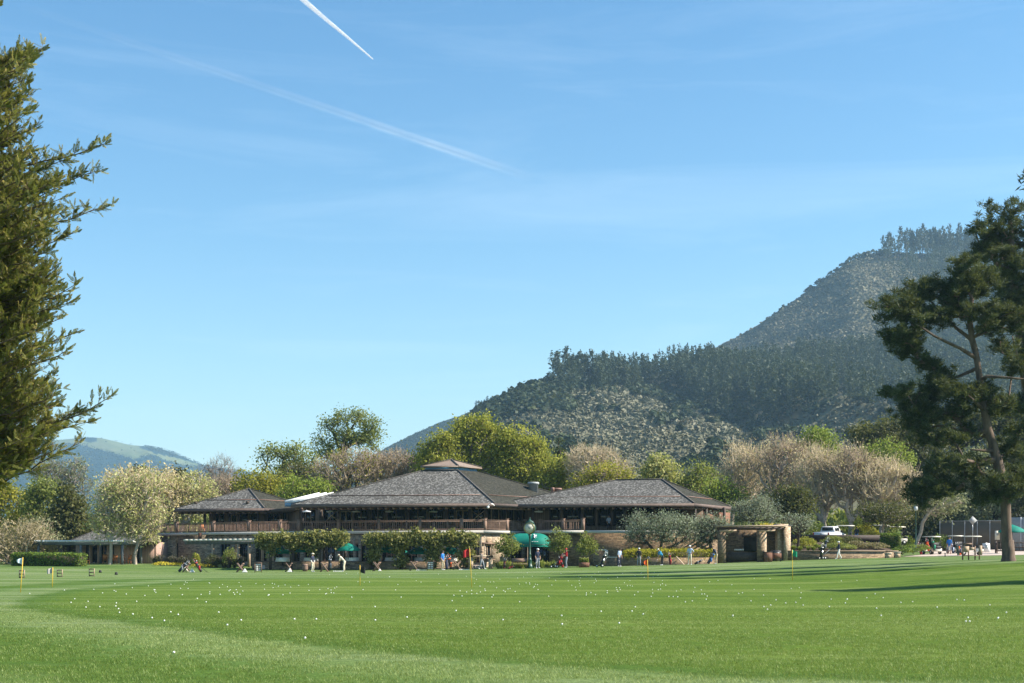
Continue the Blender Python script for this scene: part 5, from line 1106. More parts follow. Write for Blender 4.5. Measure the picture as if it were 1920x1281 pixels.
pine('big leaning pine with bare trunk standing on the lawn by the wooden bag stand', 100,
     [(1891, 1052), (1887, 1000), (1885, 940), (1878, 895), (1869, 861), (1860, 830), (1853, 808), (1845, 765), (1838, 720), (1834, 690), (1829, 660), (1822, 635), (1818, 600), (1822, 560)],
     [[(1829, 671, 0), (1800, 653, -.5), (1753, 631, -1.5), (1722, 610, -2)], [(1823, 638, 0), (1793, 615, .5), (1765, 585, 1), (1740, 560, 1)], [(1838, 712, 0), (1850, 706, -.5), (1885, 708, -1), (1930, 712, -2)],
      [(1845, 770, 0), (1825, 750, -1), (1816, 742, -1.6)], [(1856, 820, 0), (1820, 812, 1), (1760, 798, 1.5), (1730, 806, 2)], [(1865, 845, 0), (1845, 845, -.6), (1820, 843, -1.2)], [(1834, 690, 0), (1800, 705, 1), (1770, 715, 1.6)], [(1885, 938, 0), (1865, 905, -1), (1835, 900, -1.5)]],
     [(1668, 578, 26, 18, -1), (1700, 565, 28, 20), (1655, 600, 14, 8), (1735, 548, 32, 20, 1), (1775, 545, 30, 20), (1815, 510, 26, 30, -.5), (1840, 530, 32, 36, .5), (1790, 575, 34, 22, 1), (1720, 598, 36, 18, -1), (1755, 600, 30, 16), (1845, 590, 40, 26, -1), (1885, 600, 36, 24), (1860, 620, 30, 14, 1),
      (1690, 632, 28, 16, -1), (1705, 660, 26, 14), (1740, 690, 34, 18, .5), (1715, 640, 22, 14), (1765, 712, 26, 14), (1880, 655, 22, 22, 1), (1905, 690, 22, 18),
      (1680, 742, 22, 14), (1712, 735, 32, 16, -.5), (1750, 740, 36, 20, 1), (1795, 735, 30, 16, -1), (1700, 765, 24, 14), (1745, 775, 34, 16), (1790, 775, 30, 16, .8), (1840, 735, 26, 14), (1715, 790, 22, 14), (1870, 760, 26, 18),
      (1725, 822, 22, 14), (1705, 805, 14, 10), (1780, 822, 26, 14, -.6), (1815, 800, 22, 12), (1735, 915, 18, 14, -.8), (1728, 940, 12, 8), (1750, 895, 18, 14), (1785, 868, 26, 16, -1), (1825, 880, 30, 18), (1865, 895, 28, 18, -.8), (1900, 885, 30, 20, .8), (1845, 918, 26, 12, .5), (1800, 905, 22, 12), (1880, 920, 24, 12), (1890, 840, 24, 18, 1), (1905, 800, 24, 20), (1872, 926, 34, 13, -.5), (1905, 915, 30, 16), (1840, 934, 24, 10, .5), (1760, 925, 22, 12), (1742, 915, 30, 20), (1785, 912, 32, 16), (1720, 925, 20, 14)], 80000)
pine('taller dense dark pine rising behind the leaning pine at the frame edge', 110,
     [(1955, 1040), (1950, 950), (1940, 850), (1925, 740), (1912, 640), (1905, 560), (1900, 480), (1893, 410)], [[(1925, 740, 0), (1905, 660, -1), (1898, 630, -1.6)]],
     [(1848, 384, 10, 12), (1862, 400, 16, 14), (1885, 395, 22, 18), (1912, 385, 16, 14), (1905, 410, 24, 18), (1845, 430, 24, 16, -1), (1822, 440, 18, 12), (1880, 440, 36, 24), (1920, 450, 36, 30, 1), (1850, 465, 30, 18), (1830, 480, 20, 12), (1890, 490, 38, 28, -1), (1930, 520, 40, 36), (1875, 530, 26, 22, 1), (1900, 570, 30, 26), (1945, 600, 44, 36), (1925, 660, 30, 26), (1990, 540, 50, 40), (1995, 460, 45, 40), (1960, 400, 34, 26), (2010, 640, 50, 40), (1960, 720, 40, 30), (1930, 760, 34, 22), (2000, 800, 50, 30), (1940, 850, 36, 22)], 60000)
pine('pine beyond the frame edge whose topmost twigs peek in', 92, [(2075, 1046), (2070, 900), (2060, 700), (2045, 480), (2030, 300)], [], [(1926, 318, 12, 14), (1960, 330, 26, 22), (2000, 300, 40, 36), (2050, 340, 50, 40), (2090, 420, 60, 40), (2010, 400, 45, 36), (2060, 520, 60, 46), (2120, 600, 60, 46), (2040, 640, 50, 36), (2100, 720, 60, 40)], 9000, lsz=.7)
pine('pine standing well outside the frame that shades the near lawn', 61, [(2760, 1050), (2750, 800), (2740, 500), (2730, 250)], [], [(2740, 200, 90, 70), (2700, 330, 110, 70), (2790, 420, 120, 70), (2690, 520, 110, 70), (2800, 600, 100, 70)], 7000, lsz=.8)
# ---------------------------------------------------------------- redwood boughs at the left
def redwood():
    D = 38.0; base = PX(-175, D); root = thing('redwood_tree', 'big green redwood whose boughs reach in from the left edge of the photo', 'redwood', base)
    TX = -175; mb = MB(); tube(mb, [base-np.array([0, 0, .3]), base+np.array([0, 0, 3]), base+np.array([.1, 0, 9]), base+np.array([.1, 0, 19])], [.62, .46, .34, .1], 14)
    tips = [(88, 88), (58, 150), (80, 238), (62, 300), (206, 272), (211, 386), (150, 438), (135, 300), (104, 470), (112, 512), (157, 535), (148, 565), (100, 600), (147, 625), (136, 662), (108, 705), (222, 745), (178, 792), (158, 832), (100, 842), (66, 868), (28, 892), (8, 10), (70, 180), (130, 350), (165, 330), (95, 400), (80, 560), (165, 770), (120, 800), (196, 320)]
    B = [(p[0]-14+4*random.random(), p[1], random.uniform(-1.0, 1.0), 1) for p in tips]
    for k in range(420):
        y_ = random.uniform(95, 885) if k % 9 else random.uniform(-160, 60); ex = np.interp(y_, [90, 130, 200, 260, 310, 350, 420, 460, 500, 550, 600, 640, 700, 760, 800, 850, 890], [62, 52, 40, 48, 66, 90, 90, 70, 72, 100, 76, 92, 72, 110, 100, 70, 10]) if y_ > 60 else -30
        B.append((ex+6-150*random.random()**1.5, y_, random.uniform(-1.6, 1.6), 0))
    for k in range(70): B.append((random.uniform(40, 118), random.choice([random.uniform(310, 450), random.uniform(500, 610), random.uniform(700, 850)]), random.uniform(-1.2, 1.2), 0))
    B = [b for b in B if not (b[0] > -40 and b[1] < 78 and b[3] == 0)]
    O = []; Dn = []; Ln = []; SA = []; SB = []; Sr = []
    for bx, by, dz, key in B:
        T = W(bx, by, D+dz); S_ = W(TX, by+random.uniform(30, 110), D); L = np.linalg.norm(T-S_)
        pts = []
        for i in range(15):
            f = i/14; q = S_*(1-f)+T*f; q = q+np.array([0, 0, -.07*L*math.sin(PI*f**.8)]) + rng.normal(size=3)*.03*L/6; pts.append(q)
        tube(mb, pts, np.linspace(.055, .008, 15), 5, cap=False)
        f0 = .34 if key else .3; ns = int((25 if key else 15)*L/5)
        for j in range(ns):
            f = f0+(1-f0)*(j+random.random())/ns; i = min(int(f*14), 13); p = pts[i]*(1-(f*14-i))+pts[i+1]*(f*14-i); dr = pts[i+1]-pts[i]; dr /= np.linalg.norm(dr)
            sl = (.2+.6*(1-f)**.6*random.random()+.06)*(.8 if key else 1); sd = rdir(1)[0]; sd[2] = sd[2]*.5+.25; d2 = dr*.9+sd*.8; d2 /= np.linalg.norm(d2); e = p+d2*sl
            SA.append(p); SB.append(e); Sr.append(.008)
            nn = max(2, int(sl/.07))
            for q in range(nn):
                u = (q+.6)/nn; o = p*(1-u)+e*u; d3 = d2*.8+rdir(1)[0]*.95+np.array([0, 0, .22]); O.append(o); Dn.append(d3/np.linalg.norm(d3)); Ln.append(random.uniform(.12, .32))
            O.append(e); Dn.append(d2+np.array([0, 0, .25])); Ln.append(random.uniform(.12, .24))
        O.append(pts[-1]); dd = pts[-1]-pts[-3]; Dn.append(dd/np.linalg.norm(dd)+np.array([0, 0, .3])); Ln.append(.2)
    SA, SB = np.array(SA), np.array(SB); frusta(mb, SA, SB, np.full(len(SA), .009), np.full(len(SA), .004), 3)
    O = np.array(O); Dn = np.array(Dn); Dn /= np.linalg.norm(Dn, axis=1)[:, None]; Ln = np.array(Ln); frusta(mb, O, O+Dn*Ln[:, None], np.full(len(O), .005), np.full(len(O), .002), 3)
    mb.build('trunk', MT['bark_red'], root, base)
    # sprigs: two ranks of flat needles pointing forward
    fl = MB(); sref = np.cross(Dn, rdir(len(O))); sref /= np.linalg.norm(sref, axis=1)[:, None]; nrm = np.cross(sref, Dn); ct = rng.random(len(O))
    K = 12
    for i in range(K):
        for sg in (-1, 1):
            u = (i+.5)/K; c = O+Dn*(Ln*u)[:, None]; ll = (Ln*.2+.035)*(1-.5*u)*(.8+.4*rng.random(len(O))); ax = Dn*.72+sref*sg*.62+nrm*(rng.random(len(O))[:, None]-.35)*.5; ax /= np.linalg.norm(ax, axis=1)[:, None]
            bb = np.cross(ax, nrm); bb /= np.linalg.norm(bb, axis=1)[:, None]; quads(fl, c+ax*(ll/2)[:, None], ax*(ll/2)[:, None], bb*(.006+.04*ll)[:, None], 0, np.clip(.6*ct+.5*rng.random(len(O))-.05, 0, 1), True)
    c = O+Dn*Ln[:, None]; quads(fl, c, Dn*.05, sref*.014, 0, np.clip(ct+.2, 0, 1), True)
    k = rng.random(len(O)) < .05; tan = MB(); leafcloud(fl, c[k], .09, .4, 1); fl.build('crown', [LF['redwood'], LF['brownbush']], root, base)
redwood()
# undergrowth that closes the tree line behind the buildings
mb = MB(); n = 52000; px_ = rng.uniform(-150, 1690, n); D_ = rng.uniform(186, 235, n); x = (px_-CX)/FPX*D_; hmax = 3.5+4.5*fbm(x/9, D_/14, 3, 71)
C = np.stack([x, D_, G(x, D_)+hmax*rng.random(n)**.7], 1); leafcloud(mb, C, .75, .6, tone=np.clip(fbm(x/6, D_/8, 3, 72)*1.5-.3+.25*rng.normal(size=n), 0, 1), up=.3)
o = mb.build('undergrowth', LF['green']); tag(o, 'mixed green undergrowth closing the gaps under the trees behind the buildings', 'undergrowth', kind='stuff')
# planting beds
def clumps(name, label, cat, spots, leaf, n, ln, wd, up=1.0, grp=None):
    """tufts of strap leaves, each a plant of its own"""
    first = None
    for (px, D, s) in spots:
        p = PX(px, D) if D < 141 or px < 1450 else np.array([*XY(px, D), 1.98+(D-141.2)*.11])
        if first is None:
            mb = MB(); az = rng.random(n)*2*PI; tl = rng.random(n); h = ln*(.5+.5*rng.random(n)); Bs = np.stack([.12*np.cos(az)*tl, .12*np.sin(az)*tl, np.zeros(n)], 1)
            M_ = Bs+np.stack([np.cos(az)*h*.25*tl, np.sin(az)*h*.25*tl, h*.6*up], 1); T = Bs+np.stack([np.cos(az)*h*.75*tl, np.sin(az)*h*.75*tl, h*(.85-.4*tl)*up], 1); w_ = np.stack([-np.sin(az), np.cos(az), 0*az], 1)*wd
            V = np.stack([Bs-w_, Bs+w_, M_+w_, M_-w_], 1).reshape(-1, 3); tn_ = rng.random(n); mb.add(V, np.arange(n*4).reshape(-1, 4), 0, tn_); V = np.stack([M_-w_, M_+w_, T], 1).reshape(-1, 3); mb.add(V, np.arange(n*3).reshape(-1, 3), 0, tn_)
            o = mb.build(name, leaf); first = o; tag(o, label, cat, grp)
        else: o = dup(first)
        o.location = p-np.array([0, 0, .03]); o.rotation_euler = (0, 0, random.random()*6); o.scale = (s, s, s)
sp = [(px+random.uniform(-2, 2), 133.6+random.random()*1.2, .8+.4*random.random()) for px in list(np.linspace(936, 990, 13))+list(np.linspace(1000, 1045, 11))]
clumps('strap_grass', 'pale yellow green strappy grass tuft in the bed at the foot of the clock', 'grass tuft', sp, LF['strap'], 130, 1.05, .02, 1.0, 'grass tufts round the clock')
sp = [(px, D, .8+.5*random.random()) for px, D in ((290, 147), (298, 146.5), (322, 144), (330, 144.5), (342, 143.5), (350, 142.5), (392, 141), (404, 140.5), (420, 140), (428, 139.5), (440, 139.5), (452, 139))]
clumps('flax_plant', 'dark spiky flax plant in the bed along the left stone wall', 'flax plant', sp, LF['darkstrap'], 90, 1.5, .035, 1.0, 'dark flax plants along the stone wall')
sp = [(px, D, .7+.3*random.random()) for px, D in ((1476, 141.6), (1488, 141.8), (1500, 141.5), (1515, 142.2), (1525, 141.8), (1538, 142.3), (1530, 144), (1545, 143.5))]
clumps('lily_plant', 'bright green strappy plant on the planted bank right of the fireplace', 'plant', sp, LF['bright'], 150, 1.0, .04, .9, 'bright plants on the bank')
def shrub(name, label, px, D, w, h, leaf, n, z=None, ls=.12, grp=None):
    p = PX(px, D); p[2] = p[2] if z is None else z; root = thing(name, label, 'shrub', p, 0, grp); mb = MB()
    for k in range(7): a = random.random()*6.28; tube(mb, [(0, 0, -.1), (w*.2*math.cos(a), w*.2*math.sin(a), h*.45), (w*.38*math.cos(a), w*.38*math.sin(a), h*.8)], [.03, .02, .008], 4)
    mb.build('stems', MT['bark_dark'], root); k = 22; d = rdir(k); d[:, 2] = np.abs(d[:, 2]); cc = d*np.array([w*.36, w*.36, h*.55])+np.array([0, 0, h*.25]); q = rng.integers(0, k, n)
    C = cc[q]+rdir(n)*(rng.random(n)**.5)[:, None]*np.array([w*.2, w*.2, h*.22]); C[:, 2] = np.maximum(C[:, 2], .02); mb = MB(); leafcloud(mb, C, ls, .6, tone=np.clip(.5*rng.random(k)[q]+.5*rng.random(n), 0, 1), up=.3); mb.build('leaves', leaf, root)
shrub('shrub', 'small yellow green shrub beside the shaded pergola', 367, 140.5, 1.0, 1.5, LF['yellowgreen'], 900)
shrub('shrub', 'loose green shrub between the flax plants near the pergola posts', 431, 139.2, 1.6, 2.1, LF['green'], 1300)
shrub('shrub', 'dark dense shrub at the far end of the terrace wall', 398, 139.8, 1.8, 1.4, LF['dark'], 900)
for px, w_, h_ in ((305, 2.2, .45), (325, 2.6, .4), (378, 2.2, .4), (392, 1.6, .35)): shrub('flower_bed', 'low yellow flowering border below the flax plants', px, 143 if px < 350 else 140, w_, h_, LF['flower'], 420, ls=.1, grp='yellow flower border')
for px, D, w_, h_, z, lf, lb in ((1440, 147, 2.4, 1.6, 3.4, 'flower', 'yellow shrub peeping over the fireplace pergola roof'), (1458, 148, 2.0, 1.3, 3.5, 'goldhedge', 'golden shrub right of the yellow shrub over the pergola roof'), (1622, 154, 3.0, 2.2, 2.95, 'goldhedge', 'rounded golden shrub behind the person at the brown barrier'),
      (1640, 160, 2.0, 1.6, 2.95, 'goldhedge', 'smaller golden shrub left of the cart shelter roofs'), (1700, 162, 2.6, 1.6, 2.3, 'bright', 'bright shrub behind the signboard by the lamp post'), (1532, 162, 3.4, 2.6, 2.9, 'bright', 'bright green shrub left of the white pickup'), (1600, 165, 3.6, 3.4, 2.9, 'bright', 'tall bright green shrub right of the white pickup'), (1766, 158, 2.2, 2.0, 2.1, 'hedge', 'dark green shrub between the carts at the path'),
      (1560, 146, 2.6, 1.2, 2.45, 'green', 'mid green shrub high on the planted bank below the barrier'), (1590, 146.5, 3., 1.1, 2.5, 'darkolive', 'dark low shrub on the bank right of the walking golfer'), (1610, 145, 2.6, .8, 2.3, 'brownbush', 'brown grassy shrub on the bank near the hedge'), (1640, 144.5, 3.0, .7, 2.2, 'brownbush', 'brown grassy shrub beneath the clipped bank hedge'),
      (1575, 143.5, 3.4, .8, 2.1, 'green', 'low green shrub behind the walking golfer'), (1508, 145, 2.6, 1.2, 2.35, 'yellowgreen', 'yellow green shrub at the top of the planted bank'), (1692, 144.5, 2.4, .8, 1.75, 'hedge', 'low dark shrub left of the path edge'), (1712, 147, 2.6, .9, 1.85, 'hedge', 'low dark shrub at the foot of the lamp post'), (1728, 151, 2.0, .7, 2.05, 'green', 'low green shrub right of the lamp post')):
    shrub('shrub', lb, px, D, w_, h_, LF[lf], int(700*w_), z, .14)
for px in (1655, 1672, 1682):
    pass
hedge('hedge', 'short clipped dark green hedge on the bank by the steps', 'hedge', [(1652, 146.5), (1688, 146.0)], 1.5, 1.35, LF['hedge'], 4200, z=2.35, lsize=.13)
# ---------------------------------------------------------------- furniture of the place
def hit(px, py, lo=15., hi=160.):
    """ground point first met along photo pixel (px, py)"""
    d = np.linspace(lo, hi, 2400); x = (px-CX)/FPX*d; yy = HY-FPX*(G(x, d)-EYE)/d; k = np.argmax(yy <= py) if (yy <= py).any() else int(np.argmin(yy)); return np.array([x[k], d[k], float(G(x[k], d[k]))])
def flag(label, px, py_base, py_top, mat, side, px_top=None, w=.42, h=.34, tri=True):
    b = hit(px, py_base); s = b[1]/FPX; H = (py_base-py_top)*s; root = thing('flagstick', label, 'flag', b, 0, 'practice flags'); lean = ((px_top or px)-px)*s
    mb = MB(); tube(mb, [(0, 0, -.1), (lean, 0, H)], .016*max(1, b[1]/70), 6); mb.build('pole', MT['yellowpole'], root)
    mb = MB(); V = []; n = 6
    for i in range(n+1):
        u = i/n; hh = h*(1-(.75 if tri else .1)*u); wv = .05*math.sin(u*6); x = lean+side*(.02+w*u)
        V += [(x, wv, H-.01-.5*u*h*.6), (x, wv, H-hh-.5*u*h*.6)]
    k = len(V); V += [(v[0], v[1]+.008, v[2]) for v in V]
    F = [(2*i, 2*i+1, 2*i+3, 2*i+2) for i in range(n)]+[(k+2*i, k+2*i+2, k+2*i+3, k+2*i+1) for i in range(n)]
    mb.add(V, F); mb.build('flag', mat, root, smooth=True)
MT['paleflag'] = plain('pale_blue_nylon', (.6, .72, .78), (.5, .62, .7), 6, .6); MT['greyflag'] = plain('grey_nylon', (.52, .47, .45), (.42, .38, .37), 6, .6)
flag('yellow practice flagstick with pale blue pennant nearest the left edge', 38, 1111, 1045, MT['paleflag'], -1, 43, .24, .34)
flag('shorter yellow practice flagstick with greyish limp flag', 98, 1101, 1064, MT['greyflag'], -1, 99, .26, .28, False)
flag('yellow practice flagstick with black flag near the middle of the range', 675, 1098, 1060, MT['black'], 1, 675, .26, .38, False)
flag('tall yellow practice flagstick with red flag before the terrace', 885, 1102, 1028, MT['red'], -1, 880.5, .3, .4, False)
flag('yellow practice flagstick with orange pennant', 1215, 1087, 1049, MT['orangeflag'], -1, 1214, .24, .46)
flag('yellow practice flagstick with green flag before the fireplace', 1486, 1088, 1031, MT['greenflag'], 1, 1485.5, .26, .36, False)
# golf balls
bm_ = MB(); ball(bm_, (0, 0, 0), .0213, 0, 8, 6); b0_ = bm_.build('golf_ball', MT['ballwhite'], smooth=True); tag(b0_, 'white golf ball lying on the practice green', 'golf ball', 'golf balls on the grass')
spots = [(572, 1198), (326, 1226), (426, 1173.5), (452, 1164.5), (552, 1162.5), (593, 1162.5), (285, 1160), (308, 1165.5), (249, 1153), (224, 1150), (334, 1154), (320, 1149), (410, 1149.5), (703, 1139), (703.5, 1164.5), (763, 1159), (855, 1146.5), (905, 1141.5), (943, 1164), (1053, 1156), (1054, 1172), (1161, 1170), (1127, 1148), (1185, 1147.5), (1206, 1153), (1191, 1139.5), (1374, 1156), (1815, 1160), (1811, 1167), (1818, 1167), (1871, 1161), (1872, 1160), (1887, 1150), (1856, 1135.5), (1757, 1140), (1652, 1156), (1643.5, 1142), (1588, 1125), (1589, 1124.5), (1585, 1132), (1625, 1122), (1656, 1122), (1689, 1131), (1711, 1129.5), (1794, 1125.5), (1808, 1126.5), (1555, 1139), (1506, 1136), (1501, 1122.5), (1492, 1131), (1473, 1132), (1455, 1126), (1408, 1128), (1432, 1139), (1439, 1144), (1445, 1136), (1324, 1125), (1326, 1119), (1316, 1115), (1321, 1115), (1285, 1130), (1298, 1128), (1262, 1120), (161, 1140), (187, 1139), (217, 1138), (222, 1143), (218, 1132), (165, 1129), (133, 1131), (140, 1124), (292, 1112), (317, 1118), (256, 1129), (248, 1103)]
N_ = 292; r2 = random.Random(11)
def cluster():
    while True:
        k = r2.random()
        if k < .45: px, py = r2.gauss(1130, 130), r2.uniform(1072, 1121)
        elif k < .75: px, py = r2.gauss(480, 170), 1118-26*r2.random()**1.2
        elif k < .9: px, py = r2.gauss(820, 130), r2.uniform(1072, 1122)
        else: px, py = r2.uniform(20, 1700), r2.uniform(1086, 1130)
        if 3 < px < 1915 and not (py < 1082 and px > 1250): return px, py
while len(spots) < N_: spots.append(cluster())
for i, (px, py) in enumerate(spots):
    p = hit(px, py); o = b0_ if i == 0 else dup(b0_); o.location = p+np.array([0, 0, .021]); s = 1.0; o.scale = (s, s, s)
# stacked ball pyramids at the tees: one mass
mb = MB()
for px, py, n in ((360, 1077, 5), (459, 1076, 5), (543.5, 1075, 5), (713, 1071.5, 2), (785, 1071, 1), (865, 1069, 1), (629, 1073, 1), (712, 1071, 3)):
    c = PX(px, 131.5)
    for l in range(n):
        for i in range(n-l):
            for j in range(n-l): ball(mb, c+np.array([(i-(n-l-1)/2)*.085, (j-(n-l-1)/2)*.085, .045+l*.07]), .045, 0, 6, 4)
    if n == 1:
        for i in range(9): ball(mb, c+np.array([.11*i-.2, .05*random.random(), .04]), .045, 0, 6, 4)
o = mb.build('golf_balls', MT['ballwhite'], smooth=True); tag(o, 'little white pyramids of stacked golf balls at the tees', 'golf balls', kind='stuff')
# crossed wooden bag rests
def bag_rest(px, D, rz, label, s=1.0):
    root = thing('bag_rest', label, 'bag rest', PX(px, D), rz, 'crossed wooden bag rests'); root.scale = (s, s, s)
    for sg in (-1, 1):
        for y in (-.22, .22):
            mb = MB(); bar(mb, (-.38*sg, y+.025*sg, -.03), (.30*sg, y+.025*sg, .85), .05, .09); mb.build('leg', MT['wood'], root)
    mb = MB(); bar(mb, (-.26, -.25, .7), (-.26, .25, .7), .06, .06); bar(mb, (.27, -.25, .78), (.27, .25, .78), .05, .06); mb.build('rail', MT['wood'], root)
for px, rz, lb in ((350, .1, 'crossed wooden bag rest beside the black and red golf bag'), (451, 0, 'crossed wooden bag rest left of the slatted sign board'), (542, .2, 'crossed wooden bag rest right of the slatted sign board'), (608, .3, 'crossed wooden bag rest behind the black golf bag of the putting man'), (707, -.2, 'crossed wooden bag rest right of the black flag'), (776, .2, 'crossed wooden bag rest left of the second slatted board'), (857, 0, 'crossed wooden bag rest beside the black and orange golf bag')): bag_rest(px, 131.8, rz, lb)
def board(px, D, label):
    root = thing('sign_board', label, 'sign board', PX(px, D), .05)
    for x in (-.30, .30): mb = MB(); box(mb, (x, 0, .42), (.07, .07, .92)); mb.build('post', MT['wood'], root)
    mb = MB(); box(mb, (0, .03, .46), (.53, .03, .72)); mb.build('panel', MT['wood'], root)
    for i in range(4):
        for x in (-.13, .13): mb = MB(); box(mb, (x, 0, .20+i*.17), (.22, .02, .10)); mb.build('name_plate', MT['white'], root)
    mb = MB(); box(mb, (0, 0, .87), (.70, .09, .05)); mb.build('cap', MT['wood'], root)
board(484, 131.5, 'wooden board of white plates on the tee left of the vine pergolas'); board(807, 131.5, 'wooden board of white plates left of the man in the blue shirt')
def barrow(px, D, label):
    root = thing('barrel', label, 'barrel', PX(px, D)); mb = MB(); lathe(mb, [(.22, 0), (.27, .2), (.27, .5), (.22, .68)], n=14); mb.build('staves', MT['wood'], root); mb = MB()
    for z in (.15, .53): lathe(mb, [(.275, z-.02), (.282, z), (.275, z+.02)], n=14); mb.build('hoop', MT['rubber'], root); mb = MB()
barrow(572, 133.5, 'brown wooden barrel behind the man in the sun hat')
def rack(px, py0, py1, label):
    b = hit(px, py0, 40, 150) if py0 > 1075 else PX(px, 118); s = b[1]/FPX; H = (py0-py1)*s; w_ = 9*s; root = thing('bag_rack', label, 'rack', b, .06, 'small racks at the left tee')
    for x in (-w_/2, w_/2): mb = MB(); box(mb, (x, 0, H/2), (.06, .06, H)); mb.build('post', MT['tan'], root)
    for z in (H*.92, H*.5, H*.1): mb = MB(); box(mb, (0, -.05, z), (w_*1.05, .05, H*.12)); mb.build('rail', MT['darkwood'], root)
rack(41, 1084, 1069, 'small two rail rack behind the pale blue pennant'); rack(112, 1082, 1068, 'small two rail rack right of the greyish flag'); rack(172, 1081, 1066, 'small two rail rack farthest from the pennants')
for px, py, lb in ((188, 1074, 'tiny dark tee box marker beyond the racks'), (218, 1078, 'small dark tee box marker nearest the clubhouse lawn')):
    b = hit(px, py, 60, 140); root = thing('tee_marker', lb, 'tee marker', b, .2); mb = MB(); box(mb, (0, 0, .1), (.24, .2, .2), top=.85); mb.build('block', MT['black'], root); mb = MB(); box(mb, (0, 0, .215), (.14, .12, .03)); mb.build('lid', MT['darkwood'], root)
# golf bags and trolleys
def bag(px, D, label, body, trim, tilt=.35, rz=0, stand=True, s=1.0, z=None):
    p = PX(px, D); root = thing('golf_bag', label, 'golf bag', p if z is None else [p[0], p[1], z], rz); root.scale = (s, s, s)
    ax = np.array([math.sin(tilt), 0, math.cos(tilt)]); up = lambda t_, o=(0, 0, 0): np.array([0, 0, .12])+ax*t_+np.array(o)
    mb = MB(); tube(mb, [up(-.05), up(.1), up(.45), up(.82), up(.88)], [.12, .13, .125, .135, .14], 12); mb.build('body', body, root)
    mb = MB(); tube(mb, [up(.84), up(.93)], [.148, .148], 12); mb.build('collar', trim, root)
    mb = MB(); box(mb, up(.36, (.06, -.13, 0)), (.16, .10, .40), top=.9); mb.build('pocket', trim, root)
    mb = MB(); tube(mb, [up(.72, (0, -.13, 0)), up(.55, (.0, -.24, 0)), up(.32, (0, -.2, 0)), up(.2, (0, -.12, 0))], .022, 5); mb.build('strap', MT['black'], root)
    for k in range(7):
        a = k*.9; o = (.07*math.cos(a), .07*math.sin(a), 0); e = up(1.08+.12*(k % 3), tuple(1.6*np.array(o))); mb = MB(); tube(mb, [up(.8, o), e], .007, 4); c = mb.build('club', MT['steel'], root)
        mb = MB(); ball(mb, e+np.array([.03, 0, .03]), .055 if k % 3 == 0 else .035, 0, 8, 5, .8); mb.build('club_head', MT['white'] if k % 4 == 0 else (trim if k % 2 else MT['black']), c)
    if stand:
        for sg in (-1, 1): mb = MB(); tube(mb, [up(.78, (.03, .06*sg, 0)), np.array([.62, .26*sg, 0])], .013, 5); mb.build('leg', MT['rubber'], root)
    return root
def trolley(px, D, label, rz=0, big=True):
    root = thing('golf_trolley', label, 'golf trolley', PX(px, D), rz, 'golf trolleys'); mb = MB(); bar(mb, (-.5, 0, .18), (.45, 0, .95), .04, .04); bar(mb, (.45, 0, .95), (.62, 0, 1.08), .035, .03); bar(mb, (-.1, -.32, .16), (-.1, .32, .16), .03, .03); mb.build('frame', MT['grey'], root)
    for x, y, r in ((-.1, -.34, .15), (-.1, .34, .15), (-.58, 0, .13)):
        mb = MB(); tube(mb, [(x, y-.022, r), (x, y+.022, r)], r, 14); w_ = mb.build('wheel', MT['rubber'], root); mb = MB(); tube(mb, [(x, y-.028, r), (x, y+.028, r)], r*.5, 10); mb.build('rim', MT['white'], w_)
    mb = MB(); tube(mb, [(.62, -.16, 1.08), (.62, .16, 1.08)], .02, 6); mb.build('handle', MT['rubber'], root)
K_ = MT
bag(336, 131.4, 'navy golf bag lying tilted nearest the stone wall', K_['navy'], K_['greycloth'], .75); bag(352, 132.5, 'white topped golf bag behind the ball pyramid', K_['ivory'], K_['white'], .9, 2.6, s=.7)
bag(377, 131.4, 'black golf bag with red pocket on its stand', K_['black'], K_['red'], -.55, 0); bag(617, 132.3, 'black stand bag between the two men on the left', K_['black'], K_['greycloth'], .1, .4, s=1.1)
bag(846, 131.8, 'black golf bag with orange side beside the man in blue', K_['black'], K_['orangeflag'], -.2, 0, s=1.05); bag(838, 132.2, 'second dark golf bag leaning on the orange one', K_['navy'], K_['black'], .3, 2)
bag(907, 132.3, 'dark bag beside the man in taupe shirt', K_['black'], K_['greycloth'], .2, 2.6, s=.75); bag(945, 131.7, 'low dark red golf bag before the grass tufts', K_['maroon'], K_['black'], .1, 0, s=.75); bag(952, 131.4, 'small red bag lying by the dark red one', K_['maroon'], K_['red'], 1.2, 0, s=.5)
trolley(1045, 132, 'trolley loaded with red bag left of the man in red', .2); bag(1044, 132, 'maroon golf bag on the trolley left of the man in red', K_['maroon'], K_['red'], .5, 0, False, z=.5); bag(1055, 132.4, 'red golf bag right behind the man in red', K_['red'], K_['black'], -.3, 0, False, s=.8)
trolley(1131, 131, 'white wheeled trolley by the entrance steps', 0.0); bag(1128, 131, 'black golf bag on the white wheeled trolley', K_['black'], K_['steel'], .35, 0, False, z=.62)
bag(1204, 131.7, 'black golf bag behind the man in the white cap and black shirt', K_['black'], K_['black'], .7, 0, s=.8); bag(1257, 132.2, 'red golf bag against the planter wall', K_['maroon'], K_['red'], -.1, 0, s=.85)
bag(1303, 132.2, 'small dark bag lying behind the man in pale blue', K_['black'], K_['greycloth'], 1.1, 0, s=.7); bag(1328, 131.8, 'dark blue golf bag on its stand right of the paling board', K_['navy'], K_['blue'], .5, 0, s=1.05)
trolley(1547, 139.4, 'dark trolley pushed by the walking golfer', .1); bag(1543, 139.3, 'black golf bag riding on the pushed trolley', K_['black'], K_['greycloth'], .45, 0, False, z=2.05); bag(1539, 138.9, 'black golf bag standing in front of the pushed trolley', K_['black'], K_['steel'], .15, 0, False, z=1.35)
root = thing('plank', 'sunlit tan plank leaning at the planter wall', 'plank', PX(1276, 133.2)); mb = MB(); bar(mb, (.28, -.3, .02), (-.32, .7, .78), .14, .05); mb.build('board', MT['tan'], root)
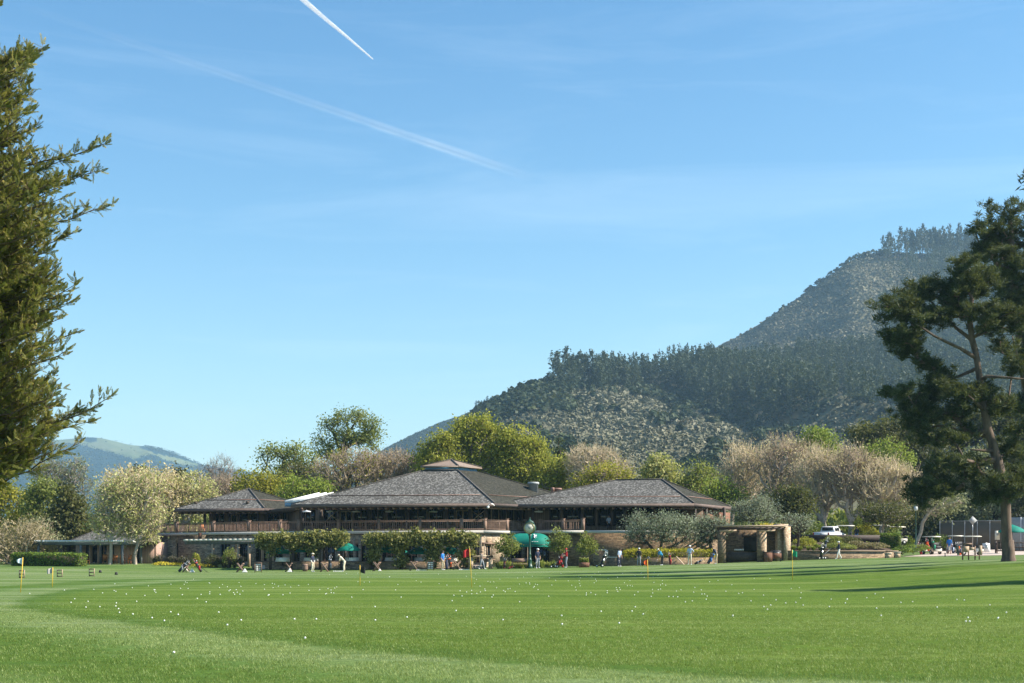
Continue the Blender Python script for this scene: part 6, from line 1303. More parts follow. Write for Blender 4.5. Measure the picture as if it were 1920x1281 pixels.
# parasols, tables, chairs
def parasol(px, D, ztop, label, s=1.0, z0=None, grp='green parasols'):
    b = PX(px, D); b[2] = .62 if z0 is None else z0; root = thing('parasol', label, 'parasol', b, random.random(), grp); H = ztop-b[2]; r_ = 1.25*s
    mb = MB(); tube(mb, [(0, 0, 0), (0, 0, H-.05)], .03, 8); mb.build('pole', MT['wood'], root); mb = MB(); lathe(mb, [(.28, 0), (.28, .07), (.08, .1)], n=14); mb.build('base', MT['rubber'], root)
    mb = MB(); n = 8; V = [(0, 0, H)]; 
    for ring, (rr, zz) in enumerate(((.5, -.26), (1.0, -.62))):
        for j in range(n*2): a = PI*j/n; k = 1 if j % 2 == 0 else .965; V.append((r_*rr*k*math.cos(a), r_*rr*k*math.sin(a), H+zz*s-(.02 if j % 2 else 0)))
    m = n*2; F = [(0, 1+j, 1+(j+1) % m) for j in range(m)]+[(1+j, 1+m+j, 1+m+(j+1) % m, 1+(j+1) % m) for j in range(m)]
    for j in range(m): a = V[1+m+j]; V.append((a[0], a[1], a[2]-.14))
    F += [(1+m+j, 1+2*m+j, 1+2*m+(j+1) % m, 1+m+(j+1) % m) for j in range(m)]; mb.add(V, F); mb.build('canopy', MT['green'], root)
    mb = MB(); ball(mb, (0, 0, H+.04), .05); mb.build('finial', MT['wood'], root)
    for j in range(8): a = PI*j/4; mb = MB(); bar(mb, (.04*math.cos(a), .04*math.sin(a), H-.75*s), (r_*.75*math.cos(a), r_*.75*math.sin(a), H-.46*s), .02, .02); mb.build('rib', MT['wood'], root)
parasol(523, 138.0, 2.5, 'green parasol under the left end of the vine pergola'); parasol(577, 138.4, 2.65, 'green parasol half hidden behind vine left of the open parasol'); parasol(653, 136.4, 2.78, 'fully visible green parasol in the gap between the vine pergolas')
parasol(727, 137.6, 2.6, 'green parasol first inside the right vine pergola', .95); parasol(745, 138.6, 2.45, 'tilted looking green parasol second inside the right vine pergola', .8); parasol(786, 137.8, 2.45, 'green parasol between the hanging vines of the right pergola'); parasol(843, 137.6, 2.45, 'green parasol nearest the entrance under the right vine pergola')
parasol(1898, 150, 4.85, 'green parasol behind the big pine trunk', 1.15, 2.2)
def table(px, D, label, z=.62, cloth=True):
    b = PX(px, D); b[2] = z; root = thing('dining_table', label, 'table', b, 0, 'terrace tables'); mb = MB(); lathe(mb, [(.62, .70), (.64, .74)], n=20); mb.build('tabletop', MT['white'], root); mb = MB(); tube(mb, [(0, 0, .05), (0, 0, .7)], .05, 8); mb.build('stem', MT['rubber'], root); mb = MB(); lathe(mb, [(.3, 0), (.3, .04), (.06, .07)], n=12); mb.build('foot', MT['rubber'], root)
    if cloth: mb = MB(); lathe(mb, [(.66, .75), (.68, .60), (.74, .34)], n=20); o = mb.build('tablecloth', MT['white'], smooth=True); o.location = b; tag(o, label.replace('table', 'tablecloth').replace('round', 'white round'), 'tablecloth', 'terrace tablecloths')
table(530, 137.2, 'round table under the leftmost green parasol'); table(583, 137.6, 'round table under the half hidden green parasol'); table(660, 137.0, 'round table under the fully visible green parasol'); table(735, 137.4, 'round table under the first parasol of the right pergola'); table(790, 137.6, 'round table between the hanging vines'); table(846, 137.2, 'round table nearest the entrance')
def chair(loc, rz, label, mat, grp):
    root = thing('chair', label, 'chair', loc, rz, grp); mb = MB(); box(mb, (0, 0, .44), (.48, .48, .05)); mb.build('seat', mat, root); mb = MB(); bar(mb, (0, .23, .5), (0, .33, 1.0), .48, .04); mb.build('backrest', mat, root)
    for x in (-.21, .21):
        for y in (-.2, .2): mb = MB(); box(mb, (x, y, .21), (.045, .045, .42)); mb.build('leg', mat, root)
        mb = MB(); bar(mb, (x*1.1, -.22, .64), (x*1.1, .25, .64), .06, .03); mb.build('armrest', mat, root)
for px, D, rz, lb in ((379, 155.2, .4, 'orange wooden chair behind the left balcony railing'), (681, 145.2, 1.2, 'leftmost orange chair of the pair near the balcony doors'), (699, 145.0, -.9, 'right orange chair of the pair near the balcony doors'), (757, 144.2, 1.1, 'orange chair behind the middle of the main railing'), (774, 144.0, -1.0, 'orange chair right of the one at the middle railing'), (860, 143.2, .5, 'orange chair behind the right end of the main railing')):
    chair([*XY(px, D), DECK_T-.02], rz, lb, MT['orange'], 'orange balcony chairs')
for px, D in ((690, 144.9), (765, 144.2), (600, 147.2), (820, 143.6)):
    b = np.array([*XY(px, D), DECK_T-.02]); root = thing('balcony_table', 'small dark table set on the balcony behind the railing', 'table', b, 0, 'balcony tables'); mb = MB(); box(mb, (0, 0, .72), (.8, .8, .05)); mb.build('tabletop', MT['wood'], root); mb = MB(); box(mb, (0, 0, .36), (.09, .09, .7)); mb.build('stem', MT['darkwood'], root)
for px, D, rz, lb in ((162, 147.5, 1.2, 'orange garden chair at the right end of the clipped hedge'), (197, 149.5, .3, 'leftmost orange chair before the bungalow windows'), (214, 149.5, -.2, 'middle orange chair before the bungalow windows'), (230, 148.8, .4, 'orange chair beside the pergola end post'), (240, 148.9, -.5, 'orange chair nearest the forked plane tree')):
    chair(PX(px, D), rz, lb, MT['orange'], 'orange chairs by the bungalow')
# street clock
def clock():
    b = PX(993.5, 133.2); root = thing('street_clock', 'tall dark green street clock with round white face and gilt rim', 'clock', b, 0); zc = 4.12-b[2]
    mb = MB(); lathe(mb, [(.26, -.05), (.26, .25), (.2, .3), (.18, .75), (.21, .8), (.13, .88), (.11, 1.25), (.14, 1.3), (.09, 1.36), (.075, 2.2), (.07, zc-.95), (.12, zc-.88), (.09, zc-.8), (.2, zc-.55)], n=16); mb.build('post', MT['greenpaint'], root, smooth=False)
    fd = np.array([-.32, -.947, 0]); c = np.array([0, 0, zc]); mb = MB(); disc(mb, c, .545, fd, 32, .38); hd = mb.build('case', MT['greenpaint'], root)
    sdv = np.array([-fd[1], fd[0], 0]); sdv = -sdv
    for sg in (1, -1):
        f = fd*sg; mb = MB(); disc(mb, c+f*.195, .455, f, 32, .02); fc = mb.build('dial', MT['cream'], hd)
        mb = MB(); V = []; n = 32
        for r_ in (.455, .52): V += [c+f*.2+r_*(math.cos(2*PI*j/n)*sdv+math.sin(2*PI*j/n)*np.array([0, 0, 1])) for j in range(n)]
        V += [v+f*.03 for v in V]; mb.add(V, [(j, (j+1) % n, n+(j+1) % n, n+j) for j in range(n)]+[(2*n+j, 3*n+j, 3*n+(j+1) % n, 2*n+(j+1) % n) for j in range(n)]+[(n+j, n+(j+1) % n, 3*n+(j+1) % n, 3*n+j) for j in range(n)]); mb.build('bezel', MT['gold'], hd)
        s2 = np.cross(np.array([0, 0, 1]), f)*1.0; mb = MB()
        for k in range(12): a = k*PI/6; d = math.sin(a)*s2+np.array([0, 0, math.cos(a)]); bar(mb, c+f*.212+d*.33, c+f*.212+d*.42, .045 if k % 3 == 0 else .03, .012)
        mb.build('numerals', MT['black'], hd); mb = MB()
        for a, l, w_ in ((R(320), .24, .045), (R(64), .36, .03)): d = math.sin(a)*s2+np.array([0, 0, math.cos(a)]); bar(mb, c+f*.225-d*.06, c+f*.225+d*l, w_, .012)
        mb.build('hands', MT['black'], hd)
    mb = MB(); V = [c+sdv*x+np.array([0, 0, z])+fd*y for y in (-.17, .17) for x, z in ((-.42, .40), (.42, .40), (.30, .62), (.10, .74), (0, .86), (-.10, .74), (-.30, .62))]
    mb.add(V, [tuple(range(7)), tuple(range(13, 6, -1))]+[(i, i+7, (i+1) % 7+7, (i+1) % 7) for i in range(7)]); ball(mb, c+np.array([0, 0, .93]), .075); mb.build('crest', MT['greenpaint'], root)
clock()
root = thing('bench', 'brown slatted bench in front of the grass tufts left of the clock', 'bench', PX(974, 133.0), 0); mb = MB(); box(mb, (0, 0, .44), (1.5, .42, .05)); mb.build('seat', MT['wood'], root); mb = MB(); box(mb, (0, .2, .75), (1.5, .05, .4)); mb.build('backrest', MT['wood'], root)
for x in (-.65, .65): mb = MB(); box(mb, (x, 0, .3), (.07, .4, .6)); mb.build('leg', MT['darkwood'], root)
# little pale table-like wall cap before the lit corner
root = thing('stone_counter', 'pale topped stone serving counter at the sunlit corner', 'counter', PX(903, 134.2)); mb = MB()
for x in (-1.0, .85): mb = MB(); box(mb, (x, 0, .5), (.42, .5, 1.25)); mb.build('pier', MT['stone_pale_sunlit'], root, uv=True); mb = MB(); box(mb, (-.05, 0, 1.2), (2.4, .7, .12)); mb.build('slab', MT['cream'], root)
# planters and rails by the steps
def planter(px, D, w_, h_, label, flowers=True, z=None):
    b = PX(px, D); b[2] = b[2] if z is None else z; root = thing('planter', label, 'planter', b, -.1); mb = MB(); box(mb, (0, 0, h_/2), (w_, .6, h_), top=1.06); mb.build('box', MT['redwood'], root, uv=True); mb = MB(); box(mb, (0, 0, h_-.04), (w_*.94, .54, .1)); mb.build('soil', MT['soil'], root)
    n = 500; C = np.stack([(rng.random(n)-.5)*w_*.9, (rng.random(n)-.5)*.5, h_+rng.random(n)*.38], 1); mb = MB(); leafcloud(mb, C, .13, .6); leafcloud(mb, C[::4]+np.array([0, 0, .12]), .09, .9, 1); mb.build('plants', [LF['bright'], LF['cream']], root)
planter(1095, 132.5, .95, .45, 'rust red planter with pale flowers at the foot of the steps'); root = thing('grill', 'dark rust brown hooded grill beside the sunlit fireplace stack', 'grill', PX(1455, 136.3), -.1); mb = MB(); box(mb, (0, 0, .55), (1.0, .6, .5)); mb.build('body', MT['redwood'], root, uv=True); mb = MB(); tube(mb, [(-.46, 0, .82), (.46, 0, .82)], .27, 14); mb.build('hood', MT['black'], root)
for x in (-.42, .42):
    for y in (-.22, .22): mb = MB(); box(mb, (x, y, .15), (.07, .07, .32)); mb.build('leg', MT['rubber'], root)
mb = MB(); tube(mb, [(-.3, -.3, .84), (.3, -.3, .84)], .02, 6); mb.build('handle', MT['steel'], root)
root = thing('log_box', 'rust brown lidded log box between the stone pier and the grill', 'box', PX(1440, 136.0), -.05); mb = MB(); box(mb, (0, 0, .45), (.75, .6, .9)); mb.build('body', MT['redwood'], root, uv=True); mb = MB(); box(mb, (0, 0, .93), (.82, .66, .07)); mb.build('lid', MT['darkwood'], root)
root = thing('handrail', 'thin dark handrail beside the rust planter at the steps', 'handrail', PX(1082, 132.2)); mb = MB(); tube(mb, [(0, 0, 0), (0, 0, .8), (1.6, .6, 1.25), (1.6, .6, .1)], .025, 6); mb.build('rail', MT['rubber'], root)
for k, (x0, z_) in enumerate(((1662, 1.3), (1679, 1.4))):
    root = thing('step_block', ['pale stone end block at the left of the path steps', 'pale stone end block at the right of the path steps'][k], 'step', [*XY(x0+3, 139.2), z_]); mb = MB(); box(mb, (0, 0, .15), (.5, .6, .62)); mb.build('block', MT['stone_pale_sunlit'], root, uv=True); mb = MB(); box(mb, (0, 0, .49), (.6, .7, .06)); mb.build('cap', MT['cream'], root)
# brown barrier by the parking
root = thing('barrier', 'long low dark brown board barrier along the parking terrace', 'barrier', [*XY(1560, 149.6), 2.9]); org = np.array(root.location); mb = MB(); bar(mb, [*XY(1478, 149.8), 3.42], [*XY(1672, 148.6), 3.36], .06, .66); mb.build('boards', MT['darkwood'], root, org)
for i in range(9): q = XY(1480+i*23.6, 149.95); mb = MB(); box(mb, (*q, 3.15), (.12, .12, 1.1)); mb.build('post', MT['darkwood'], root, org)
# pickup truck
def pickup():
    root = thing('pickup_truck', 'white pickup truck seen from behind parked by the brown barrier', 'pickup truck', [*XY(1556, 157), 2.93], R(-33))
    # local: +Y is forwards, rear faces -Y
    def hull(sec, name, mat, par=root):
        mb = MB(); k = len(sec[0]); V = [p for s in sec for p in s]; F = [(i*k+j, i*k+(j+1) % k, (i+1)*k+(j+1) % k, (i+1)*k+j) for i in range(len(sec)-1) for j in range(k)]+[tuple(range(k-1, -1, -1)), tuple((len(sec)-1)*k+j for j in range(k))]; mb.add(V, F); return mb.build(name, mat, par)
    def ring(y, w_, z0, z1, c=.08): return [(-w_, y, z0), (w_, y, z0), (w_, y, z1-c), (w_-c, y, z1), (-w_+c, y, z1), (-w_, y, z1-c)]
    hull([ring(-2.7, .93, .55, 1.12), ring(-2.62, .97, .45, 1.18), ring(.2, .97, .42, 1.18), ring(1.9, .97, .42, 1.14), ring(2.6, .9, .5, 1.02), ring(2.72, .82, .55, .95)], 'body', MT['truck'])
    hull([ring(-.75, .86, 1.17, 1.25), ring(-.55, .74, 1.17, 1.84, .12), ring(.75, .74, 1.17, 1.86, .12), ring(1.5, .86, 1.15, 1.2)], 'cab', MT['truck'])
    mb = MB(); box(mb, (0, -.70, 1.53), (1.24, .03, .42)); mb.build('rear_window', MT['glass'], root); mb = MB(); box(mb, (0, -1.72, 1.185), (1.62, 1.75, .02)); mb.build('bed', MT['black'], root)
    for x in (-.87, .87):
        mb = MB(); box(mb, (x*.93, .12, 1.52), (.03, 1.2, .38), top=.9); mb.build('side_window', MT['glass'], root); mb = MB(); box(mb, (x, -2.69, .93), (.13, .06, .36)); mb.build('tail_lamp', MT['lampred'], root)
        for y in (-1.65, 1.7): mb = MB(); tube(mb, [(x*1.02-.11, y, .37), (x*1.02+.11, y, .37)], .37, 20); w_ = mb.build('wheel', MT['rubber'], root); mb = MB(); tube(mb, [(x*1.02-.12, y, .37), (x*1.02+.12, y, .37)], .21, 14); mb.build('rim', MT['steel'], w_)
        mb = MB(); box(mb, (x*1.2, .9, 1.28), (.18, .08, .2)); mb.build('mirror', MT['black'], root)
    mb = MB(); box(mb, (0, -2.72, .86), (1.5, .03, .46)); mb.build('tailgate', MT['truck'], root); mb = MB(); box(mb, (0, -2.745, .98), (.22, .03, .07)); mb.build('handle', MT['black'], root); mb = MB(); box(mb, (0, -2.8, .52), (1.86, .14, .16)); mb.build('bumper', MT['steel'], root)
pickup()
# golf carts
def cart(px, D, z, rz, label, bags=()):
    root = thing('golf_cart', label, 'golf cart', [*XY(px, D), z], rz, 'golf carts'); mb = MB()
    mb.add([(-.58, y, zz) for y, zz in ((-1.1, .3), (-1.1, .62), (-.35, .68), (-.2, .36), (.75, .34), (.85, .8), (1.12, .62), (1.15, .3))]+[(.58, y, zz) for y, zz in ((-1.1, .3), (-1.1, .62), (-.35, .68), (-.2, .36), (.75, .34), (.85, .8), (1.12, .62), (1.15, .3))], [tuple(range(8)), tuple(range(15, 7, -1))]+[(i, i+8, (i+1) % 8+8, (i+1) % 8) for i in range(8)]); mb.build('body', MT['cream'], root)
    mb = MB(); box(mb, (0, .05, 1.90), (1.2, 2.0, .07), top=.94); box(mb, (0, .05, 1.94), (1.0, 1.8, .05), top=.9); mb.build('roof', MT['cream'], root)
    for x in (-.52, .52):
        for y0, y1 in ((.88, .78), (-.85, -.8)): mb = MB(); tube(mb, [(x, y0, .6), (x, y1, 1.88)], .025, 6); mb.build('roof_post', MT['rubber'], root)
        for y in (-.75, .8): mb = MB(); tube(mb, [(x-.09, y, .23), (x+.09, y, .23)], .23, 16); w_ = mb.build('wheel', MT['rubber'], root); mb = MB(); tube(mb, [(x-.1, y, .23), (x+.1, y, .23)], .12, 10); mb.build('rim', MT['white'], w_)
    mb = MB(); box(mb, (0, -.25, .75), (1.1, .48, .14)); mb.build('seat', MT['black'], root); mb = MB(); box(mb, (0, -.5, 1.05), (1.1, .1, .42)); mb.build('backrest', MT['black'], root); mb = MB(); tube(mb, [(-.28, .62, .8), (-.28, .42, 1.02)], .02, 6); disc(mb, (-.28, .41, 1.03), .17, (0, -.6, .8), 14, .03); mb.build('steering_wheel', MT['rubber'], root)
    mb = MB(); box(mb, (0, -1.02, .75), (.95, .25, .25)); mb.build('bag_well', MT['black'], root)
    return root
cart(1586, 158, 2.95, 1.4, 'golf cart with white roof just right of the white pickup'); cart(1650, 156, 2.95, 1.6, 'golf cart with white roof behind the umbrella shaped shrub'); cart(1680, 154.5, 2.75, 1.5, 'golf cart with white roof left of the lamp post'); cart(1747, 154, float(G(*XY(1747, 154)))+.03, .25, 'golf cart with red and green bags right of the lamp post'); cart(1791, 157, float(G(*XY(1791, 157)))+.03, .1, 'golf cart behind the man in the blue shirt and shorts'); cart(1822, 144.5, float(G(*XY(1822, 144.5)))+.03, 1.35, 'golf cart nearest the wooden bag stand')
for px, D, a, b_, lb in ((1741, 152.7, 'orangeflag', 'red', 'orange and red golf bag on the back of the cart by the lamp post'), (1752, 152.7, 'greenpaint', 'greenflag', 'green golf bag on the back of the cart by the lamp post'), (1727, 151.6, 'red', 'red', 'red golf bag standing at the path edge'), (1787, 155.6, 'navy', 'paleblue', 'navy and white golf bag by the man in shorts'), (1800, 143.4, 'orangeflag', 'navy', 'orange and navy golf bag at the cart nearest the bag stand'), (1797, 143.0, 'greenpaint', 'black', 'dark green golf bag at the cart nearest the bag stand'), (1688, 148.5, 'black', 'black', 'black bag standing at the top of the steps')):
    z_ = float(G(*XY(px, D)))+.03
    bag(px, D, lb, MT[a], MT[b_], -.2, 0, False, z=z_+(.35 if 'back of' in lb else 0) if px != 1688 else 2.2)
# starter's wooden bag stand on the lawn by the pine
root = thing('bag_stand', 'tan wooden bag stand with posts on the lawn left of the big pine', 'bag stand', hit(1822, 1050, 60, 130)); k = root.location[1]/FPX
for x, h_ in ((-17, 30), (-6, 20), (7, 26), (15, 26)): mb = MB(); box(mb, (x*k, .1*(x > 0), h_*k/2), (.09, .09, h_*k)); mb.build('post', MT['wood'], root)
for x, z_, w_, h_, m in ((-11, 20, 11, 11, 'tan'), (0, 21, 9, 5, 'tan'), (16, 18, 6, 18, 'tan'), (-8, 30, 16, 3, 'wood')): mb = MB(); box(mb, (x*k, -.06, z_*k), (w_*k, .05, h_*k)); mb.build('panel', MT[m], root)
mb = MB(); box(mb, (-2*k, 0, 8*k), (30*k, .4, .05)); mb.build('shelf', MT['wood'], root)
root = thing('sandwich_board', 'white sandwich board sign standing on the path edge', 'sign', [*XY(1849, 158), float(G(*XY(1849, 158)))+.03], 0)
for sg in (-1, 1): mb = MB(); V = [(-.38, .3*sg, 0), (.38, .3*sg, 0), (.38, .06*sg, 1.0), (.1, .06*sg, 1.0), (.1, .05*sg, 1.06), (-.1, .05*sg, 1.06), (-.1, .06*sg, 1.0), (-.38, .06*sg, 1.0)]; V += [(a, b+.03, c) for a, b, c in V]; mb.add(V, [tuple(range(7, -1, -1)), tuple(range(8, 16))]+[(i, (i+1) % 8, (i+1) % 8+8, i+8) for i in range(8)]); pn = mb.build('panel', MT['white'], root)
mb = MB()
for zz, w_ in ((.78, .4), (.62, .3), (.48, .44)): bar(mb, (-w_/2, -.065-.24*(1-zz)-.012, zz), (w_/2, -.065-.24*(1-zz)-.012, zz), .02, .05)
mb.build('lettering', MT['greenpaint'], pn)
# court fence with windscreen
root = thing('court_fence', 'tall chain link court fence with grey windscreen', 'fence', [*XY(1764, 178), 2.3]); org = np.array(root.location); fa, fb_ = XY(1762, 180), XY(2150, 172); z1 = 5.95
mb = MB(); L = np.linalg.norm(fb_-fa); bar(mb, [*fa, 3.9], [*fb_, 3.9], .02, 3.9); mb.build('windscreen', MT['fenceweave'], root, org)
for i in range(17): q = lerp(fa, fb_, i/16)-np.array([0, .06]); mb = MB(); tube(mb, [(*q, 1.9), (*q, z1)], .045, 6); mb.build('post', MT['grey'], root, org)
mb = MB(); tube(mb, [(*(fa-np.array([0, .06])), z1-.05), (*(fb_-np.array([0, .06])), z1-.05)], .035, 6); mb.build('top_rail', MT['grey'], root, org)
root = thing('court_fence', 'pale taller section of court fence at the frame edge', 'fence', [*XY(1900, 168), 2.4]); org = np.array(root.location); fa, fb_ = XY(1893, 168), XY(2150, 163)
mb = MB(); bar(mb, [*fa, 4.1], [*fb_, 4.1], .02, 3.9); mb.build('windscreen', MT['grey'], root, org)
for i in range(13): q = lerp(fa, fb_, i/12)-np.array([0, .06]); mb = MB(); tube(mb, [(*q, 1.9), (*q, 6.1)], .045, 6); mb.build('post', MT['frosted'], root, org)
root = thing('diamond_sign', 'grey diamond shaped sign seen from behind on the court fence', 'sign', [*XY(1824, 170), 2.5]); z_ = 1.6+65*170/FPX-2.5; mb = MB(); V = [(0, 0, z_-.52), (.52, 0, z_), (0, 0, z_+.52), (-.52, 0, z_)]; V += [(a, .03, c) for a, b, c in V]; mb.add(V, [(0, 1, 2, 3), (7, 6, 5, 4)]+[(i, i+4, (i+1) % 4+4, (i+1) % 4) for i in range(4)]); mb.build('plate', MT['grey'], root); mb = MB(); tube(mb, [(0, .06, -.2), (0, .06, z_+.3)], .035, 6); mb.build('post', MT['steel'], root)
root = thing('gate', 'dark brown rail gate beyond the big pine trunk', 'gate', [*XY(1900, 152), float(G(*XY(1900, 152)))]); org = np.array(root.location); g_ = org[2]
for px in (1867, 1893, 1925, 1960): q = XY(px, 152); mb = MB(); box(mb, (*q, g_+.62), (.14, .14, 1.3)); mb.build('post', MT['darkwood'], root, org)
for zz in (.25, .62, 1.1): mb = MB(); bar(mb, [*XY(1867, 152), g_+zz], [*XY(1960, 152), g_+zz], .06, .13); mb.build('rail', MT['darkwood'], root, org)
for i in range(14): q = XY(1869+i*7, 151.9); mb = MB(); bar(mb, [*q, g_+.2], [*q, g_+1.1], .05, .05); mb.build('picket', MT['darkwood'], root, org)
root = thing('notice_board', 'pale tall notice board beside the big pine trunk', 'sign', [*XY(1870, 151), float(G(*XY(1870, 151)))]); mb = MB(); box(mb, (0, 0, 1.95), (.5, .05, .95)); mb.build('panel', MT['cream'], root); mb = MB(); box(mb, (0, .04, .9), (.08, .06, 1.9)); mb.build('post', MT['wood'], root); mb = MB(); disc(mb, (0, -.03, 2.05), .13, (0, 1, 0), 14, .02); mb.build('emblem', MT['grey'], root)
# lamp post
root = thing('lamp_post', 'slim dark green lamp post with square lantern beside the path', 'lamp post', [*XY(1717, 149.5), 2.0]); mb = MB(); lathe(mb, [(.12, 0), (.12, .3), (.07, .4), (.055, 4.2), (.09, 4.25)], n=10); mb.build('post', MT['greenpaint'], root); mb = MB(); box(mb, (0, 0, 4.5), (.3, .3, .42), top=1.15); ln = mb.build('lantern', MT['frosted'], root); mb = MB(); box(mb, (0, 0, 4.76), (.42, .42, .09), top=.5); mb.build('cap', MT['greenpaint'], ln)
root = thing('bollard', 'small dark bollard light at the edge of the path', 'bollard', PX(1772, 140.5)); mb = MB(); lathe(mb, [(.05, 0), (.05, .3), (.07, .32), (.06, .38)], n=8); mb.build('body', MT['rubber'], root); mb = MB(); lathe(mb, [(.045, .24), (.052, .27), (.045, .3)], n=8); mb.build('lens', MT['frosted'], root)
# contrails high above
def contrail(name, label, p0, p1, alt, r0, r1, dens, seed, breaks):
    """ice trail from p0 to p1 (photo pixels) at one height; three shells thin out towards the edge"""
    def at(px, py): D = (alt-EYE)*FPX/(HY-py); return np.array([(px-CX)/FPX*D, D, alt])
    a, b = at(*p0), at(*p1); root = thing(name, label, 'contrail', (a+b)/2); org = (a+b)/2
    t = newmat(name+'_ice'); tc = t.node('ShaderNodeTexCoord'); mp = t.node('ShaderNodeMapping', {'Vector': tc.outputs['Object'], 'Scale': (breaks,)*3}); nz = t.node('ShaderNodeTexNoise', {'Vector': mp.outputs[0], 'Scale': 1.0, 'Detail': 5.0, 'Roughness': .6}); u = t.node('ShaderNodeAttribute', attribute_name='tone')
    al = t.math('MULTIPLY', t.ramp(nz.outputs['Fac'], [(.25, (.25, .25, .25)), (.7, (1, 1, 1))]), t.math('MULTIPLY', u.outputs['Fac'], dens))
    d = t.node('ShaderNodeBsdfDiffuse', {'Color': (.95, .95, .95, 1)}); tr = t.node('ShaderNodeBsdfTranslucent', {'Color': (.95, .95, .95, 1)}); w_ = t.node('ShaderNodeMixShader', {0: .5, 1: d.outputs[0], 2: tr.outputs[0]}); tp = t.node('ShaderNodeBsdfTransparent')
    t.out(t.node('ShaderNodeMixShader', {0: al, 1: tp.outputs[0], 2: w_.outputs[0]}).outputs[0])
    for k in (1.0, .75, .5, .28):
        n = 40; mb = MB(); m = 14; V = []; T = []; r = np.random.default_rng(seed)
        s = np.cross((b-a)/np.linalg.norm(b-a), [0, 0, 1]); s /= np.linalg.norm(s)
        for i in range(n+1):
            f = i/n; c = a*(1-f)+b*f+s*(r0+(r1-r0)*f)*(1-k)*.5*math.sin(k*11)+s*(r0+(r1-r0)*f)*.35*(vnoise(np.array([f*9]), np.array([1.]), seed)[0]-.5); rr = (r0+(r1-r0)*f)*k
            for j in range(m): q = 2*PI*j/m; V.append(c+rr*(math.cos(q)*s+math.sin(q)*np.array([0, 0, .6])))
        F = [(i*m+j, i*m+(j+1) % m, (i+1)*m+(j+1) % m, (i+1)*m+j) for i in range(n) for j in range(m)]
        if seed == 2: T = np.repeat(np.interp(np.arange(n)/n, [0, .2, .45, .62, .75, .9, 1], [.06, .2, .35, .75, .8, .35, .02]), m)
        else: T = np.repeat(np.interp(np.arange(n)/n, [0, .05, 1], [1, 1, .9]), m)
        mb.add(V, F, 0, T); o = mb.build('trail', t.m, root, org, smooth=True)
contrail('contrail', 'short sharp white contrail at the top of the sky', (699, 111), (548, -18), 9000, 14, 58, .42, 1, .004)
contrail('contrail', 'long faint diffuse contrail slanting across the sky', (40, 10), (1000, 335), 9500, 90, 175, .055, 2, .0016)
